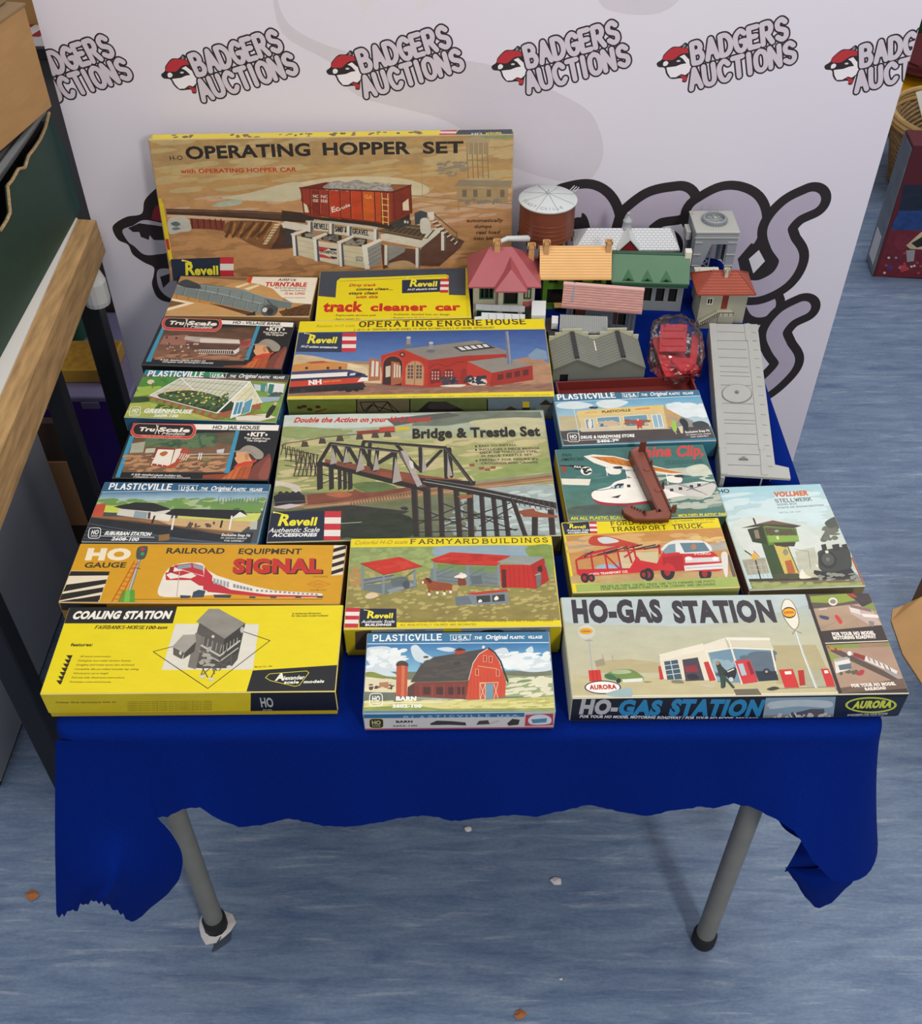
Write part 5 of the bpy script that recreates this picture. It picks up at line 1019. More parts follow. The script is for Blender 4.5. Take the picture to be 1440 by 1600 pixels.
# yellow station and diesel
A.p('c98848', '60,525 130,515 200,505 330,520 325,560 55,560', .12); A.p('a85a34', '120,512 205,505 240,515 150,520', .1)
for x in (120, 225, 285): A.r('4a3a34', x, 535, x + 14, 548)
A.p('3c4668', '55,560 260,548 340,550 420,572 425,590 50,600', .1); A.p('e6dfd6', '50,575 330,562 330,582 48,595', .05); A.p('2c3450', '48,595 330,582 432,580 430,600 45,612', .1); A.p('c8402c', '45,608 390,590 430,592 410,620 42,636', .08); A.p('e8e2d8', '380,612 400,588 432,590 434,606', .05)
A.p('1e2438', '325,572 400,568 405,580 335,582', .1); A.p('c8d0d4', '345,570 372,566 368,578 340,580', .05); A.p('282628', '42,636 410,615 425,635 400,650 45,668', .15); A.sc(['3a3436', '1c1a1c'], 20, 60, 640, 410, 655, 16, 7)
A.s_('NH', 146, 624, 202, 620, 20, 'f0eae0', .25, True); A.t('NEW HAVEN', 212, 614, 300, 608, 7, 'e0a040', .03)
# shed
A.p('75655a', '520,470 740,645 700,650 500,635', .1); A.p('b23526', '495,480 605,448 735,500 735,642 520,630 500,560', .1)
A.p('a42e22', '735,500 935,470 1140,455 1145,620 735,642', .15); A.p('858078', '605,446 985,400 1145,455 1140,470 920,480 735,503', .1); A.l('6a655e', 4, '605,446 735,503'); A.l('b9442e', 6, '495,480 605,448 735,502')
A.p('3a3a3c', '862,435 1030,415 1085,440 905,460', .1)
for i in range(5): A.p('d6d2ca', [(885 + i * 32, 436 - i * 3.6), (905 + i * 32, 434 - i * 3.6), (932 + i * 30, 450 - i * 4), (908 + i * 30, 452 - i * 4)], .05)
A.e('5a2420', 602, 474, 14, 13); A.e('c89080', 602, 474, 6, 6)
for cx, w, y0, op in ((556, 48, 480, 1), (668, 45, 505, 0)):
    P = [(cx - w, 625)] + [(cx + w * cos(a), y0 + 45 - 42 * sin(a)) for a in [pi - pi * i / 14 for i in range(15)]] + [(cx + w, 632)]
    A.p('c24a36', [(cx + (x - cx) * 1.12, y - 5) for x, y in P], .05); A.p('3a2420' if op else 'b89068', P, .1)
A.p('a86a4a', '436,492 492,500 494,605 436,608', .1); A.p('d8cfc0', '450,505 462,507 462,585 448,585', .05); A.p('d8cfc0', '470,508 484,512 484,585 470,585', .05)
A.p('a0603f', '548,508 590,515 605,600 600,620 550,630', .1); A.p('c8b8a4', '520,535 545,530 545,585 522,590', .1)
for i in range(3): A.r('d0c4b0', 562 + i * 13, 520 + i * 5, 570 + i * 13, 590)
A.l('8a5a3a', 4, '668,508 668,632')
for x0 in (632, 676):
    for i in range(2):
        for j in range(4): A.r('5a4a48', x0 + i * 16, 528 + j * 18, x0 + 12 + i * 16, 542 + j * 18)
for x0, w in ((750, 50), (818, 46)):
    A.c('7a221a', [(x0, 620), (x0, 560), (x0 + w / 2, 548), (x0 + w, 555), (x0 + w, 612), (x0 + w / 2, 618)], .1)
    for i in range(3):
        for j in range(3): A.r('c8a090', x0 + 5 + i * 15, 560 + j * 16, x0 + 12 + i * 15, 570 + j * 16)
A.c('8a2a20', '905,560 930,550 935,610 905,615', .1); A.l('7a2018', 5, '740,545 780,522 830,535 880,515 920,510', smooth=True)
A.p('8a857c', '938,510 1125,488 1278,530 1068,568', .1); A.p('b23526', '938,512 1068,568 1050,636 935,610', .1); A.p('9a2c20', '1068,568 1278,530 1282,605 1052,638', .12)
for i in range(4): A.p('5a2420', [(1095 + i * 44, 578 - i * 8), (1125 + i * 44, 573 - i * 8), (1125 + i * 44, 600 - i * 7), (1095 + i * 44, 606 - i * 7)], .1)
A.c('cfc4b0', '935,600 985,590 1035,605 1030,630 960,628', .1); A.sc(['3a3030', '2a3040', '8a4a3a'], 18, 930, 585, 1030, 625, 12, 9); A.sc(['24283a', '3a3a44', '1e1e26'], 22, 805, 590, 890, 630, 14, 9); A.c('d8ccb8', '800,635 850,628 930,628 900,640', .1)
for x, y in ((632, 405), (748, 432)): A.p('8a8a8c', [(x - 9, y - 15), (x + 9, y - 15), (x + 12, y + 20), (x - 12, y + 20)], .1); A.e('6a6a6e', x, y + 24, 22, 9); A.e('b8b8ba', x, y - 18, 12, 6)
A.p('6a7080', '1133,352 1150,352 1172,520 1145,522', .1); A.p('8a90a0', '1140,352 1150,352 1166,518 1158,520', .1)
A.p('26364e', '80,366 296,364 296,462 70,460', .05); stripes(A, 296, 364, 367, 460, 5); revell(A, 116, 416, 266, 32); A.t('H-O action accessories', 92, 438, 272, 443, 12, 'e8e8e4', .025, .25)
A.s_('OPERATING', 380, 332, 748, 326, 26, '4a3418', .2, True, gap=.42); A.s_('ENGINE', 782, 326, 1010, 320, 26, '4a3418', .2, True, gap=.42); A.s_('HOUSE', 1038, 318, 1242, 312, 26, '4a3418', .2, True, gap=.42)
A.t('Realistic H-O scale', 162, 336, 355, 332, 13, 'a08a20', .01, .3); A.s_('2 SETS OF TRIPPERS ALLOW DOORS TO OPEN AUTOMATICALLY AS ENGINE APPROACHES', 352, 353, 1075, 337, 9, '6a5a18', .16, False)
A.p('e6d216', '36,682 1395,664 1400,692 30,708', .03)
for s, x0, x1 in (('1 ENGINE HOUSE', 60, 180), ('AUTHENTIC SCALE DOORS', 215, 400), ('2 MAINTENANCE STANDS', 425, 580), ('WORKMEN FIGURES', 610, 760), ('TOOL SHEDS', 790, 870), ('2 DECORATED DETAILED PRINTS', 905, 1180), ('1 GROUND BASE', 1215, 1370)): A.t(s, x0, 695 - x0 * .008, x1, 695 - x1 * .008, 5, '7a6a18', .01)
F = A.front.frame(440, 410, 3.2727)
F.p('6f8038', '36,712 380,705 380,800 36,800', .15); F.p('6a6248', '386,703 652,700 652,800 386,800', .15); F.p('5f6a3c', '658,700 1048,696 1048,800 658,800', .15); F.p('6a7a80', '1054,695 1395,690 1395,800 1054,800', .15)
for x in (383, 655, 1051): F.l('14140f', 6, [(x, 700), (x, 800)])
for x, y in ((78, 738), (102, 732), (130, 748), (172, 735)): F.c('4a2e20', [(x, y), (x + 14, y - 4), (x + 26, y + 1), (x + 24, y + 10), (x + 4, y + 10)], .1)
F.l('8a5a34', 3, '240,735 370,730 372,765'); F.l('8a5a34', 3, '232,755 370,750'); F.p('7a3a28', '170,760 230,745 232,752 175,768', .1)
for t in ('400,715 420,760 470,718 500,762 540,714 570,760', '400,715 540,712 598,765', '430,765 460,730 600,768'): F.l('1c1814', 5, t)
F.p('2a2622', '700,755 750,712 840,712 930,755 900,765 700,765', .1); F.c('3a3632', '760,720 840,716 890,745 760,750', .1); F.p('4a3a30', '680,760 940,758 940,768 680,768', .1)
F.p('3a3c3a', '1140,752 1170,735 1205,752', .1); F.p('8a5a4a', '1148,752 1198,752 1196,765 1150,765', .1); F.p('d0b428', '1232,712 1265,712 1265,742 1232,742', .1); F.p('2a3040', '1228,742 1268,742 1266,765 1232,765', .1); F.p('2e2a26', '1315,728 1350,700 1385,728', .1); F.p('6a6a60', '1325,728 1375,728 1372,762 1328,762', .1)
A.done()

# ---- greenhouse etc. are in the left column; the bridge box
A = kit_box('large kit box with black truss bridge and trestle picture, centre of the table', [(445, 648), (853, 640), (872, 836.5), (414.5, 848)], .040, '8f9060', {'front': '4a4630', 'left': '3a3828', 'right': 'cfb814'}, '3d3a2c')
A.frame(410, 630, 3.0638)
A.g('9fb0aa', 'a6a878', '90,45 1355,38 1365,180 80,185', .2); A.g('a0a26a', '90965a', '80,180 1365,180 1400,470 40,440', .22); A.g('6f7450', '5c6448', '40,430 1410,440 1430,640 10,680', .25)
A.sc(['a8aa70', 'b8b07c', '8a9458', '9aa066', 'c0b484'], 110, 100, 150, 1360, 420, 60, 9, .15); A.c('c0cbbf', '95,60 400,50 700,55 760,75 600,110 400,120 200,118 100,125', .12)
A.p('6a7464', '760,60 1000,40 1340,42 1350,70 1050,85 880,110 720,110', .3); A.p('5a5a54', '600,75 900,45 960,60 760,90 640,110', .2); A.c('bcb890', '1000,90 1200,70 1350,80 1350,140 1100,130', .15); A.c('8a9a68', '95,115 300,120 420,140 300,165 100,165', .25)
A.sc(['7a8a58', '68784c', '8f9a60'], 40, 95, 120, 420, 170, 26, 6)
# far viaduct with train
A.l('5a4a3c', 7, '640,138 460,150 300,165 180,185 110,195 100,215 160,230 270,250', smooth=True)
A.p('8a3a2c', '455,135 560,128 640,118 640,138 460,150', .15); A.p('c8b428', '645,118 715,112 715,128 648,135', .1); A.p('b84a34', '565,118 640,112 642,132 566,138', .15)
for x, y in ((205, 185), (290, 170), (375, 158), (470, 150), (545, 142), (605, 138)): A.p('4a3f34', [(x - 12, y), (x + 12, y), (x + 19, y + 26), (x - 19, y + 26)], .2)
for i in range(7):
    x = 100 + i * 22; A.l('42382e', 5, [(x + 2, 200 + i * 7), (x - 12 + i * 2, 250 + i * 16)]); A.l('42382e', 5, [(x + 10, 202 + i * 7), (x + 14 + i * 2, 252 + i * 16)])
for i in range(6): A.l('42382e', 6, [(185 + i * 16, 232 + i * 4), (150 + i * 20, 352)])
for p in ('160,290 265,292', '155,320 262,322', '150,352 262,352', '110,245 200,255', '105,275 180,285', '108,300 170,310'): A.l('42382e', 5, p)
# steam engine and lower line
A.c('c9bfae', '55,375 110,382 170,398 182,430 150,440 140,415 90,400 55,400', .15); A.p('8a8a6c', '780,400 1000,375 1390,335 1395,350 1050,410 800,440', .2); A.p('9a7450', '60,460 430,440 720,420 1395,345 1398,375 760,450 420,490 60,510', .3); A.l('6a5540', 5, '200,490 720,430 1395,352'); A.l('c0a080', 4, '200,505 720,445 1395,366')
for i in range(22): A.l('5a4434', 4, [(420 + i * 14, 475 - i * 2.2), (425 + i * 14, 492 - i * 2.3)])
A.p('7a4634', '210,440 430,425 440,415 480,430 700,405 720,420 430,470 215,490', .3); A.c('a8623f', '300,440 370,425 430,440 380,455', .2)
A.p('23242a', '45,450 80,435 170,430 200,445 205,480 60,500', .15)
for x in (85, 115, 145, 172): A.e('2a2b30', x, 436, 11, 11)
A.l('5a5c60', 5, '45,480 200,470'); A.p('c0b4b0', '40,500 130,485 200,490 110,510', .2); A.p('33342e', '15,530 420,490 700,520 380,650 10,660', .3); A.c('2c3426', '370,560 520,530 700,545 700,640 380,640', .4); A.l('b8c0b0', 3, '372,578 470,572'); A.c('5c7040', '430,390 560,380 640,410 500,430', .3)
A.c('9aa8a4', '1000,430 1200,400 1400,400 1420,520 1410,630 900,632 860,560', .25); A.sc(['b8c4c0', 'c8d0c8', '8a9a94', 'a8b4ac'], 50, 1150, 420, 1405, 620, 30, 8); A.sc(['6a6f5a', '7a8068', '566048'], 40, 740, 470, 1000, 630, 30, 16, .2)
A.c('30343a', '655,505 680,498 695,508 680,516', .1)
A.p('8a9a58', '1000,350 1390,260 1392,330 1020,375', .2)
for x, y in ((1005, 300), (1050, 315), (1078, 322), (1105, 312)): A.p('8a5040', [(x - 14, y - 6), (x + 12, y - 8), (x + 12, y + 5), (x - 12, y + 5)], .1)
# trestle legs, near
for x0, x1, y0, w in ((725, 730, 405, 30), (785, 788, 405, 36), (850, 852, 400, 26), (925, 935, 405, 28), (990, 990, 420, 30), (1045, 1050, 430, 24), (1100, 1112, 440, 24), (1150, 1165, 450, 24), (1190, 1245, 460, 24), (1295, 1290, 520, 30), (1370, 1375, 510, 30)):
    A.p('2e2824', [(x0 - w / 2, y0), (x0 + w / 2, y0), (x1 + w / 2, 640), (x1 - w / 2, 640)], .12); A.l('4a4038', 4, [(x0 + w / 2 - 3, y0), (x1 + w / 2 - 3, 640)])
for p in ('740,580 1000,470', '740,500 1000,610', '860,590 1180,480', '850,480 1200,610', '1030,590 1190,500', '735,565 1180,545', '740,620 1210,605', '930,520 1160,560'): A.l('2e2824', 7, p)
A.p('9a5a3a', '930,448 1000,440 1000,455 945,462', .1); A.p('8a4a30', '1215,518 1290,505 1300,520 1400,540 1400,550 1240,545', .15)
for x0, w in ((275, 28), (330, 24), (370, 18), (395, 18), (420, 22)): A.p('2e2a26', [(x0 - w / 2, 285), (x0 + w / 2, 285), (x0 + w / 2, 412), (x0 - w / 2, 420)], .1)
for p in ('280,340 430,390', '280,390 430,330'): A.l('2e2a26', 6, p)
# deck and trusses
A.p('7a4634', '300,270 900,370 1000,385 780,412 640,370 300,300', .25); A.p('8a4a34', '560,330 720,345 660,372 570,360', .15); A.p('8a4a34', '780,350 960,370 880,385 760,365', .15)
A.p('262422', '270,280 640,370 790,408 770,425 640,395 260,295', .1); A.p('262422', '740,360 1020,378 1015,395 790,408', .1); A.p('262422', '760,365 1000,400 1200,440 1405,478 1408,512 1180,475 960,430 760,390', .15)
A.l('b0aca4', 4, '770,378 1000,418 1200,460 1400,510', smooth=True); A.l('8a867e', 3, '780,366 1000,402 1200,442 1400,478', smooth=True)
for i in range(9): A.l('4a4440', 5, [(1180 + i * 26, 445 + i * 4.5), (1200 + i * 25, 485 + i * 5)])
D = '2b2927'
for p in ('490,185 880,215 1005,388', '490,185 470,260', '760,205 760,330', '760,330 860,230', '880,215 880,360', '640,195 750,320', '520,190 510,300', '900,220 905,355'): A.l(D, 18, p)
for p in ('330,195 660,235 760,412', '330,195 275,285', '345,200 345,295', '345,200 390,280', '410,205 395,290', '410,205 470,310', '480,210 460,330', '480,215 530,320', '555,220 540,325', '555,290 630,240', '640,235 630,370', '540,300 640,245'): A.l(D, 19, p)
A.l('6a6560', 7, '335,200 660,240 750,405'); A.l('56524e', 5, '500,190 880,222 1000,385'); A.l('5a5652', 10, '690,260 762,405'); A.p('a8a098', '665,232 690,228 765,395 740,405', .15)
for a in ('340,215 360,290 325,298', '405,215 418,285 388,292', '476,225 490,320 448,335', '548,240 562,320 530,328', '640,260 668,375 622,388', '772,225 790,330 765,335', '890,255 910,350 885,358'): A.p('a39a90', a, .15)
A.c('d0ccc4', '705,280 722,285 725,315 712,312', .1)
A.p('1f2638', '10,545 60,522 295,520 285,665 5,668', .06); stripes(A, 296, 520, 374, 668, 5, sl=8); revell(A, 62, 588, 252, 40)
A.t('Authentic Scale', 22, 622, 266, 618, 23, 'e6e6e2', .015, .25); A.t('ACCESSORIES', 42, 641, 254, 639, 16, 'eaeae6', .05, .15)
A.t('Double the Action on your H-O layout!', 152, 92, 808, 88, 24, 'c2302e', .045, .25); A.t('Bridge & Trestle Set', 724, 170, 1338, 158, 46, '26251f', .045)
for s, x0, x1, y in (('EASY TO INSTALL', 1042, 1222, 212), ('INCLUDES 3 PIECE BRIDGE,', 1042, 1335, 229), ('DECK OR THROUGH TYPE;', 1045, 1320, 244), ('30 PIECE TRESTLE SET', 1048, 1295, 260), ("PERFECT FOR FIGURE 8's,", 1042, 1325, 280), ('CROSSINGS AND GRADES', 1048, 1320, 296)): A.t(s, x0, y, x1, y - 6, 10, '3a3a2c', .03)
for y in (209, 226, 279): A.e('3a3a2c', 1027, y, 5, 5)
R_ = A.right.frame(0, 0, 1); R_.p('b83030', '850,690 870,690 870,712 850,712'); R_.p('1f2638', '848,640 862,640 866,690 850,690')
A.done()

# ---- farm buildings box
A = kit_box('yellow edged kit box with red roofed farm sheds and brown horse picture', [(548, 841), (862, 837.5), (877, 978), (536, 984)], .054, 'd9c416', {'front': '8a8040', 'left': 'b8a414', 'right': 'd0bb14'}, 'b9a012', lid=.9)
A.frame(520, 830, 3.8919)
A.p('e3cf18', '105,40 1330,28 1395,580 60,590', .03)
A.g('8a9a62', '8f9454', '105,98 1335,85 1350,290 90,300', .22); A.g('90894c', '8c7f44', '90,290 1350,285 1385,540 70,560', .25); A.c('8aa0ac', '620,100 800,88 1180,92 1170,160 900,150 650,160', .1); A.c('7f9448', '1180,100 1330,88 1345,220 1300,250 1200,160', .3)
A.sc(['7a8a4a', 'a09a58', '6a7a3e', 'b0a264', '94843e', '8a6a3a'], 260, 95, 240, 1370, 535, 20, 8, .15); A.sc(['82985a', '6f8a4c', '96a866'], 60, 110, 105, 620, 220, 28, 12); A.sc(['b08850', 'a87840'], 24, 100, 230, 180, 330, 16, 12)
# left open shed
A.p('6a7678', '175,330 510,300 515,340 320,385 170,355', .12); A.p('7a8488', '190,290 360,265 360,290 190,320', .1); A.l('59656a', 12, '185,300 370,268'); A.l('59656a', 10, '185,325 370,290'); A.p('8a9494', '330,360 480,315 500,330 350,380', .1)
A.c('5f6a6c', '360,290 450,280 460,330 370,335', .2); A.c('4a5458', '425,320 450,300 470,318 465,345 440,350', .1)
for x, y0, y1 in ((182, 205, 350), (310, 262, 384), (502, 235, 330)): A.l('7d898c', 15, [(x, y0), (x - 2, y1)])
A.l('55605f', 8, '450,275 500,240'); A.p('c03426', '170,195 410,156 545,212 312,264', .1); A.l('8f2a1e', 5, '172,198 312,266 545,214'); A.sc(['c8402e', 'b02c20'], 14, 250, 185, 470, 235, 30, 8)
# long shed and red store
A.p('75807c', '600,230 830,210 1010,215 1020,330 640,320 590,290', .15); A.p('6f8a50', '640,200 820,205 810,240 640,240', .2); A.p('6f8a50', '850,215 1000,215 990,250 860,250', .2)
for p in ('635,255 735,215', '635,280 735,240', '640,275 760,285', '640,300 760,308', '835,275 920,225', '840,300 930,260', '920,280 1015,295', '920,310 1015,322', '835,330 1015,340'): A.l('66727a', 11, p)
A.p('5d686c', '840,275 905,268 912,320 850,325', .1)
for x in (622, 822, 1008): A.l('7d898c', 15, [(x, 185), (x + 4, 330)])
A.p('c03426', '598,172 720,128 1085,150 1000,208 880,205 740,200 625,192', .1); A.l('8f2a1e', 5, '600,175 740,202 1000,210'); A.sc(['c8402e', 'b02c20'], 16, 680, 140, 1000, 195, 34, 7)
A.p('b92c22', '1018,205 1202,205 1235,350 1025,340', .1); A.p('a8281f', '1202,205 1285,165 1315,300 1235,350', .1); A.p('8f958f', '998,190 1105,148 1290,160 1200,208', .1); A.p('5a201c', '1028,232 1055,235 1058,345 1032,345', .1)
for x in (1075, 1100, 1130, 1160, 1185): A.l('8f221a', 3, [(x, 210), (x + 8, 345)])
A.p('3c2020', '1245,220 1270,208 1275,245 1250,252', .1); A.c('66706e', '1240,260 1265,255 1262,330 1240,335', .15); A.l('7a8482', 6, '1290,200 1325,290'); A.l('c0c4c0', 5, '1232,268 1262,260')
# hutch, horse, farmer, pig
A.p('66707a', '745,398 850,390 850,445 750,452', .12); A.p('7a8488', '820,385 1065,368 1070,440 855,450', .1); A.p('bf3626', '815,378 1060,354 1070,366 860,388', .1); A.p('3a3e3c', '875,395 958,390 960,430 878,435', .1); A.p('3a3e3c', '970,390 1045,384 1048,425 972,430', .1); A.c('e8e4dc', '885,425 900,415 910,428 890,434', .05); A.c('e8e4dc', '982,410 998,394 1010,412 990,422', .05)
A.c('8f4a28', '548,300 575,285 600,300 650,310 710,318 735,335 732,355 700,358 650,362 600,360 578,340 570,320 550,322 535,315', .15); A.c('5a2a18', '565,285 590,288 605,305 590,318', .1); A.c('c89868', '730,335 745,340 742,362 730,355', .1)
for x, y in ((590, 385), (640, 375), (682, 380), (720, 370)): A.l('8f4a28', 14, [(x - 3, 345), (x, y - 10)]); A.e('e8e0d0', x - 2, y, 9, 9)
A.e('e8ddd0', 550, 312, 7, 9); A.c('7a3f2c', '768,285 800,280 815,325 790,330 765,328', .1); A.c('e6e0d2', '760,268 800,258 818,275 795,288 770,285 740,282', .05); A.e('d8cfa8', 783, 258, 11, 6); A.c('d8c0a0', '198,395 225,375 265,378 275,395 240,410 205,410', .1)
A.p('1f2638', '165,472 388,472 388,586 160,586', .05); stripes(A, 72, 468, 164, 588, 5, sl=12); revell(A, 200, 530, 364, 32)
A.t('Authentic Scale', 172, 560, 374, 558, 18, 'e6e6e2', .015, .25); A.t('BUILDINGS', 196, 578, 356, 576, 13, 'eaeae6', .05, .1)
A.t('Colorful H-O scale', 130, 80, 455, 76, 24, 'a8861c', .01, .3); A.s_('FARMYARD', 480, 76, 888, 74, 26, '3a2f1a', .19, True, gap=.45); A.s_('BUILDINGS', 918, 74, 1306, 68, 26, '3a2f1a', .19, True, gap=.45)
A.s_('INCLUDES HORSE SHED TOOL SHED RABBIT HUTCH FARMER HORSE PIG AND 2 RABBIT FIGURES', 412, 556, 1335, 548, 10, '6a5c18', .18, False); A.s_('ALL REALISTICALLY COLORED AND DECORATED', 412, 576, 872, 572, 10, '6a5c18', .18, False)
F = A.front.frame(520, 830, 3.8919); F.p('c9b414', '60,594 1395,584 1390,760 60,760', .05); F.p('8a949a', '240,600 670,592 670,720 240,720', .1); F.p('8a949a', '780,590 1320,584 1320,720 780,720', .1); F.p('5a4a38', '135,610 235,600 235,720 135,720', .15); F.t('ROUND HOUSE', 440, 606, 560, 604, 7, '3a3a30', .02); F.t('SHED AND PARTS', 1140, 598, 1260, 596, 7, '3a3a30', .02); F.c('2a2a2c', '900,610 940,600 1030,602 1030,640 900,640', .1)
A.done()

# ---- barn box
A = kit_box('teal kit box with red barn and silo picture, at the front centre', [(573, 988.5), (858, 986.5), (868, 1112), (566, 1116)], .042, '3d7ba0', {'front': 'cfcdc8', 'left': '3a6a86', 'right': '8fb0c0'}, '2b4a66', lid=.93, dz=.010)
A.frame(550, 970, 4.2353)
A.p('6f7460', '92,150 1320,145 1345,590 66,592', .2); A.g('2f6fa4', '7fb4cc', '95,145 1300,140 1320,330 80,340', .12); A.p('3a7398', '100,78 1305,70 1300,146 92,152', .05); A.l('e8ecec', 5, '95,152 700,148 1300,145')
for c in ('90,190 160,170 250,175 320,230 370,290 340,330 200,330 110,280', '390,180 430,160 480,210 540,250 500,280 420,260', '560,185 640,175 700,195 640,205', '930,210 1020,180 1060,250 1150,240 1310,260 1330,320 1200,340 1060,320 980,290', '1150,195 1190,170 1200,210 1170,218', '85,310 200,320 300,360 290,380 90,360'): A.c('c8d4d8', c, .08)
A.sc(['e0e6e4', 'd0dadc', 'bcccd4'], 50, 110, 190, 340, 310, 32, 16); A.sc(['e0e6e4', 'd0dadc', 'bcccd4'], 50, 960, 210, 1300, 310, 36, 14)
A.p('a8b080', '85,345 200,360 300,385 420,390 420,470 78,470', .2)
A.p('d8d0a8', '82,375 300,380 420,400 420,475 76,475', .15); A.c('7f8a44', '85,345 140,340 220,365 300,375 290,390 90,370', .3); A.p('8fa070', '1010,360 1200,370 1330,360 1340,500 1010,500', .25); A.sc(['c8c8a0', '7a9060', '9aaa78', 'd8d4b8', '6a8058'], 60, 1030, 375, 1330, 500, 40, 9); A.sc(['d8ccb0', 'c8b898'], 20, 90, 390, 290, 450, 40, 8)
A.p('6a7060', '78,470 300,480 440,500 440,540 70,540', .25); A.p('bcb868', '68,545 440,530 760,525 1335,500 1345,585 62,590', .2); A.sc(['c8c478', 'd4cc88', 'a8a858', 'b8b468'], 100, 90, 530, 1335, 580, 50, 7, .12); A.p('8a9450', '62,575 400,560 600,585 1345,575 1348,605 62,600', .3)
A.l('d8d8c8', 4, '380,510 760,525'); A.l('c8c8b8', 3, '400,525 740,520')
A.p('b8a898', '370,440 415,420 430,500 365,500', .15)
A.sc(['3a3430', '5a4034'], 14, 120, 425, 270, 455, 14, 9); A.p('b07a54', '180,410 240,405 245,440 180,440', .1)
A.p('b85236', '296,290 372,290 365,502 292,502', .1); A.p('d0704a', '330,290 352,290 346,502 326,502', .08); A.c('4a4038', '294,300 300,275 332,264 365,275 374,300 332,296', .1)
A.p('7a3a30', '415,410 780,400 755,520 440,500 370,500 370,440', .2); A.p('5a3a34', '370,440 415,420 415,500 368,502', .15)
for x in (475, 560, 640, 700): A.p('4a2a2a', [(x, 440), (x + 48, 438), (x + 46, 490), (x, 488)], .15)
for x in (455, 535, 610, 680, 725): A.l('8f4a3c', 6, [(x, 425), (x, 505)])
A.p('4a4642', '388,408 455,295 545,240 905,182 840,222 800,280 775,385 765,395', .12); A.sc(['524e48', '403c38', '5a564e'], 40, 480, 240, 820, 380, 40, 10, .08)
A.p('a8402c', '680,205 715,180 755,195 750,215 690,225', .1); A.p('3a3632', '672,198 715,178 758,192 720,200', .1); A.l('e8e4d8', 5, '775,390 805,280 845,220 905,184'); A.c('e0e0d8', '862,180 870,165 882,172 875,185', .05)
A.p('c8492f', '775,392 805,282 845,222 905,186 940,215 975,270 1020,400 1015,500 760,525', .08)
for x in range(790, 1010, 22): A.l('b03c26', 3, [(x, 330 + abs(x - 900) * .4), (x - 4, 515)])
A.l('3a342e', 12, '905,182 945,210 985,270 1032,405', cap=True); A.l('e0b890', 5, '848,412 970,408'); A.l('d8a880', 5, '835,300 960,318')
A.p('6a90a0', '888,418 938,416 936,518 890,522', .1); A.p('c0543a', '848,416 885,414 885,518 850,522', .1); A.p('c0543a', '938,414 970,412 968,514 938,518', .1)
for p in ('848,416 885,518', '885,416 850,520', '940,416 968,512', '968,414 940,516', '848,416 885,414 885,520 850,522 848,416'): A.l('e8c0a0', 3.5, p)
for x, y in ((880, 230), (918, 235), (828, 320), (965, 325)): A.p('b03a26', [(x - 8, y), (x + 12, y), (x + 12, y + 42), (x - 8, y + 42)], .1); A.l('e0b090', 3, [(x - 8, y), (x + 12, y), (x + 12, y + 42), (x - 8, y + 42), (x - 8, y)])
ho_badge(A, 116, 482, 86, 84); A.t('BARN', 292, 528, 428, 528, 26, 'f0f0ea', .06); A.l('eeeee6', 4, '72,540 116,540'); A.l('eeeee6', 4, '202,545 600,538'); A.t('2602-100', 268, 575, 463, 575, 20, 'eef0ea', .05)
for s, x0, x1, y in (('Exclusive Snap Fit', 1090, 1305, 522), ('no cement ever needed', 1092, 1305, 545), ('FOR ASSEMBLY', 1130, 1240, 572)): A.t(s, x0, y, x1, y, 10, '8a8a60', .01)
village_head(A, 142, 132, 1258, 118, 37)
F = A.front.frame(550, 970, 4.2353)
F.p('2f6f9c', '75,612 1140,600 1140,645 78,650', .06); F.p('d4d0cc', '78,650 1145,640 1140,730 84,735', .04); F.p('a84a5a', '84,728 1335,715 1335,740 84,748', .05)
F.s_('PLASTICVILLE', 345, 650, 912, 638, 16, 'a8c8dc', .22, True, gap=.7); F.t('U.S.A.', 960, 640, 1110, 636, 14, 'a8c8dc', .03)
F.p('c03a48', '1148,625 1330,615 1335,705 1142,710', .05); F.c('dce4ea', '1165,660 1200,630 1270,625 1315,650 1310,690 1240,700 1180,695', .05); F.p('5a8aa8', '1185,660 1290,650 1285,682 1195,690', .1)
ho_badge(F, 112, 652, 96, 72, 'd8cc7a', '26241a'); F.t('BARN', 290, 684, 400, 682, 16, '26221e', .06); F.t('2602-100', 268, 714, 430, 712, 12, '3a3632', .03)
F.p('3a3430', '515,690 560,668 660,672 750,682 755,705 640,700 520,702', .15); F.p('4a3a34', '820,700 840,670 900,665 910,695', .15); F.l('4a3a34', 4, '900,695 970,670'); F.p('3a302c', '1025,690 1060,655 1110,662 1100,700 1035,708', .15)
A.done()

# ---- drug and hardware store box
A = kit_box('teal kit box with cream shop front and red suited man picture, on the right side', [(867, 617), (1096, 607), (1114, 690), (874, 695)], .04, '3d7a98', {'front': '3a7a8e', 'left': '5a8a9a', 'right': '4a8098'}, '2b4a66')
A.frame(850, 580, 3.6923)
A.g('5a9fc0', 'c0d0cc', '70,175 925,135 965,320 78,340', .12); A.p('376f8c', '65,140 905,102 925,135 70,182', .05); A.l('e4eaec', 4, '70,184 500,160 925,138')
for c in ('300,180 400,165 480,180 400,215 320,210', '700,190 800,185 900,230 940,260 800,260 720,230', '90,190 200,180 280,200 200,220 90,215'): A.c('d0dcdc', c, .08)
A.sc(['d8e2e2', 'c8d8dc', 'e0e6e2'], 40, 690, 190, 930, 260, 40, 12); A.p('b8ac88', '85,262 200,258 200,335 88,345', .12); A.p('d0bd8a', '180,240 680,200 690,330 210,340', .1); A.p('dcc078', '188,232 420,212 680,195 690,225 430,245 190,262', .08); A.p('c09a64', '680,205 780,262 790,300 690,330', .12)
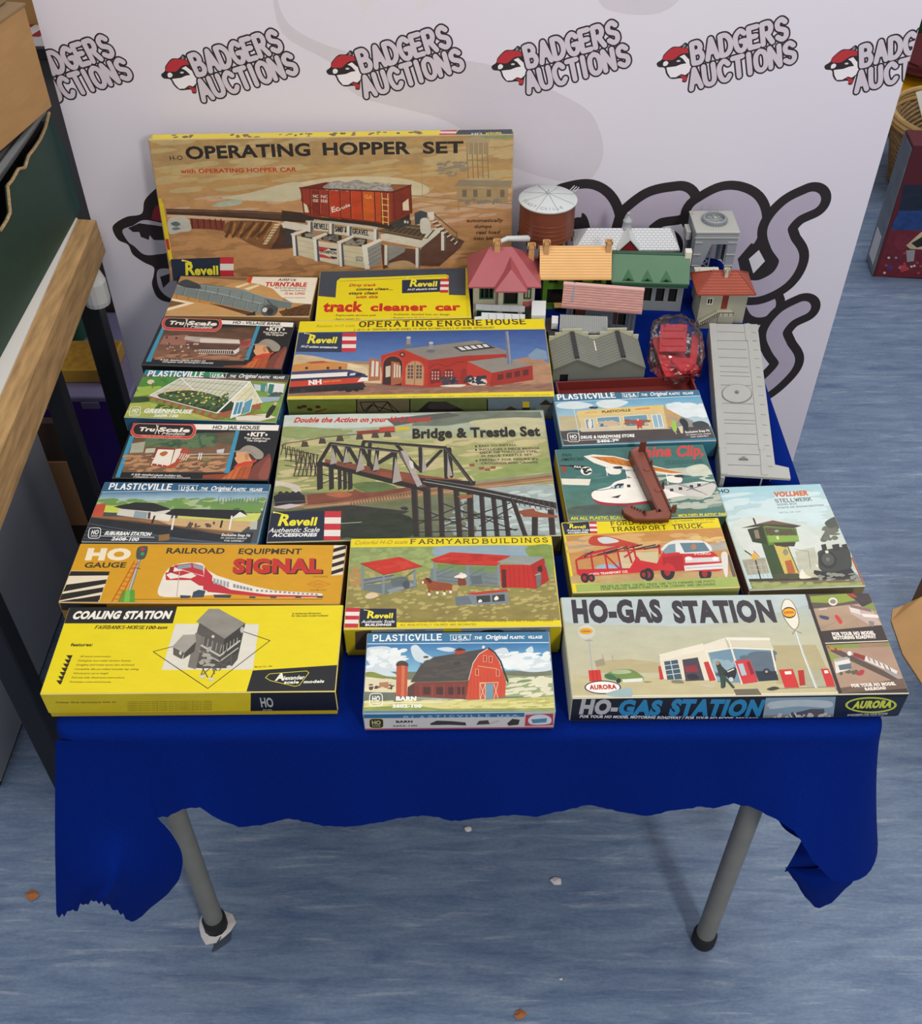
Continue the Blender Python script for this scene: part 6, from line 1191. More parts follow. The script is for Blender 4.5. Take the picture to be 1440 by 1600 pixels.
A.sc(['3a3430'], 6, 240, 208, 300, 216, 16, 5); A.t('PLASTICVILLE', 325, 243, 488, 232, 13, '5a4a24', .05); A.t('HARDWARE', 515, 226, 600, 218, 9, 'c04a2a', .03); A.t('DRUGS', 230, 246, 295, 241, 8, 'c88a3a', .02)
for q in ('225,280 270,275 272,330 230,333', '290,270 418,262 422,320 295,325', '440,262 578,252 585,318 448,322'): A.p('6a93a8', q, .12); A.l('e8e4d2', 4, q + ' ' + q.split()[0])
A.p('8fb0c0', '605,255 660,250 668,325 612,330', .1); A.l('e8ecec', 4, '635,252 642,328'); A.l('e8ecec', 4, '605,255 660,250 668,325 612,330 605,255')
A.sc(['8a5a48', 'c8b090', '4a6a7c', 'a86a58'], 30, 300, 290, 415, 315, 16, 8); A.sc(['8a5a48', 'c8b090', 'd8a050', '4a6a7c'], 30, 450, 285, 580, 312, 16, 8); A.c('e0d8cc', '240,295 255,275 262,300 255,330 242,330', .05)
A.p('4a4442', '78,345 500,340 700,330 830,320 945,330 968,390 100,425', .2); A.p('c8bea8', '180,332 690,330 720,335 200,350', .1); A.p('8a8a84', '780,262 850,290 840,325 720,330', .2); A.c('3a4448', '845,300 900,290 940,310 930,328 850,322', .15)
A.c('b83a2c', '512,290 525,285 540,300 540,335 528,325 516,338 512,310', .1); A.l('b83a2c', 8, '500,292 545,288'); A.e('d8b090', 522, 282, 7, 7)
A.c('9ac050', '720,290 732,282 742,300 745,330 738,350 722,348 715,320', .1); A.e('c89870', 726, 280, 8, 8); A.l('d8b8a0', 5, '728,348 738,365'); A.c('2a3034', '765,290 790,275 815,300 808,355 790,355 785,330', .1); A.e('3a3a38', 782, 280, 11, 6); A.p('d8c8b0', '752,325 780,320 778,362 765,362', .1); A.l('d8dcd4', 3, '168,205 185,362')
for i in range(3): A.p('9a9c94', [(700 + i * 20, 252 + i * 8), (712 + i * 20, 257 + i * 8), (714 + i * 20, 280 + i * 6), (702 + i * 20, 277 + i * 6)], .1)
ho_badge(A, 122, 355, 62, 50); A.t('DRUG & HARDWARE STORE', 192, 388, 492, 380, 16, 'f0f0ea', .05, .1); A.l('e8e8e2', 3, '184,398 410,388'); A.t('2406-79', 278, 410, 400, 406, 13, 'f0f0ea', .06, .1); A.l('e8e8e2', 3, '100,395 122,398')
A.t('Exclusive Snap Fit', 792, 362, 942, 352, 13, 'e8e8e2', .03, .1); A.t('no cement ever needed', 795, 375, 945, 368, 8, 'd8d8d2', .02); A.t('FOR ASSEMBLY', 822, 388, 932, 382, 8, 'd8d8d2', .02)
village_head(A, 92, 168, 872, 128, 27); A.done()

# ---- flying boat box
A = kit_box('sea green kit box with white flying boat picture, under the brown crane piece', [(870, 701), (1104, 694), (1129, 805), (884, 816.5)], .037, '4a7a70', {'front': '3a5a44', 'left': '8a7a40', 'right': '3a6a6a'}, '3d3a2c')
A.frame(850, 580, 3.6923)
A.g('3d6c66', '3f6f6a', '70,455 935,425 985,640 85,660', .18); A.g('45756c', '56705c', '85,650 985,630 1030,830 110,865', .25); A.c('b8bfae', '560,590 800,560 940,570 985,610 985,640 800,600 640,640', .2); A.c('c8ccb8', '830,560 930,540 970,590 960,640 850,600', .15)
A.sc(['5a8a80', '36605a', '6a9488', '4a7a72'], 80, 90, 600, 1000, 820, 50, 9, .15); A.sc(['8a9488', 'b0b8a8', '6a7a70', 'c0c4b4'], 60, 640, 700, 1010, 790, 45, 8, .15); A.c('4a5a50', '150,790 400,770 520,800 400,830 150,830', .3)
A.p('e2dccb', '92,622 275,625 262,662 85,658', .05); A.c('8a4a3a', '105,550 130,545 135,580 110,585', .15); A.l('1c2422', 10, '100,545 170,548 240,555 270,562'); A.p('1c2422', '150,540 260,548 262,575 190,568', .1); A.t('PAA', 180, 558, 222, 560, 12, 'e8e4d8', .04, .2); A.e('f0ece0', 252, 577, 34, 25); A.sc(['1c2422'], 9, 232, 562, 275, 592, 12, 8)
A.t('PAN', 112, 492, 168, 490, 18, '1c2c2a', .02, .3); A.t('AMERICAN', 104, 518, 236, 516, 20, '1c2c2a', .02, .3)
# plane
A.p('e8e4d6', '242,490 300,480 420,490 820,592 760,602 520,575 370,555 300,530', .06); A.p('c87a2a', '280,492 420,495 540,530 820,592 740,592 500,552 400,535', .1)
for i in range(6): A.l('8a4a1c', 5, [(320 + i * 40, 498 + i * 8), (345 + i * 40, 512 + i * 9)])
for x, y in ((395, 575), (510, 595), (740, 625)): A.c('e8e4d8', [(x - 25, y - 15), (x + 20, y - 18), (x + 60, y - 5), (x + 50, y + 20), (x, y + 22), (x - 25, y + 5)], .08); A.c('2a2e30', [(x + 15, y - 20), (x + 60, y - 25), (x + 70, y - 12), (x + 30, y - 10)], .1); A.l('f0f0ea', 4, [(x - 26, y - 35), (x - 22, y + 30)])
A.c('f0ece0', '272,712 300,690 380,668 420,640 520,618 600,640 720,665 900,640 985,660 960,690 930,730 800,720 640,752 450,772 330,768 285,745', .06); A.c('c8c4bc', '700,665 900,645 985,658 940,725 820,720 720,690', .1); A.c('a02c3c', '272,735 330,758 470,765 640,745 640,760 470,778 320,772', .08)
A.p('26303a', '385,675 430,652 465,650 460,675 400,682', .1)
for x in (395, 420, 445): A.p('a8c0c8', [(x, 668), (x + 16, 660), (x + 16, 676), (x, 680)], .05)
for x, y in ((492, 665), (735, 688), (785, 680), (848, 668), (892, 660)): A.r('26303a', x - 10, y - 8, x + 10, y + 8)
A.p('2a2e30', '380,732 420,722 445,715 425,735', .1); A.l('4a4a48', 5, '272,690 330,690 390,680'); A.l('8a8a84', 6, '690,640 800,655 930,715'); A.l('5a5c5c', 5, '760,650 900,700'); A.l('5a5c5c', 5, '820,690 980,640')
A.t('China', 520, 500, 752, 490, 62, 'cf4038', .035, .3); A.t('Clip,', 780, 494, 935, 486, 62, 'cf4038', .035, .3)
A.t('FIRST TRANS-PACIFIC AIRLINER', 710, 528, 925, 520, 9, '2a4a48', .02, .1); A.t('AUTHENTIC PLASTIC MODEL', 710, 542, 935, 532, 9, '2a4a48', .02, .1)
A.t('AN ALL PLASTIC SCALE MODEL', 140, 862, 560, 850, 17, 'd8d03a', .04); A.t('MOLDED PLASTIC PARTS', 760, 842, 1060, 830, 17, 'd8d03a', .04)
A.left.frame(0, 0, 1).p('cfc030', '868,700 886,822 880,840 862,720', .1); A.done()

# ---- truck box
A = kit_box('yellow edged kit box with red car transporter truck picture', [(881, 816), (1123, 808), (1155, 918), (889, 926)], .04, 'd9c416', {'front': 'a8b060', 'left': '6a6a2a', 'right': 'c8b414'}, 'b9a012')
A.frame(860, 750, 2.88)
A.p('e3cf18', '60,190 765,170 850,500 85,510', .03); A.g('c08a48', 'b98a54', '75,250 780,212 835,440 95,465', .15); A.p('c9b890', '300,300 480,290 480,400 300,420', .12); A.c('a89478', '100,270 300,260 480,290 470,320 120,320', .2); A.p('8aa0b4', '250,380 310,370 320,400 250,410', .1); A.c('b89a68', '90,430 400,425 835,410 835,440 92,465', .2)
A.sc(['c89858', 'b07c40', 'd0a468'], 50, 90, 245, 800, 320, 50, 8); A.sc(['d8b878'], 12, 640, 255, 780, 300, 20, 7); A.p('a8a498', '680,290 790,275 800,310 700,320', .2)
A.c('b8402c', '175,270 200,250 260,252 330,270 400,290 380,300 300,298 190,292', .1); A.c('c8ccc8', '215,262 260,255 310,275 240,285', .1); A.c('9ab0c0', '205,385 250,378 290,392 280,412 200,408', .1)
A.p('c4282c', '115,400 350,395 385,340 400,360 480,375 490,405 400,415 130,435 110,420', .1); A.t('AUTO TRANSPORT CO', 165, 428, 340, 415, 10, 'e8dcd0', .04)
for p in ('112,360 115,410', '180,325 185,405', '240,315 250,400', '300,315 310,400', '340,290 360,370', '370,290 380,350', '485,290 490,330', '112,360 160,330', '160,330 300,300', '120,355 300,320', '300,320 490,300', '185,330 310,300', '330,345 380,310', '240,330 300,395'): A.l('b8262a', 9, p)
for p in ('150,345 190,320', '210,335 300,310', '250,330 340,300', '330,310 410,290', '380,310 470,290', '420,310 490,295'): A.l('2a2a2c', 7, p)
for x, y, r in ((145, 440, 22), (175, 440, 18), (432, 425, 30), (412, 425, 22), (520, 412, 38), (690, 420, 34)): A.e('26262a', x, y, r * .85, r); A.e('9a2a2a', x - 2, y, r * .38, r * .5)
A.c('c42a2e', '480,360 520,310 580,325 700,318 740,330 765,370 770,395 740,410 600,408 550,410 500,405 470,400', .08); A.c('dcdcd6', '495,310 530,280 570,270 690,275 720,320 600,330 580,325 520,320', .08); A.p('5f7c88', '580,282 690,280 715,318 600,325', .12); A.p('7a96a0', '505,315 530,290 560,285 560,325 510,330', .12); A.l('dcdcd6', 6, '572,275 582,328'); A.c('a87a5c', '630,295 645,285 655,305 635,312', .1)
A.p('a81e24', '500,345 590,335 595,405 560,408 545,380 520,370 500,385', .1); A.p('d0ccc8', '600,350 755,345 758,365 602,372', .1); A.e('e8e8e2', 618, 352, 17, 9); A.e('e8e8e2', 738, 352, 14, 9); A.p('d8d8d4', '595,385 775,372 778,398 598,408', .08); A.l('8a8a88', 3, '600,396 775,385'); A.t('FORD', 645, 336, 720, 334, 9, 'e8c8b8', .03)
A.c('d8d4cc', '765,335 780,320 795,340 792,430 780,432 770,380', .08); A.c('6a5a54', '795,345 808,335 822,360 830,430 815,432', .1)
A.p('9cae5c', '100,470 838,435 850,500 105,512', .1); A.s_('MOLDED IN THREE COLORS TRUCK CAB TILTS FORWARD CAB PIVOTS', 215, 484, 735, 460, 9, '3a4a24', .18, False); A.s_('FROM TRAILER RAMPS FUNCTION FOR LOADING AND UNLOADING', 215, 496, 735, 474, 9, '3a4a24', .18, False)
A.p('232a3c', '65,195 182,188 186,240 72,246', .05); stripes(A, 184, 188, 216, 240, 5); revell(A, 92, 217, 166, 14); A.t('Authentic Scale', 82, 231, 180, 228, 9, 'e6e6e2', .02, .2); A.t('ACCESSORIES', 85, 241, 176, 238, 7, 'eaeae6', .05)
A.s_('FORD AUTO', 282, 204, 508, 194, 16, '4a3414', .2, True, gap=.4); A.s_('TRANSPORT TRUCK', 282, 230, 685, 213, 17, '4a3414', .2, True, gap=.4); A.t('in realistic H-O scale', 562, 188, 742, 178, 9, '8a7a18', .015); A.t('Easy to assemble plastic kit', 568, 200, 735, 190, 6, '6a5c18', .01)
A.done()

# ---- signal box kit
A = kit_box('pale blue kit box with green signal tower and steam engine picture, at the right edge', [(1128, 760), (1292, 756), (1341, 915), (1158, 924)], .03, 'b8cfd0', {'front': '8a7a50', 'left': '5a3a2a', 'right': 'c08a50'}, 'b9b09a')
A.frame(860, 750, 2.88)
A.g('9cc6d0', 'c4d2cc', '770,28 1245,15 1290,200 810,210', .08); A.g('c8d4cc', 'c0c4b0', '810,205 1290,200 1360,400 860,420', .1); A.sc(['b0d0d8', 'c8dcdc', 'd4dcd4'], 40, 800, 60, 1250, 200, 60, 14, .06); A.c('cfd6cc', '830,200 950,160 1100,200 1200,250 1180,330 900,340', .08)
A.p('a09c88', '845,360 950,350 960,420 860,430', .2); A.p('b8b8a4', '1090,320 1180,300 1190,420 1100,430', .15); A.l('8a8c80', 3, '1090,310 1150,320 1150,400'); A.p('c0b898', '1110,420 1200,415 1200,450 1110,450', .2)
A.p('6f6448', '862,450 1390,435 1385,490 875,502', .25); A.p('8a9458', '870,462 1100,470 1388,455 1388,500 880,505', .25); A.sc(['5a5a3a', '9aa060', '786a48', '4a4a34'], 60, 880, 465, 1380, 495, 30, 7, .15); A.p('3a342c', '862,448 1380,432 1382,445 864,460', .2); A.p('c06a34', '1225,498 1290,496 1290,503 1225,503', .05)
# tower
A.p('3f5226', '945,285 1010,290 1060,285 1100,430 1050,445 980,450', .12); A.p('c9b45c', '1000,290 1055,285 1090,410 1108,440 1050,445 1030,440', .12); A.p('354a24', '945,290 1000,292 1035,445 975,450', .15); A.p('b0602c', '1038,365 1068,358 1080,418 1045,425', .12); A.c('8a8a70', '1035,325 1048,308 1060,325 1046,340', .1); A.p('4a4a30', '975,425 1090,420 1110,440 980,450', .2)
A.p('2f3c20', '890,220 962,205 975,290 905,278', .12); A.p('5f8230', '962,205 1110,215 1115,275 975,292', .1); A.p('86a844', '975,248 1115,248 1115,272 980,280', .08); A.p('4a5c34', '968,212 1105,222 1110,248 972,248', .15); A.sc(['9aa890', '5a4a38', '7a8a70', 'c89870'], 26, 980, 220, 1095, 246, 12, 6); A.p('d8d8b0', '1015,252 1025,251 1028,266 1017,267', .05)
A.p('8a7a68', '918,225 938,222 942,262 922,262', .12); A.p('4a3a30', '862,215 930,198 1010,180 1135,205 1100,215 975,205', .12); A.p('6a5848', '935,198 1012,180 1100,200 1000,198', .1); A.l('3a302a', 8, '925,172 930,195'); A.l('4a3a2a', 6, '1005,290 1050,300 1080,285')
A.p('3a342c', '1000,282 1100,278 1090,298 1010,296', .1)
# railings, signal
A.l('2e3028', 6, '905,350 918,450'); A.l('2a2a28', 7, '865,318 900,345'); A.p('d8a834', '885,345 905,325 920,350 905,362', .1); A.l('c84a3a', 5, '905,320 925,345')
for x in (870, 895, 925, 945): A.l('b8b4a0', 3, [(x, 370), (x + 8, 440)])
A.l('b8b4a0', 3, '865,390 950,380'); A.l('b8b4a0', 3, '868,410 955,402'); A.c('e0dcc8', '1095,430 1110,400 1125,425 1150,440 1100,445', .1)
# steam engine
A.c('3a3c38', '1195,320 1240,310 1320,300 1335,340 1325,400 1240,420 1190,400 1190,350', .15); A.e('2a2c2a', 1232, 358, 40, 40); A.e('4a4e4a', 1232, 356, 28, 28); A.e('6a6e68', 1232, 356, 9, 9); A.p('2c2e2c', '1210,290 1232,286 1236,325 1214,328', .1); A.p('2c2e2c', '1258,290 1290,285 1292,315 1262,318', .1); A.p('2c2e2c', '1300,290 1325,285 1330,310 1305,310', .1); A.e('d8d4c0', 1232, 322, 8, 7); A.e('d8d4c0', 1180, 385, 7, 7)
A.p('26282a', '1165,405 1240,415 1330,395 1350,430 1200,450 1160,420', .2); A.sc(['8a8a80', '5a5a54', 'a09a88'], 26, 1180, 420, 1365, 450, 16, 6); A.c('5a5c50', '1210,270 1235,230 1255,200 1290,190 1300,215 1260,240 1235,275', .35); A.sc(['4a4c42', '6a6c60'], 16, 1225, 210, 1285, 265, 16, 9, .2); A.c('4a5448', '1240,190 1290,165 1300,200 1260,215', .3)
A.p('a0482a', '1335,348 1345,345 1380,440 1388,498 1380,490', .1)
A.t('HO', 785, 56, 836, 54, 17, '2c3438', .03); A.t('VOLLMER', 1032, 74, 1186, 68, 21, 'c8622c', .06, .15); A.s_('STELLWERK', 1036, 100, 1196, 92, 14, '4a5a5e', .2, True); A.t('SIGNAL BOX', 1040, 114, 1130, 109, 9, '6a7a7c', .02); A.t('POSTE DE SIGNALISATION', 1042, 128, 1245, 116, 8, '6a7a7c', .02); A.t('BESTELL NR. 5704', 1046, 148, 1140, 144, 6, '7a8a8a', .01)
A.done()

# ---- big petrol station box
A = kit_box('wide kit box with petrol station picture and roadway insets, at the front right corner', [(878, 934), (1361, 925), (1418, 1085), (890, 1090)], .049, 'b8b89c', {'front': '15171f', 'left': 'd0ccba', 'right': '1c2436'}, '2a2c30', lid=.95)
A.frame(860, 900, 2.4828)
A.g('a4b8ba', 'b8b9a0', '45,75 985,62 1040,200 55,210', .08); A.g('b8b9a0', 'c0b896', '55,205 1040,195 1105,465 80,468', .08); A.c('b6c2c0', '50,80 300,80 600,75 980,70 1000,110 600,190 300,190 60,180', .08); A.p('bdb38a', '80,385 700,400 1100,430 1108,462 82,466', .1); A.l('dad2b8', 6, '80,464 600,462 1108,455'); A.p('6a6450', '690,440 785,438 800,462 700,464', .15)
A.p('b0a47c', '840,270 1020,268 1060,360 1075,430 860,420', .06)
# distant block, car, sign and pumps at left
A.p('b5a880', '165,330 300,322 410,335 420,375 175,375', .08); A.p('9a9078', '165,330 200,318 205,345 170,352', .1); A.l('9a9684', 3, '195,305 198,330'); A.l('9a9684', 3, '232,308 235,328')
A.l('a8aaa4', 5, '145,235 155,370'); A.e('c8c8bc', 138, 218, 32, 27); A.e('d8a020', 137, 215, 26, 12); A.t('AURORA', 120, 219, 154, 218, 6, 'a03020', .03); A.l('8a8a84', 3, '132,252 158,250'); A.p('c8332c', '140,365 185,363 190,408 143,408', .08); A.l('8f221c', 2, '155,365 158,408'); A.l('8f221c', 2, '170,365 174,408')
A.c('6f8a48', '200,385 240,365 300,362 340,385 345,402 290,410 215,400', .12); A.c('a8b890', '225,372 250,364 290,364 300,375 250,380', .1); A.p('d8dcd0', '265,400 345,395 342,408 270,412', .08); A.e('2c2e2a', 252, 405, 9, 10); A.c('3f6a48', '200,382 225,380 250,400 215,400', .1); A.c('8a8a5a', '345,408 380,408 360,414', .1)
# building
A.p('dcd4be', '412,325 585,285 620,405 425,400', .05); A.l('b83a30', 7, '412,312 580,284'); A.p('e2dac6', '410,305 580,262 585,288 414,330', .04); A.p('3f5560', '428,332 480,325 495,400 438,402', .1); A.p('46404a', '498,325 558,316 580,405 508,408', .12)
for i in range(3): A.l('c8d0cc', 3, [(430 + i * 3, 348 + i * 18), (484 + i * 3, 341 + i * 18)])
A.l('c8d0cc', 3, '453,330 465,402'); A.p('8a3038', '505,350 550,345 560,370 512,375', .15); A.c('2c2a30', '515,385 545,380 560,398 525,402', .1)
A.p('ded7c4', '580,268 665,240 680,290 590,300', .05); A.p('cfc8b0', '668,240 835,242 855,285 690,282', .05); A.p('e4dece', '668,238 840,240 842,250 672,250', .03); A.p('6f8fa0', '600,295 690,280 725,415 630,412', .12); A.p('6f8fa0', '690,283 845,285 860,400 735,410', .12); A.sc(['4a5a6a', '8fa8b4', '5a6a78'], 50, 620, 330, 700, 400, 18, 10); A.sc(['4a5a6a', '9ab4bc', '5a6a78', 'a8bcc0'], 60, 720, 300, 850, 395, 24, 10)
for p in ('680,245 725,418', '590,292 625,405', '845,285 862,380', '600,295 690,280 848,286'): A.l('e4decc', 7, p)
A.p('c03230', '580,335 598,332 625,405 600,408', .08); A.p('c8363a', '700,330 758,325 788,412 728,420', .08); A.p('a8bcc4', '712,342 732,340 745,385 725,388', .08); A.p('8a2028', '745,335 758,332 775,380 762,385', .1)
A.c('2f3a34', '628,340 640,332 650,350 670,370 690,385 665,390 660,430 645,430 640,395 632,365', .1); A.l('2f4a3c', 12, '655,390 690,432'); A.l('2f4a3c', 12, '650,390 648,432'); A.e('a8845c', 634, 338, 7, 8); A.c('26262a', '660,375 700,355 705,380 690,405 670,395', .1); A.l('d8d4c8', 5, '672,372 695,362'); A.e('c8c8c4', 683, 402, 9, 9)
A.p('26303a', '778,370 860,370 868,405 790,410', .15); A.e('26262a', 822, 372, 14, 12); A.e('9a9aa0', 822, 372, 6, 5)
A.p('c8302e', '870,365 925,362 948,435 892,440', .08); A.p('e8e4d8', '892,372 918,370 920,382 895,384', .05); A.p('b02628', '945,368 968,366 972,425 950,428', .1); A.p('c8302e', '1030,362 1065,360 1095,430 1052,432', .08); A.p('e8e4d8', '1048,368 1062,367 1066,378 1050,380', .05); A.l('8a8a70', 4, '860,438 1100,432'); A.p('a9a78c', '975,365 1035,362 1055,430 975,435', .1)
A.p('c03230', '405,350 415,350 425,400 410,402', .1); A.c('7a7a64', '455,405 490,404 500,416 460,415', .15); A.c('c8bca0', '560,420 620,425 600,432', .1); A.c('3a3a38', '820,440 850,430 870,438 840,446', .1)
# tall sign
A.l('b8bcb4', 10, '945,215 968,300 1015,435'); A.l('e0e2d8', 4, '943,215 966,300 1012,435'); A.c('e2ddcc', '890,125 905,92 930,95 950,130 958,180 938,208 905,170', .05); A.l('8a7a5c', 3, '890,125 905,92 930,95 950,130 958,180 938,208 905,170 890,125', smooth=True); A.e('26241e', 921, 142, 27, 22); A.e('e8a81e', 921, 142, 25, 17); A.t('AURORA', 902, 147, 941, 144, 10, 'b0401e', .05); A.l('8a8c84', 4, '930,226 940,212 965,222')
A.t('HO-GAS', 90, 178, 432, 176, 82, '38343a', .06); A.t('STATION', 475, 178, 872, 174, 80, '38343a', .06)
A.e('2c2f4a', 192, 430, 69, 26, 0, 28); A.e('eeeae0', 192, 430, 64, 22, 0, 28); A.t('AURORA', 142, 438, 245, 436, 17, 'b8322c', .06); A.c('9ab0b0', '200,455 290,432 300,465 240,466', .1)
# right panels
A.p('3a302e', '985,62 1255,55 1390,468 1108,468', .06)
A.g('b0967c', 'a48a72', '1000,105 1262,100 1300,190 1040,215', .12); A.p('5a5048', '992,70 1250,62 1262,100 1000,128', .15); A.p('8a9a3c', '1005,78 1150,66 1190,92 1120,105 1010,102', .12); A.c('40383a', '1150,62 1230,65 1255,95 1215,118 1190,95', .15); A.p('b03a34', '1150,62 1175,62 1195,80 1180,82', .1); A.p('7f8f44', '1215,118 1260,100 1272,130 1250,140', .12); A.l('d8d0c0', 4, '1040,130 1070,126'); A.e('e0dcd0', 1096, 98, 18, 16); A.e('8a8478', 1096, 98, 12, 9)
A.p('c0a8a0', '1155,115 1250,130 1290,190 1240,192 1165,145', .12); A.p('8a6a6a', '1160,108 1245,128 1250,140 1165,120', .12); A.p('e4dcd0', '1205,145 1275,150 1282,162 1215,158', .06); A.p('d8d0c8', '1160,120 1200,130 1205,150 1165,138', .06); A.c('3f4a68', '1040,152 1075,158 1072,170 1045,164', .1); A.c('c83a3a', '1100,155 1112,152 1130,178 1118,185', .1); A.l('8a7866', 2, '1040,205 1100,180'); A.c('8a8078', '1235,175 1255,178 1252,195 1238,192', .1)
A.t('FOR YOUR HO MODEL', 1088, 232, 1258, 226, 13, 'e8e0d4', .07); A.t('MOTORING ROADWAY', 1092, 247, 1264, 241, 13, 'e8e0d4', .07)
A.l('e8dcc8', 4, '1048,262 1312,252'); A.p('a88a74', '1050,270 1315,258 1370,410 1090,440', .12); A.p('8a9a40', '1052,278 1110,320 1080,335 1062,330', .12); A.p('7f9044', '1060,268 1312,258 1316,275 1090,282', .15); A.p('5a4c44', '1062,272 1100,282 1350,400 1375,430 1340,420 1080,295', .12); A.p('9a7a60', '1190,262 1300,258 1305,270 1200,280', .15)
for p, c in (('1070,275 1090,275 1095,288 1075,288', 'c87a34'), ('1100,280 1120,280 1122,290 1105,290', 'c87a34'), ('1170,298 1215,312 1210,330 1165,312', '8a3430'), ('1215,312 1290,345 1340,372 1335,385 1210,330', 'd8d0c8'), ('1290,358 1355,395 1352,410 1285,370', '9a9490')): A.p(c, p, .1)
for i in range(5): A.l('4a4448', 4, [(1225 + i * 20, 318 + i * 9), (1232 + i * 20, 330 + i * 10)])
A.e('e8e4dc', 1152, 302, 9, 9); A.p('dcd8d0', '1090,330 1150,320 1158,362 1095,380', .08); A.p('5a6a74', '1105,348 1155,340 1158,362 1110,368', .12); A.p('a8a49c', '1085,325 1140,315 1155,322 1095,335', .08); A.c('a83a40', '1175,380 1195,366 1208,370 1200,386 1180,388', .1); A.sc(['3a4a38', '5a5a48'], 10, 1100, 370, 1180, 385, 9, 7); A.p('6a5648', '1090,440 1380,400 1388,440 1110,465', .15); A.l('8a7464', 3, '1100,460 1290,410')
A.t('FOR YOUR HO MODEL', 1155, 434, 1332, 426, 12, 'e8e0d4', .07); A.t('RAILROAD', 1208, 447, 1292, 442, 11, 'e8e0d4', .07)
A.p('34292a', '985,62 998,62 1118,468 1104,468', .04)
F = A.front.frame(860, 900, 2.4828)
F.t('HO-', 110, 532, 256, 534, 54, 'b8b8ba', .06); F.t('GAS', 258, 536, 422, 538, 56, '2a86b8', .06); F.t('STATION', 456, 538, 812, 540, 60, '2a86b8', .06); F.t('FOR YOUR HO MODEL MOTORING ROADWAY / FOR YOUR HO MODEL RAILROAD', 112, 549, 802, 558, 10, 'd8d8dc', .05, .1)
F.p('8aa4b4', '835,472 1106,468 1090,560 818,562', .1); F.c('c0ccd0', '850,490 950,480 1080,485 1080,510 960,505 850,515', .1); F.p('8a8478', '825,540 1095,535 1090,560 818,562', .15); F.p('5a5a62', '950,530 1010,515 1060,515 1062,555 945,558', .12); F.p('d8d4cc', '925,535 950,530 955,558 928,558', .05); F.p('2a2a30', '932,538 946,535 948,556 935,556', .05); F.sc(['a83a38', '5a5a5c', 'c8c4b8'], 26, 840, 535, 1085, 556, 9, 7); F.e('b89a88', 840, 512, 8, 7)
F.p('1c2438', '1106,468 1390,468 1360,540 1092,560', .05); F.e('c6cf3c', 1242, 500, 100, 31, 0, 30); F.e('1c2438', 1242, 500, 91, 25, 0, 30); F.t('AURORA', 1168, 512, 1320, 508, 26, 'd0d844', .07); F.t('ENGINEERED FOR YOUR FUTURE', 1150, 542, 1305, 536, 6, 'd0d0d4', .03); F.t('WEST HEMPSTEAD N.Y.', 1165, 548, 1290, 544, 5, 'b0b0b8', .02)
L_ = A.left.frame(860, 900, 2.4828); L_.t('HO-GAS STATION', 72, 450, 60, 262, 12, 'b83a3a', .06)
A.done()
# ================================================================== loose plastic models at the back right of the table
MG = 'loose plastic models on the blue cloth'
Z0 = TZ + .0004
def pm(name, col, rough=.42, **k): return mat(name, col, rough, .5, **k)
def gable(mb, x0, x1, y0, y1, ze, zr, over=.004, th=.003, mi=0, M=None):      # two roof slabs with the ridge along x
    ym = (y0 + y1) / 2; T_ = (lambda p: M @ Vector(p)) if M is not None else Vector
    for s in (-1, 1):
        ye = y0 - over if s < 0 else y1 + over; ze2 = ze - over * (zr - ze) / ((y1 - y0) / 2)
        b = [(x0 - over, ye, ze2), (x1 + over, ye, ze2), (x1 + over, ym, zr), (x0 - over, ym, zr)]
        if s > 0: b = [b[1], b[0], b[3], b[2]]
        mb.hexa([T_(p) for p in b], [T_((p[0], p[1], p[2] + th)) for p in b], mi)
def hip(mb, x0, x1, y0, y1, ze, zr, rx0, rx1, ry, th=.003, mi=0, M=None):
    T_ = (lambda p: M @ Vector(p)) if M is not None else Vector
    e = [T_(p) for p in ((x0, y0, ze), (x1, y0, ze), (x1, y1, ze), (x0, y1, ze))]; lo = [p - Vector((0, 0, th)) for p in e]; r = [T_((rx0, ry, zr)), T_((rx1, ry, zr))]
    mb.face([e[0], e[1], r[1], r[0]], mi=mi); mb.face([e[2], e[3], r[0], r[1]], mi=mi); mb.face([e[1], e[2], r[1]], mi=mi); mb.face([e[3], e[0], r[0]], mi=mi)
    for i in range(4): mb.face([lo[i], lo[(i + 1) % 4], e[(i + 1) % 4], e[i]], mi=mi)
    mb.face(lo[::-1], mi=mi)
def walls(mb, x0, x1, y0, y1, z0, z1, t=.002, holes=(), M=None):              # front wall (low y) pierced by holes (x0, x1, z0, z1)
    mb.box(x0, x1, y1 - t, y1, z0, z1, M=M); mb.box(x0, x0 + t, y0 + t, y1 - t, z0, z1, M=M); mb.box(x1 - t, x1, y0 + t, y1 - t, z0, z1, M=M)
    xs = sorted({x0, x1, *[h[0] for h in holes], *[h[1] for h in holes]}); zs = sorted({z0, z1, *[h[2] for h in holes], *[h[3] for h in holes]})
    for a, b in zip(xs, xs[1:]):
        for c, d in zip(zs, zs[1:]):
            if not any(h[0] <= a and b <= h[1] and h[2] <= c and d <= h[3] for h in holes): mb.box(a, b, y0, y0 + t, c, d, M=M)
def frame_(mb, x0, x1, y, z0, z1, w=.0018, bars=1, M=None):
    for a in ((x0, x1, z0, z0 + w), (x0, x1, z1 - w, z1), (x0, x0 + w, z0 + w, z1 - w), (x1 - w, x1, z0 + w, z1 - w)): mb.box(a[0], a[1], y, y + .0012, a[2], a[3], M=M)
    for i in range(bars): xm = x0 + (x1 - x0) * (i + 1) / (bars + 1); mb.box(xm - w / 3, xm + w / 3, y, y + .001, z0 + w, z1 - w, M=M)
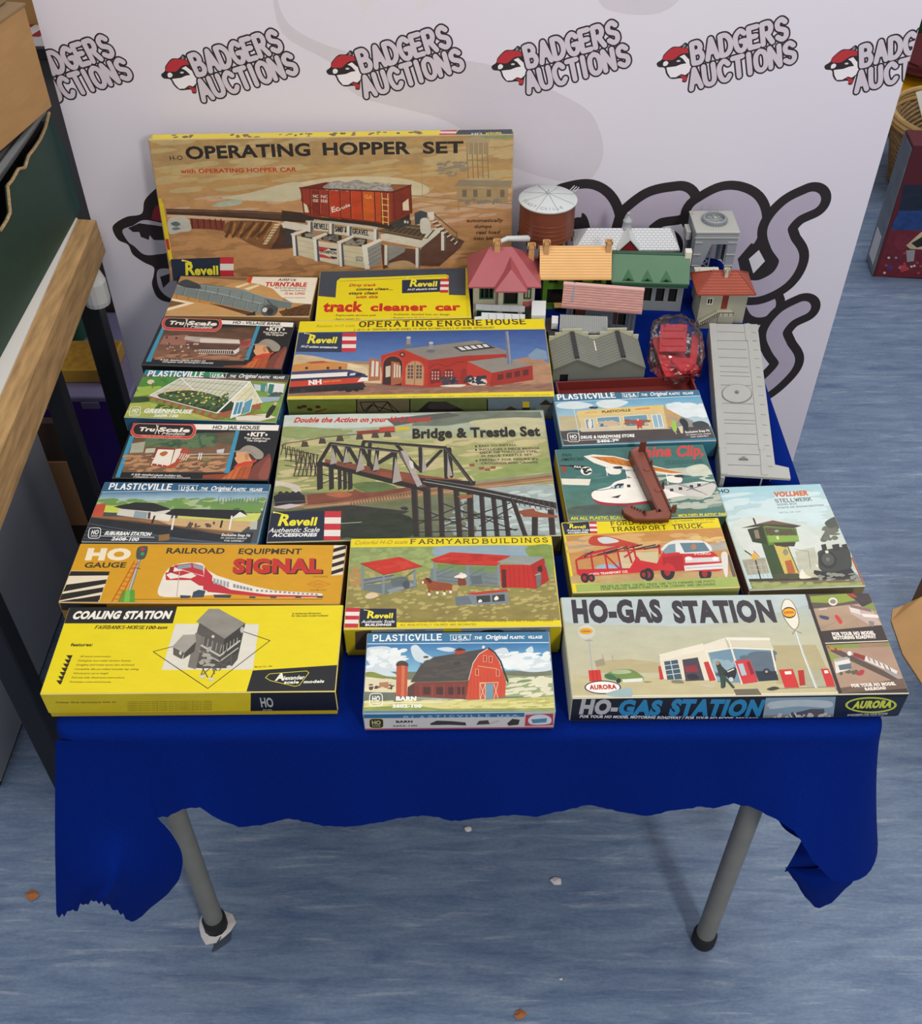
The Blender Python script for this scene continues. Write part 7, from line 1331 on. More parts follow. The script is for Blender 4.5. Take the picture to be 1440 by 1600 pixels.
def chimney(mb, x, y, z0, z1, w=.0065):
    mb.box(x - w * .82, x + w * .82, y - w * .82, y + w * .82, z0, z1 - .006)
    for s in (-1, 1): mb.box(x - w, x + w, y + s * w - .0012 - (s > 0) * .0012 + .0012, y + s * w + .0012, z1 - .006, z1); mb.box(x + s * w - .0012, x + s * w + .0012, y - w, y + w, z1 - .006, z1)
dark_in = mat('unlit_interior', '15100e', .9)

# ---- water tower
cx_, cy_ = .159, 1.775
t = Th('model_water_tower', 'brown round model water tank with pale grey lettered roof', 'model', (cx_, cy_, Z0), MG)
mb = MB(); prof = []
for i in range(60):
    z = .819 + .064 * i / 59; prof.append((.0508 + (.0004 if i % 8 in (0, 1) and i < 34 else 0), z - 0))
mb.lathe((cx_, cy_, 0), prof, 72); t.part('tank', mb, pm('brown_plastic', '6f3a28', .38, noise=.06), smooth=False)
mb = MB(); mb.lathe((cx_, cy_, 0), [(.0530, .8835), (.0538, .886), (.052, .8875), (.002, .8965)], 64); rf = t.part('roof', mb, pm('pale_grey_plastic', 'c3c8c8', .4), smooth=True)
mb = MB()
for i in range(8):
    a = 2 * pi * i / 8 + .3; mb.tube([(cx_ + .004 * cos(a), cy_ + .004 * sin(a), .8965), (cx_ + .052 * cos(a), cy_ + .052 * sin(a), .8878)], .0006, 6)
mb.lathe((cx_, cy_, .8955), [(.0035, 0), (.003, .004), (.0012, .006), (.0008, .010)], 12); t.part('roof_ribs', mb, pm('mid_grey_plastic', '9ba1a3', .45), rf)
mb = MB(); V, T, a_, b_ = text_tris('PLASTICVILLE', .01)
for ci, ch in enumerate('PLASTICVILLE'):
    V, T, a_, b_ = text_tris(ch, .01); th = radians(195 + ci * 9.5); r = .0435
    for f in T:
        P = []
        for i in f:
            x, y = (V[i][0] - (a_ + b_) / 2) * .0095, V[i][1] * .0095; R_ = r - .0 + (-(-y)) * -1 + .003
            R_ = r - y + .003 if False else r + (.0035 - y) * 1.0
            ang_ = th + x / r; P.append((cx_ + R_ * cos(ang_), cy_ + R_ * sin(ang_), .8965 - (R_ - .002) / .05 * .009 + .0006))
        mb.face(P)
t.part('raised_lettering', mb, pm('mid_grey_plastic', ''), rf)
mb = MB()
for i in range(16): a = 2 * pi * i / 16; mb.box(-.0015, .0015, -.002, .002, .812, .8205, M=Matrix.Translation((cx_ + .0515 * cos(a), cy_ + .0515 * sin(a), 0)) @ Matrix.Rotation(a, 4, 'Z'))
t.part('rim_brackets', mb, pm('dark_brown_plastic', '4a3a32', .5))
for i in range(4):
    a = pi / 4 + i * pi / 2; mb = MB(); mb.tube([(cx_ + .040 * cos(a), cy_ + .040 * sin(a), Z0), (cx_ + .038 * cos(a), cy_ + .038 * sin(a), .8185)], .0032, 8); t.part('leg', mb, pm('dark_brown_plastic', ''))
mb = MB(); mb.tube([(cx_ - .035, cy_ - .036, .826), (cx_ - .075, cy_ - .058, .838), (cx_ - .098, cy_ - .066, .832)], [.0062, .005, .0035], 12); t.part('spout', mb, pm('pale_grey_plastic', ''), smooth=True)
mb = MB()
for i in range(3): mb.tube([(cx_ + .042 + i * .004, cy_ + .028 - i * .003, .889), (cx_ + .050 + i * .004, cy_ + .030 - i * .003, .897)], .0008, 6)
t.part('ladder_rails', mb, pm('pale_grey_plastic', ''))

# ---- two-storey house with a pinkish red hip roof
x0, x1, y0, y1, ze = .022, .133, 1.632, 1.716, .796
t = Th('model_house', 'cream model house with pinkish red hip roof and green windows, leftmost of the models', 'model', (.08, 1.675, Z0), MG)
cream = pm('cream_plastic', 'b9b49c', .5); grn = pm('green_plastic', '1f5434', .45)
h = [(.034, .058, .765, .789), (.030, .062, Z0 + .004, .748)]
mb = MB(); walls(mb, x0, x1, y0, y1, Z0, ze - .003, .002, h)
t.part('house_shell', mb, cream)
mb = MB(); walls(mb, .067, .111, 1.617, 1.634, Z0, ze - .004, .002, [(.077, .101, .764, .789), (.076, .102, .733, .748)]); t.part('bay_shell', mb, cream)
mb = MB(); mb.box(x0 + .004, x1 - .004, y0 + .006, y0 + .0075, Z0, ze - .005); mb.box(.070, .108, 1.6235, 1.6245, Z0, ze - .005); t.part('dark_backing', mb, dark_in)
for a in h + []:
    mb = MB(); frame_(mb, a[0] - .001, a[1] + .001, y0 - .001, a[2], a[3], .0024, 2); t.part('window_frame', mb, grn)
mb = MB(); mb.box(.031, .061, y0 + .002, y0 + .004, Z0, .744); t.part('door', mb, grn)
for a in ((.077, .101, .764, .789), (.076, .102, .733, .748)):
    mb = MB(); frame_(mb, a[0] - .001, a[1] + .001, 1.616, a[2], a[3], .0015, 0); t.part('window_frame', mb, grn)
mb = MB(); frame_(mb, .113, .127, y0 - .001, .765, .787, .0028, 1); t.part('window_frame', mb, grn)
red = pm('pinkish_red_plastic', '9f4c52', .42, noise=.05)
mb = MB(); hip(mb, .012, .143, 1.622, 1.728, ze, .838, .052, .092, 1.688); rf = t.part('roof', mb, red)
mb = MB()
P = [(.060, 1.606, ze + .0005), (.118, 1.606, ze + .0005), (.118, 1.66, ze + .0005), (.060, 1.66, ze + .0005)]
a, b = (.089, 1.636, .823), (.089, 1.67, .828)
mb.face([P[0], P[1], a]); mb.face([P[1], P[2], b, a]); mb.face([P[3], P[0], a, b]); mb.face([P[0], P[3], (.060, 1.66, ze - .002), (.060, 1.606, ze - .002)]); mb.face([P[1], P[0], (.060, 1.606, ze - .002), (.118, 1.606, ze - .002)]); mb.face([P[2], P[1], (.118, 1.606, ze - .002), (.118, 1.66, ze - .002)])
t.part('bay_roof', mb, red, rf)
tan = pm('tan_plastic', 'c59a68', .5)
for x, y, z in ((.065, 1.684, .853), (.128, 1.70, .836)):
    mb = MB(); chimney(mb, x, y, .80, z, .0062); t.part('chimney', mb, tan, rf)
mb = MB(); mb.prism([(.112 + .0 , 1.632, .756)] + [(.122 + .013 * cos(a), 1.632 - .014 * abs(sin(a)), .756) for a in [pi - pi * i / 10 for i in range(11)]], (0, 0, .003)); t.part('porch_canopy', mb, red)

# ---- green house with an orange gable roof
x0, x1, y0, y1, ze = .150, .264, 1.664, 1.716, .800
t = Th('model_house', 'bright green model house under an orange gable roof with two chimneys', 'model', (.207, 1.69, Z0), MG)
lg = pm('lime_green_plastic', '4f7a1e', .4); org = pm('orange_plastic', 'dfb070', .45, noise=.05)
h = [(.158, .190, .735, .765), (.160, .176, .778, .793), (.205, .221, .778, .793), (.240, .256, .778, .793), (.215, .25, Z0, .765)]
mb = MB(); walls(mb, x0, x1, y0, y1, Z0, ze - .004, .002, h); mb.prism([(x0, y0, ze - .004), (x0, y1, ze - .004), (x0, (y0 + y1) / 2, .832)], (.002, 0, 0)); mb.prism([(x1 - .002, y0, ze - .004), (x1 - .002, y1, ze - .004), (x1 - .002, (y0 + y1) / 2, .832)], (.002, 0, 0)); t.part('house_shell', mb, lg)
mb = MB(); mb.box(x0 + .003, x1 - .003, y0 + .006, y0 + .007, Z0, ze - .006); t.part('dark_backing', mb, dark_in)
for a in h[1:4]: mb = MB(); frame_(mb, a[0] - .001, a[1] + .001, y0 - .001, a[2], a[3], .002, 1); t.part('window_frame', mb, pm('dark_olive_plastic', '2f4a18', .45))
mb = MB(); gable(mb, x0, x1, y0, y1, ze, .836, .008, .003)
rf = t.part('roof', mb, org)
for k in range(14): pass
mb = MB()
for k in range(12):
    f = (k + .5) / 12; y = (y0 - .008) + ((y0 + y1) / 2 - y0 + .008) * f; z = ze - .011 + (.836 - ze + .011) * f + .0032
    mb.box(x0 - .008, x1 + .008, y - .0004, y + .0004, z - .001, z + .0004)
t.part('shingle_rows', mb, pm('dark_orange_plastic', 'dcae70', .5), rf)
for x, y in ((.1535, 1.685), (.2655, 1.687)): mb = MB(); chimney(mb, x, y, .815, .851, .0055); t.part('chimney', mb, tan, rf)
mb = MB(); mb.cbox(.172, .200, 1.650, 1.6655, .733, .736, .001); t.part('porch_roof', mb, org)
mb = MB(); mb.tube([(.196, 1.652, .768), (.196, 1.664, .771)], .0012, 6); mb.lathe((.196, 1.652, .764), [(.0, 0), (.003, .001), (.0, .005)], 10, cap=False); t.part('hanging_lamp', mb, pm('cream_plastic', ''))

# ---- station building with a white shingled hip roof and cupola
x0, x1, y0, y1 = .216, .395, 1.735, 1.795
t = Th('model_station', 'model building with white shingled hip roof, grey cupola and dark red gable', 'model', (.305, 1.765, Z0), MG)
mb = MB(); walls(mb, x0, x1, y0, y1, Z0, .806, .002); t.part('house_shell', mb, pm('grey_plastic', '7d8384', .45))
wr = pm('white_shingle_plastic', 'b9bcbe', .45)
nt = wr.node_tree
br = nt.nodes.new('ShaderNodeTexBrick'); br.inputs['Scale'].default_value = 1; br.inputs['Brick Width'].default_value = .008; br.inputs['Row Height'].default_value = .0042; br.inputs['Mortar Size'].default_value = .0006
br.inputs['Color1'].default_value = (*hexc('c6c9cb', 1), 1); br.inputs['Color2'].default_value = (*hexc('c4c7ca', 1), 1); br.inputs['Mortar'].default_value = (*hexc('9a9da2', 1), 1)
tcn = nt.nodes.new('ShaderNodeTexCoord'); nt.links.new(tcn.outputs['Object'], br.inputs['Vector']); nt.links.new(br.outputs['Color'], nt.nodes['Principled BSDF'].inputs['Base Color'])
mb = MB(); hip(mb, .209, .404, 1.727, 1.803, .809, .833, .236, .388, 1.765); rf = t.part('roof', mb, wr)
gp = pm('pale_grey_plastic', '')
mb = MB(); mb.prism([(.294, 1.722, .811), (.324, 1.722, .811), (.309, 1.722, .829)], (0, .003, 0)); t.part('red_gable', mb, pm('dark_red_plastic', '7a1c20', .45), rf)
mb = MB(); mb.hexa([(.288, 1.7195, .809), (.309, 1.7195, .833), (.309, 1.762, .8345), (.288, 1.745, .812)], [(.288, 1.7195, .812), (.309, 1.7195, .836), (.309, 1.762, .8375), (.288, 1.745, .815)]); mb.hexa([(.309, 1.7195, .833), (.330, 1.7195, .809), (.330, 1.745, .812), (.309, 1.762, .8345)], [(.309, 1.7195, .836), (.330, 1.7195, .812), (.330, 1.745, .815), (.309, 1.762, .8375)]); t.part('gable_roof', mb, gp, rf)
mb = MB(); mb.lathe((.308, 1.766, .829), [(.0085, 0), (.0085, .006), (.007, .007), (.007, .016), (.0088, .017), (.0088, .019), (.004, .025), (.003, .028), (.0015, .029), (.003, .031), (.003, .034), (.0008, .036)], 12); t.part('cupola', mb, pm('mid_grey_plastic', ''), rf)

# ---- long house with green roof and dormers
Mg = Matrix.Translation((.345, 1.69, 0)) @ Matrix.Rotation(radians(-3.5), 4, 'Z')
t = Th('model_house', 'grey model house with a long green dormered roof and white chimney', 'model', (.345, 1.69, Z0), MG)
mb = MB(); walls(mb, -.063, .063, -.030, .028, Z0, .785, .002, [(-.055 + i * .023, -.040 + i * .023, .742, .770) for i in range(5)], M=Mg); t.part('house_shell', mb, pm('grey_plastic', ''))
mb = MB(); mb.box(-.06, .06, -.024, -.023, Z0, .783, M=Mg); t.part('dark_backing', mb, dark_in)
gr = pm('green_roof_plastic', '3f6b4a', .45, noise=.05); dg = pm('dark_green_trim_plastic', '2a4f38', .5)
mb = MB(); gable(mb, -.063, .063, -.030, .028, .789, .818, .007, .003, M=Mg); rf = t.part('roof', mb, gr)
mb = MB(); mb.box(-.07, .07, .0005, .010, .8165, .8215, M=Mg); t.part('ridge_cap', mb, dg, rf)
for i in range(3):
    x = -.040 + i * .034; mb = MB(); P = [Mg @ Vector(p) for p in ((x - .011, -.036, .787), (x + .011, -.036, .787), (x, -.036, .7945), (x, -.019, .8025))]
    mb.face([P[0], P[1], P[2]]); mb.face([P[0], P[2], P[3]]); mb.face([P[1], P[3], P[2]]); dm = t.part('dormer', mb, gr, rf)
    mb = MB(); P = [Mg @ Vector(p) for p in ((x - .005, -.0365, .788), (x + .005, -.0365, .788), (x, -.0365, .792))]; mb.prism(P, (0, .0005, 0)); t.part('dormer_vent', mb, dark_in, rf)
mb = MB(); mb.box(-.068, .068, -.0385, -.034, .777, .783, M=Mg); t.part('eaves_trim', mb, dg, rf)
mb = MB(); mb.cbox(.060, .072, -.004, .010, .80, .831, .001, M=Mg); t.part('chimney', mb, pm('white_plastic_model', 'd6d4c6', .5))

# ---- grey tower with braced legs and a round vent on top
t = Th('model_tower', 'grey model coal tower on braced legs with round vent, right of the white roof', 'model', (.478, 1.80, Z0), MG)
gx0, gx1, gy0, gy1, gz = .437, .520, 1.764, 1.846, .8215
cg = pm('cool_grey_plastic', '868c92', .45, noise=.04); cl_ = pm('warm_grey_plastic', 'aaaba4', .45)
mb = MB(); mb.cbox(gx0, gx1, gy0, gy1, gz, gz + .004, .001); t.part('deck', mb, cl_)
for f, pl in ((0, gy0 + .001), (1, gy1 - .004)):
    mb = MB(); mb.prism([(gx0 + .002, pl, gz), (gx1 - .002, pl, gz), (gx1 - .002, pl, Z0), (gx1 - .017, pl, Z0), (gx1 - .019, pl, gz - .022), (gx0 + .034, pl, gz - .022), (gx0 + .013, pl, Z0), (gx0 + .002, pl, Z0)], (0, .003, 0)); t.part('braced_frame', mb, cg)
for xx in (gx0 + .001, gx1 - .004):
    mb = MB(); mb.prism([(xx, gy0 + .004, gz), (xx, gy1 - .004, gz), (xx, gy1 - .004, Z0), (xx, gy1 - .016, Z0), (xx, gy1 - .022, gz - .022), (xx, gy0 + .026, gz - .022), (xx, gy0 + .016, Z0), (xx, gy0 + .004, Z0)], (.003, 0, 0)); t.part('side_frame', mb, cg)
for q in [(gx1 - .019, gx1 - .002, z) for z in (gz - .019, gz - .044, gz - .068)] + [(gx0 + .002, gx0 + .016, z) for z in (gz - .019, gz - .044, gz - .068)] + [(gx0, gx1, gz - .009)]:
    mb = MB(); mb.box(q[0], q[1], gy0 - .0008, gy0 + .001, q[2], q[2] + .0015); t.part('rib_strip', mb, cl_)
mb = MB()
for k in range(4): mb.tube([(gx0 + .022, gy0 + .03, Z0 + .012 + k * .012), (gx0 + .040, gy0 + .03, Z0 + .024 + k * .012)], .0014, 6); mb.tube([(gx0 + .040, gy0 + .03, Z0 + .012 + k * .012), (gx0 + .022, gy0 + .03, Z0 + .024 + k * .012)], .0014, 6)
mb.box(gx0 + .019, gx0 + .022, gy0 + .028, gy0 + .032, Z0, gz - .02); mb.box(gx0 + .040, gx0 + .043, gy0 + .028, gy0 + .032, Z0, gz - .02); t.part('lattice', mb, cg)
vc = (.4785, 1.806, gz + .004)
mb = MB(); mb.lathe(vc, [(.0225, 0), (.0225, .007), (.0205, .0085), (.0185, .0085), (.0185, .001), (.0, .001)], 32, cap=False)
for i in range(28): a = 2 * pi * i / 28; mb.box(-.001, .0016, -.0012, .0012, 0, .006, M=Matrix.Translation((vc[0] + .0225 * cos(a), vc[1] + .0225 * sin(a), vc[2])) @ Matrix.Rotation(a, 4, 'Z'))
vt = t.part('vent_ring', mb, cg)
mb = MB(); mb.lathe((vc[0], vc[1], vc[2] + .001), [(.0025, 0), (.0025, .006), (.001, .009)], 10)
for i in range(4): a = pi * i / 4; mb.box(-.018, .018, -.0008, .0008, .002, .003, M=Matrix.Translation(vc) @ Matrix.Rotation(a, 4, 'Z'))
t.part('fan_spindle', mb, cl_, vt)
for p in ((gx0 + .003, gy0 + .065), (gx0 + .038, gy1 - .004), (gx0 + .055, gy1 - .006)): mb = MB(); mb.tube([(*p, gz + .004), (*p, gz + .018)], .0008, 6); t.part('rod', mb, cl_)
mb = MB(); mb.cbox(gx0 - .010, gx0 - .0005, gy0 + .03, gy0 + .06, gz - .03, gz - .012, .001); t.part('side_hood', mb, cl_)

# ---- cream house with terracotta tile roof and outside stair
t = Th('model_house', 'cream model house with terracotta tile roof, red door and outside stair', 'model', (.473, 1.645, Z0), MG)
x0, x1, y0, y1 = .430, .514, 1.618, 1.672
wallm = pm('stone_cream_plastic', 'a3a28e', .55, noise=.07)
mb = MB(); walls(mb, x0, x1, y0, y1, Z0, .786, .002, [(.469, .480, .752, .781), (.4425, .4515, .763, .775)]); t.part('house_shell', mb, wallm)
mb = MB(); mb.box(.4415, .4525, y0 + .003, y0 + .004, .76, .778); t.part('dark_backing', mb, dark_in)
mb = MB(); frame_(mb, .4415, .4525, y0 - .001, .762, .776, .0016, 1); t.part('window_frame', mb, pm('white_plastic_model', ''))
mb = MB(); mb.cbox(.469, .480, y0 + .0005, y0 + .002, .752, .781, .0004); t.part('door', mb, pm('brick_red_plastic', '7d2b22', .5))
tile = pm('terracotta_tile_plastic', '954029', .5, noise=.12); tile2 = pm('dark_terracotta_plastic', '8a3826', .5)
mb = MB(); hip(mb, .4195, .5245, 1.609, 1.681, .789, .812, .452, .496, 1.650); rf = t.part('roof', mb, tile)
mb = MB()
for a, b in (((.4195, 1.609, .789), (.452, 1.650, .812)), ((.5245, 1.609, .789), (.496, 1.650, .812)), ((.4195, 1.681, .789), (.452, 1.650, .812)), ((.5245, 1.681, .789), (.496, 1.650, .812)), ((.452, 1.650, .812), (.496, 1.650, .812))): mb.tube([a, b], .0014, 8)
t.part('ridge_tiles', mb, tile2, rf)
mb = MB()
for k in range(8):
    f = (k + .5) / 8; mb.box(.4195 + .0325 * f, .5245 - .0285 * f, 1.609 + .041 * f - .0003, 1.609 + .041 * f + .0003, .789 + .023 * f - .001, .789 + .023 * f + .0005)
t.part('tile_rows', mb, tile2, rf)
mb = MB(); chimney(mb, .4735, 1.640, .797, .822, .0036); t.part('chimney', mb, pm('cream_plastic', ''), rf)
mb = MB(); mb.cbox(.462, .490, 1.598, 1.618, Z0, .751, .0008); mb.prism([(.462, 1.600, Z0), (.462, 1.600, .750), (.432, 1.600, Z0 + .006), (.432, 1.600, Z0)], (0, .016, 0)); st = t.part('stair', mb, wallm)
mb = MB(); mb.tube([(.489, 1.598, .757), (.463, 1.598, .757), (.432, 1.598, Z0 + .013)], .0009, 6)
for i in range(9): f = i / 8; mb.tube([(.463 - .031 * f, 1.598, .751 - .022 * f), (.463 - .031 * f, 1.598, .757 - .021 * f)], .0006, 5)
for x in (.47, .48, .488): mb.tube([(x, 1.598, .751), (x, 1.598, .757)], .0006, 5)
t.part('railing', mb, pm('dark_brown_plastic', ''), st)
o = Th('model_platform_roof', 'small cream plastic slab standing behind the terracotta roofed house', 'model', (.46, 1.70, Z0), MG)
mb = MB(); mb.cbox(.436, .475, 1.690, 1.715, Z0, .776, .001); o.part('block', mb, pm('pale_cream_plastic', 'c9c7b8', .5))
mb = MB(); mb.box(.433, .478, 1.687, 1.718, .776, .779); mb.box(.4415, .443, 1.687, 1.718, .779, .780); mb.box(.469, .4705, 1.687, 1.718, .779, .780); o.part('lid', mb, pm('pale_cream_plastic', ''))

# ---- shed with dusty pink tile roof
Mp_ = Matrix.Translation((.253, 1.612, 0)) @ Matrix.Rotation(radians(-8.5), 4, 'Z')
t = Th('model_shed', 'grey model goods shed with dusty pink tiled roof and brown doors', 'model', (.253, 1.612, Z0), MG)
sg = pm('slate_grey_plastic', '59636c', .45); pk = pm('dusty_pink_plastic', 'b08079', .5, noise=.14, nscale=160, stretch=(.35, 2, 1)); pk2 = pm('pale_pink_plastic', 'd3a8a0', .5)
h = [(-.051, -.028, Z0, .763), (.022, .046, .737, .763)]
mb = MB(); walls(mb, -.062, .062, -.018, .022, Z0, .771, .002, h, M=Mp_); t.part('house_shell', mb, sg)
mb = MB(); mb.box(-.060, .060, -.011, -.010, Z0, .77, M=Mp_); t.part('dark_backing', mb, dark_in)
for x in (-.062, -.055, .049, .056): mb = MB(); mb.box(x, x + .005, -.0195, -.018, Z0, .769, M=Mp_); t.part('pilaster', mb, sg)
mb = MB(); mb.box(-.046, -.028, -.0165, -.0150, Z0, .762, M=Mp_); t.part('sliding_door', mb, pm('brown_door_plastic', '4e2a22', .5))
mb = MB(); mb.box(.0225, .029, -.0168, -.0150, .737, .763, M=Mp_); t.part('sliding_door', mb, pm('brown_door_plastic', ''))
mb = MB(); frame_(mb, .029, .046, -.0195, .736, .764, .0014, 0, M=Mp_); t.part('window_frame', mb, sg)
mb = MB(); gable(mb, -.065, .065, -.021, .025, .775, .798, .006, .003, M=Mp_); rf = t.part('roof', mb, pk)
mb = MB()
for k in range(9):
    f = (k + .3) / 9; y = -.027 + .029 * f; z = .7692 + .0288 * f + .0032; mb.box(-.0712, .0712, y - .0004, y + .0004, z - .001, z + .0005, M=Mp_)
t.part('tile_rows', mb, pm('dull_pink_plastic', 'a87a70', .5), rf)
mb = MB(); mb.box(-.0715, .0715, -.0015, .0075, .799, .8025, M=Mp_); t.part('ridge_board', mb, pk2, rf)
mb = MB(); mb.hexa([Mp_ @ Vector(p) for p in ((-.0545, -.0205, .7785), (-.0515, -.0205, .7785), (-.0505, .0045, .8022), (-.0535, .0045, .8022))], [Mp_ @ Vector(p) for p in ((-.0545, -.0205, .7803), (-.0515, -.0205, .7803), (-.0505, .0045, .804), (-.0535, .0045, .804))]); t.part('grey_pipe', mb, pm('blue_grey_plastic', '6f7a8a', .5), rf)

# ---- dark station platform with silver roofs
t = Th('model_footbridge', 'black model footbridge with silver and white roof panels, behind the yellow banded box', 'model', (.095, 1.575, Z0), MG)
bk = pm('black_plastic', '26282b', .45); sv = pm('silver_plastic', 'a3a7a9', .35); wt = pm('white_roof_plastic', 'd0d3d4', .4)
mb = MB(); mb.cbox(.016, .168, 1.560, 1.603, Z0, .744, .001); t.part('platform_base', mb, bk)
for (q, z, m_, nm) in (([(743, 475), (820, 478), (819.5, 486), (743, 483)], .765, sv, 'roof_panel'), ([(752, 488), (820, 491), (820, 506), (741, 506), (741, 495), (752, 494)], .760, wt, 'roof_panel')):
    P = [W(a, b, z) for a, b in q]; mb = MB(); mb.prism(P, (0, 0, -.0025)); rp = t.part(nm, mb, m_)
    mb = MB()
    for i in range(5): x = P[0].x + (P[1].x - P[0].x) * (i + .9) / 5.6; yb = min(p.y for p in P); yt = min(P[0].y, P[1].y); mb.box(x - .0005, x + .0005, yb + .001, yt, z, z + .0006)
    t.part('panel_seams', mb, pm('mid_grey_plastic', ''), rp)
mb = MB(); mb.box(.025, .10, 1.565, 1.585, .744, .757); t.part('roof_supports', mb, bk)
P = [W(831, 469.5, .768), W(853, 470, .768), W(852, 493, .768), W(830, 493, .768)]
mb = MB(); mb.hexa([Vector((p.x, p.y, .745)) for p in P[::-1]], [Vector((p.x, p.y, .768)) for p in P[::-1]]); t.part('white_cabin', mb, wt)
t2 = Th('model_signal_cabin', 'small black model wagon with white block on top, beside the ribbed grey roof', 'model', (.165, 1.545, Z0), MG)
mb = MB(); mb.cbox(.1535, .1735, 1.512, 1.556, Z0, .748, .001); t2.part('body', mb, bk)
P = [W(862, 493, .760), W(872, 493.5, .760), W(871.5, 505.5, .760), W(861.5, 505, .760)]; mb = MB(); mb.hexa([Vector((p.x, p.y, .748)) for p in P[::-1]], [Vector((p.x, p.y, .760)) for p in P[::-1]]); t2.part('white_block', mb, wt)
mb = MB(); mb.box(.1535, .1735, 1.5085, 1.512, .7485, .750); t2.part('white_rail', mb, wt)
mb = MB(); mb.lathe((.1710, 1.5095, .740), [(.0, 0), (.0035, .001), (.0035, .004), (.0, .006)], 12, cap=False); t2.part('lamp', mb, sv)

# ---- ribbed grey lean-to
t = Th('model_shed', 'small model shed with ribbed pale grey sloping roof behind the double gabled shed', 'model', (.218, 1.56, Z0), MG)
rb = pm('ribbed_grey_plastic', '8f928f', .45); mb = MB()
A0, A1, B0, B1 = W(875, 492, .768), W(949, 495, .768), W(873.5, 518, .757), W(949, 521, .757); n = 26
for i in range(n):
    f0, f1 = i / n, (i + .55) / n; p = [B0.lerp(B1, f0), B0.lerp(B1, f1), A0.lerp(A1, f1), A0.lerp(A1, f0)]; mb.hexa(p, [q + Vector((0, 0, .0012)) for q in p])
p = [B0, B1, A1, A0]; mb.hexa([q - Vector((0, 0, .002)) for q in p], p); t.part('ribbed_roof', mb, rb)
mb = MB(); mb.hexa([Vector((q.x, q.y, Z0)) for q in (B0 + Vector((.003, .003, 0)), B1 + Vector((-.003, .003, 0)), A1 + Vector((-.003, -.003, 0)), A0 + Vector((.003, -.003, 0)))], [q - Vector((0, 0, .0025)) for q in (B0 + Vector((.003, .003, 0)), B1 + Vector((-.003, .003, 0)), A1 + Vector((-.003, -.003, 0)), A0 + Vector((.003, -.003, 0)))]); t.part('house_shell', mb, sg)

# ---- double gabled grey engine shed with stepped parapet
Ms = Matrix.Translation((.2335, 1.441, 0)) @ Matrix.Rotation(radians(2.0), 4, 'Z')
t = Th('model_engine_shed', 'grey model engine shed with double gable roof and black ridge strips', 'model', (.2335, 1.48, Z0), MG)
og = pm('olive_grey_plastic', '777a70', .5, noise=.05); pc = pm('parapet_cream_plastic', 'b9b79c', .5)
L_, D_ = .078, .080; ez, pz, vz = .7515, .771, .7535
prof = [(-L_, ez), (-L_ / 2, pz), (0, vz), (L_ / 2, pz), (L_, ez)]
mb = MB(); mb.prism([Ms @ Vector((x, 0, z - .003)) for x, z in prof] + [Ms @ Vector((L_, 0, Z0)), Ms @ Vector((-L_ + .026, 0, Z0)), Ms @ Vector((-L_ + .026, 0, Z0 + .016)), Ms @ Vector((-L_ + .012, 0, Z0 + .016)), Ms @ Vector((-L_ + .012, 0, Z0)), Ms @ Vector((-L_, 0, Z0))], Ms.to_3x3() @ Vector((0, .002, 0)))
mb.box(-L_, -L_ + .002, .002, D_, Z0, ez - .003, M=Ms); mb.box(L_ - .002, L_, .002, D_, Z0, ez - .003, M=Ms); t.part('house_shell', mb, og)
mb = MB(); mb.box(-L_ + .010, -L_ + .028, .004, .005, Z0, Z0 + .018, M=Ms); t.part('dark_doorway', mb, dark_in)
mb = MB()
for (a, za), (b, zb) in zip(prof, prof[1:]):
    q = [Ms @ Vector(p) for p in ((a, -.002, za - .0025), (b, -.002, zb - .0025), (b, D_, zb - .0025), (a, D_, za - .0025))]; mb.hexa(q, [p + Vector((0, 0, .0025)) for p in q])
rf = t.part('roof', mb, og)
mb = MB()
for k in range(10):
    y = D_ * (k + .5) / 10
    for (a, za), (b, zb) in zip(prof, prof[1:]): q = [Ms @ Vector(p) for p in ((a, y - .0003, za), (b, y - .0003, zb), (b, y + .0003, zb), (a, y + .0003, za))]; mb.hexa(q, [p + Vector((0, 0, .0004)) for p in q])
t.part('sheet_rows', mb, pm('dark_olive_grey_plastic', '686b62', .5), rf)
for x in (-L_ / 2, L_ / 2): mb = MB(); mb.box(x - .0035, x + .0035, .001, D_ - .003, pz - .001, pz + .002, M=Ms); t.part('ridge_strip', mb, bk, rf)
mb = MB(); mb.box(-.001, .001, .045, .075, vz, vz + .0008, M=Ms); t.part('glue_mark', mb, pm('white_plastic_model', ''), rf)
mb = MB()
for c in (-L_ / 2, L_ / 2):
    for a, b, z in ((-.017, .017, pz + .004), (-.029, .029, pz - .003), (-.039, .039, pz - .010)): mb.box(c + a, c + b, D_, D_ + .0025, Z0, z, M=Ms) if a == -.017 else (mb.box(c + a, c + a + .012, D_, D_ + .0025, Z0, z, M=Ms), mb.box(c + b - .012, c + b, D_, D_ + .0025, Z0, z, M=Ms))
t.part('stepped_parapet', mb, pc)

# ---- dark red tray
t = Th('model_tray', 'dark red plastic tray peeping out behind the shop front box', 'tray', (.272, 1.395, Z0), MG)
Mt_ = Matrix.Translation((.2735, 1.4225, 0)) @ Matrix.Rotation(radians(4.2), 4, 'Z')
mr = pm('maroon_plastic', '6e2622', .4)
mb = MB(); mb.box(-.116, .116, -.060, 0, Z0, Z0 + .003, M=Mt_); t.part('base', mb, mr)
mb = MB(); mb.box(-.116, .116, -.003, 0, Z0 + .003, .742, M=Mt_); mb.box(-.116, -.113, -.060, -.003, Z0 + .003, .742, M=Mt_); mb.box(.113, .116, -.060, -.003, Z0 + .003, .742, M=Mt_); mb.box(-.113, .113, -.060, -.057, Z0 + .003, .742, M=Mt_); t.part('rim', mb, mr)

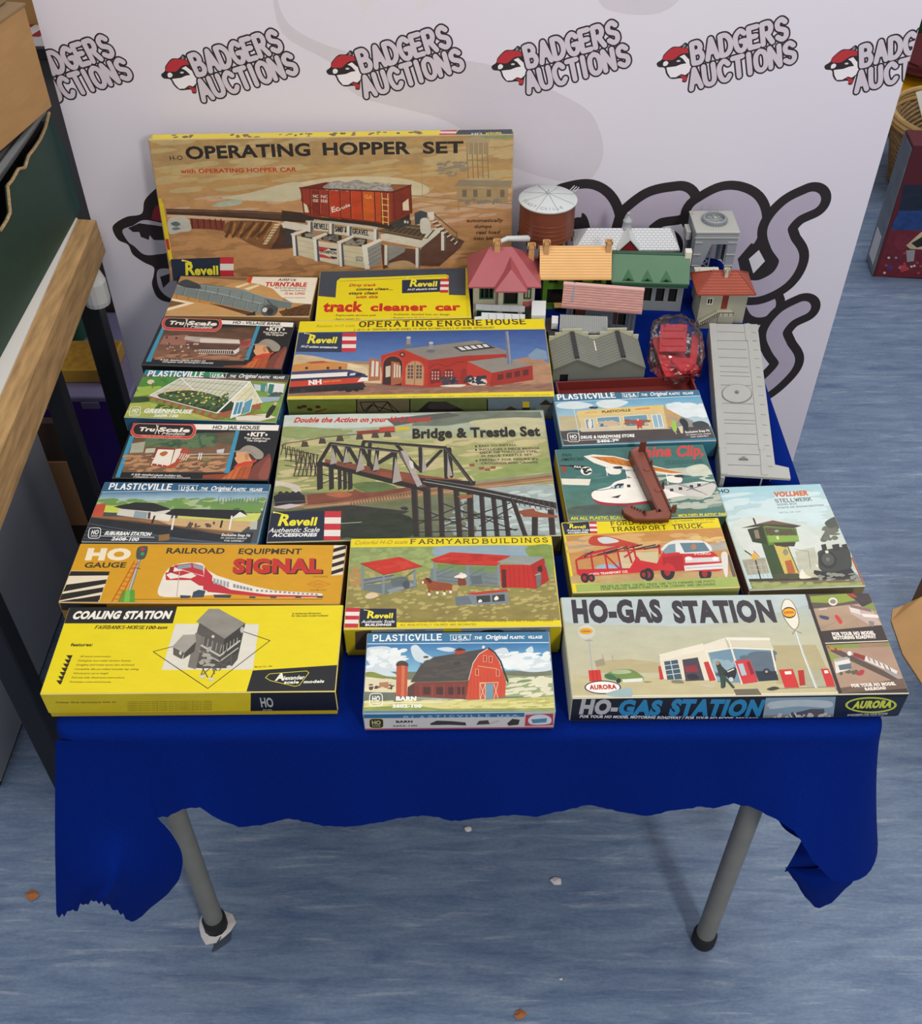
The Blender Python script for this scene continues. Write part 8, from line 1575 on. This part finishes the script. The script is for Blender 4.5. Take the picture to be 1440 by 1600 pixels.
# ---- long grey girder deck
t = Th('model_turntable_deck', 'long pale grey planked plastic deck with oval hatch at the right table edge', 'model', (.455, 1.36, Z0), MG)
dk = pm('planked_grey_plastic', 'a3a49f', .45, noise=.03); dk2 = pm('groove_grey_plastic', '6f716e', .6)
zt = .7575; q = [W(x, y, zt) for x, y in ((1126, 741), (1211, 745), (1183, 507), (1108, 506))]
def DP(x, y): return W(1080 + x / 5.714, 480 + y / 5.714, zt)
mb = MB(); mb.prism([DP(158, 148), DP(588, 152), DP(745, 1405), DP(868, 1432), DP(885, 1530), DP(262, 1492)], (0, 0, -.004)); t.part('deck', mb, dk)
mb = MB()
up = Vector((0, 0, .0012))
for a, b, c, d in (((158, 148), (220, 148), (228, 300), (170, 300)), ((170, 300), (228, 300), (308, 1258), (245, 1258)), ((470, 152), (522, 152), (540, 300), (486, 300)), ((500, 300), (542, 300), (655, 1275), (602, 1275)), ((610, 1275), (660, 1278), (680, 1500), (625, 1500)), ((252, 1258), (295, 1258), (322, 1490), (264, 1490))):
    p = [DP(*d), DP(*c), DP(*b), DP(*a)]; mb.hexa(p, [v + up for v in p])
t.part('longitudinal_beams', mb, dk)
mb = MB()
def groove(a, b, w=.0009): A_, B_ = DP(*a), DP(*b); v = Vector((0, w / 2, 0)); p = [A_ - v, B_ - v, B_ + v, A_ + v]; mb.hexa(p, [x + Vector((0, 0, .0004)) for x in p])
for y, a, b in ((218, 228, 470), (372, 235, 490), (448, 242, 500), (526, 248, 508), (576, 250, 515), (612, 255, 520), (694, 262, 528), (857, 275, 550), (942, 286, 558), (1005, 292, 565), (1036, 294, 568), (1128, 302, 580), (1218, 310, 590), (1310, 316, 606), (1408, 325, 612)): groove((a, y), (b, y + 8))
for y, a in ((225, 535), (300, 545), (380, 555), (458, 562), (538, 570), (622, 580), (705, 592), (786, 602), (868, 612), (958, 620), (1050, 632), (1142, 642), (1234, 652), (1328, 668), (1420, 682)): groove((a, y), (a + 42, y + 4), .0007)
groove((170, 298), (572, 302)); t.part('plank_grooves', mb, dk2)
mb = MB(); c = DP(405, 774); rows = []
P = [DP(405 + 132 * cos(2 * pi * i / 40), 774 + 83 * sin(2 * pi * i / 40)) for i in range(41)]; mb.tube(P, .0011, 6, caps=False); ht = t.part('hatch_ring', mb, dk2)
mb = MB(); mb.prism([DP(405 + 128 * cos(2 * pi * i / 40), 774 + 80 * sin(2 * pi * i / 40)) for i in range(40)], (0, 0, .0013)); t.part('hatch_plate', mb, dk, ht)
mb = MB(); c = DP(403, 768); mb.lathe((c.x, c.y, zt + .001), [(.003, 0), (.003, .003), (.0, .004)], 10); t.part('hatch_knob', mb, dk2, ht)
mb = MB(); mb.prism([DP(420, 1365), DP(505, 1368), DP(462, 1340)], (0, 0, .0025)); t.part('arrow_boss', mb, dk2)
mb = MB()
a, b, c, d = DP(162, 150), DP(264, 1488), DP(276, 1488), DP(174, 150)
mb.hexa([Vector((p.x, p.y, Z0)) for p in (b, c, d, a)], [Vector((p.x, p.y, zt - .004)) for p in (b, c, d, a)])
a, b, c, d = DP(575, 155), DP(735, 1400), DP(745, 1400), DP(586, 155)
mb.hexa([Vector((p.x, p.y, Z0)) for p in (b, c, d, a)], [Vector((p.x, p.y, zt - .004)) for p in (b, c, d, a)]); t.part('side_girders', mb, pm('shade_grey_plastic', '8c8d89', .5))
mb = MB(); e = DP(300, 1494); mb.hexa([Vector((DP(264, 1492).x, DP(264, 1492).y - .003, Z0)), Vector((e.x, e.y - .003, Z0)), Vector((e.x, e.y + .001, Z0)), Vector((DP(264, 1492).x, DP(264, 1492).y + .001, Z0))], [Vector((DP(264, 1492).x, DP(264, 1492).y - .003, zt - .004)), Vector((e.x, e.y - .003, zt - .004)), Vector((e.x, e.y + .001, zt - .004)), Vector((DP(264, 1492).x, DP(264, 1492).y + .001, zt - .004))])
e = DP(632, 1515); mb.tube([(e.x, e.y, Z0), (e.x, e.y, zt - .004)], .0012, 8); t.part('end_posts', mb, dk)

# ---- brown crane part lying on the flying boat box
t = Th('model_crane_part', 'reddish brown L-shaped plastic crane part lying on the flying boat box', 'model', (.225, 1.12, TZ + .0384), MG)
zb = TZ + .0392
def CP(x, y, z): return W(850 + x / 3.6923, 580 + y / 3.6923, z)
bp = pm('reddish_brown_plastic', '7a4232', .42, noise=.05); bd = pm('dark_brown_crane_plastic', '5a2c20', .45)
z1 = zb + .014
mb = MB(); mb.prism([CP(495, 462, z1), CP(578, 458, z1), CP(732, 808, z1), CP(655, 812, z1)], (0, 0, -.003)); ch = t.part('channel_web', mb, bp)
for a, b in (((495, 462), (655, 812)), ((578, 458), (732, 808))):
    A_, B_ = CP(*a, z1), CP(*b, z1); v = Vector((.0014, 0, 0)); mb = MB(); mb.hexa([Vector((p.x, p.y, zb)) for p in (B_ - v, B_ + v, A_ + v, A_ - v)], [p + Vector((0, 0, .002)) for p in (B_ - v, B_ + v, A_ + v, A_ - v)]); t.part('channel_flange', mb, bd, ch)
mb = MB(); mb.prism([CP(450, 790, z1), CP(500, 775, z1), CP(575, 815, z1), CP(655, 795, z1), CP(735, 806, z1), CP(722, 845, z1), CP(610, 852, z1), CP(520, 848, z1), CP(462, 815, z1)], (0, 0, -.003)); ft = t.part('foot_plate', mb, bp)
mb = MB(); mb.prism([CP(450, 790, zb + .011), CP(462, 815, zb + .011), CP(520, 848, zb + .011), CP(722, 845, zb + .011), CP(722, 838, zb + .011), CP(520, 840, zb + .011)], (0, 0, -.0105)); t.part('foot_skirt', mb, bd, ft)
mb = MB()
for i in range(5): p = CP(505 + i * 16, 786 + i * 7, z1); mb.box(p.x - .001, p.x + .001, p.y - .001, p.y + .001, z1, z1 + .003)
t.part('teeth', mb, bd, ft)
for a, b, z in (((548, 402), (582, 400), .030), ((735, 772), (758, 768), .024)):
    A_, B_ = CP(a[0] - 4, 462 if a[1] < 500 else 815, z1), CP(b[0], 460 if a[1] < 500 else 812, z1)
    mb = MB(); mb.hexa([A_ + Vector((0, -.002, 0)), B_ + Vector((0, -.002, 0)), B_ + Vector((0, .002, 0)), A_ + Vector((0, .002, 0))], [A_ + Vector((.001, -.001, z - .012)), B_ + Vector((0, -.001, z - .012)), B_ + Vector((0, .002, z - .012)), A_ + Vector((.001, .002, z - .012))]); t.part('lug', mb, bd)
for a in ((612, 540), (680, 665), (575, 825)):
    p = CP(*a, z1); mb = MB(); mb.hexa([p + Vector(v) for v in ((0, -.004, -.002), (.003, -.004, -.002), (.003, .004, -.002), (0, .004, -.002))], [p + Vector(v) for v in ((0, -.001, .009), (.002, -.001, .009), (.002, .002, .009), (0, .002, .009))]); t.part('pin', mb, bd)
for a in ((590, 565), (655, 685)): p = CP(*a, z1); mb = MB(); mb.lathe((p.x, p.y, z1), [(.005, 0), (.0046, .0012), (0, .0014)], 16, cap=False); t.part('boss', mb, bp)

# ---- clear bag of red parts
t = Th('plastic_bag', 'crumpled clear plastic bag holding red plastic parts', 'bag', (.375, 1.50, Z0), MG)
bc = Vector((.377, 1.503, Z0)); rnd = random.Random(5)
me = bpy.data.meshes.new('film'); bm = bmesh.new(); bmesh.ops.create_icosphere(bm, subdivisions=4, radius=1)
from mathutils import noise as mn
for v in bm.verts:
    d = v.co.copy(); n1 = mn.noise(d * 1.6 + Vector((3, 1, 2))); n2 = 1 - abs(mn.noise(d * 3.6 + Vector((7, 2, 5)))) * 2; n3 = 1 - abs(mn.noise(d * 8 + Vector((1, 9, 4)))) * 2
    r = .93 + .09 * n1 + .09 * n2 + .04 * n3 + rnd.uniform(-.03, .03); d = Vector([math.copysign(abs(q) ** .72, q) for q in d])
    p = Vector((d.x * .046 * r, d.y * .084 * r, d.z * .025 * r)); p.x += .010 * d.y; z = p.z + .027
    if z < .0008: z = .0008 + .0006 * rnd.random()
    v.co = (p.x - .004, p.y, z)
bm.to_mesh(me); bm.free()
for p in me.polygons: p.use_smooth = rnd.random() < .35
fm = bpy.data.materials.new('clear_film'); fm.use_nodes = True; nt = fm.node_tree; nt.nodes.clear()
ou = nt.nodes.new('ShaderNodeOutputMaterial'); mx = nt.nodes.new('ShaderNodeMixShader'); tr = nt.nodes.new('ShaderNodeBsdfTransparent'); gl = nt.nodes.new('ShaderNodeBsdfGlossy'); fr = nt.nodes.new('ShaderNodeFresnel')
tr.inputs[0].default_value = (.95, .95, .95, 1); gl.inputs['Roughness'].default_value = .14; fr.inputs[0].default_value = 1.5
nt.links.new(fr.outputs[0], mx.inputs[0]); nt.links.new(tr.outputs[0], mx.inputs[1]); nt.links.new(gl.outputs[0], mx.inputs[2]); nt.links.new(mx.outputs[0], ou.inputs[0])
tcn = nt.nodes.new('ShaderNodeTexCoord'); nz = nt.nodes.new('ShaderNodeTexNoise'); nz.inputs['Scale'].default_value = 42; nz.inputs['Detail'].default_value = 2; bu = nt.nodes.new('ShaderNodeBump'); bu.inputs['Strength'].default_value = .35; bu.inputs['Distance'].default_value = .004
nt.links.new(tcn.outputs['Object'], nz.inputs['Vector']); nt.links.new(nz.outputs['Fac'], bu.inputs['Height']); nt.links.new(bu.outputs[0], gl.inputs['Normal']); nt.links.new(bu.outputs[0], fr.inputs['Normal'])
me.materials.append(fm); o = link('film', me, t.o)
rp = pm('bright_red_plastic', 'c8363c', .4)
parts = [('red_flat_panel', 'large flat red plastic panel lying in the clear bag', (-.010, -.010, .010), (.050, .118, .003), (3, 5, 6)), ('red_roof_panel', 'red plastic roof panel leaning at the top of the clear bag', (-.006, .026, .028), (.046, .070, .003), (8, -6, -10)), ('red_strip', 'narrow red plastic strip at the right inside the clear bag', (.026, -.006, .020), (.012, .10, .004), (2, 8, -12)), ('red_block', 'red plastic block at the lower right inside the clear bag', (.004, -.048, .022), (.040, .036, .008), (0, 10, 20))]
for nm, lab, c_, s_, r_ in parts:
    M_ = Matrix.Translation(bc + Vector(c_)) @ __import__('mathutils').Euler([radians(a) for a in r_]).to_matrix().to_4x4()
    mb = MB(); mb.cbox(-s_[0] / 2, s_[0] / 2, -s_[1] / 2, s_[1] / 2, -s_[2] / 2, s_[2] / 2, .0006, M=M_)
    if 'panel' in nm:
        for k in range(3): mb.cbox(-s_[0] / 2 + .004, s_[0] / 2 - .004, -s_[1] / 2 + s_[1] * (k + .6) / 3.6, -s_[1] / 2 + s_[1] * (k + .75) / 3.6, s_[2] / 2, s_[2] / 2 + .002, .0004, M=M_)
    o = build(nm, mb, rp, origin=bc + Vector(c_)); tag(o, lab, 'plastic part', 'red parts in the clear bag')
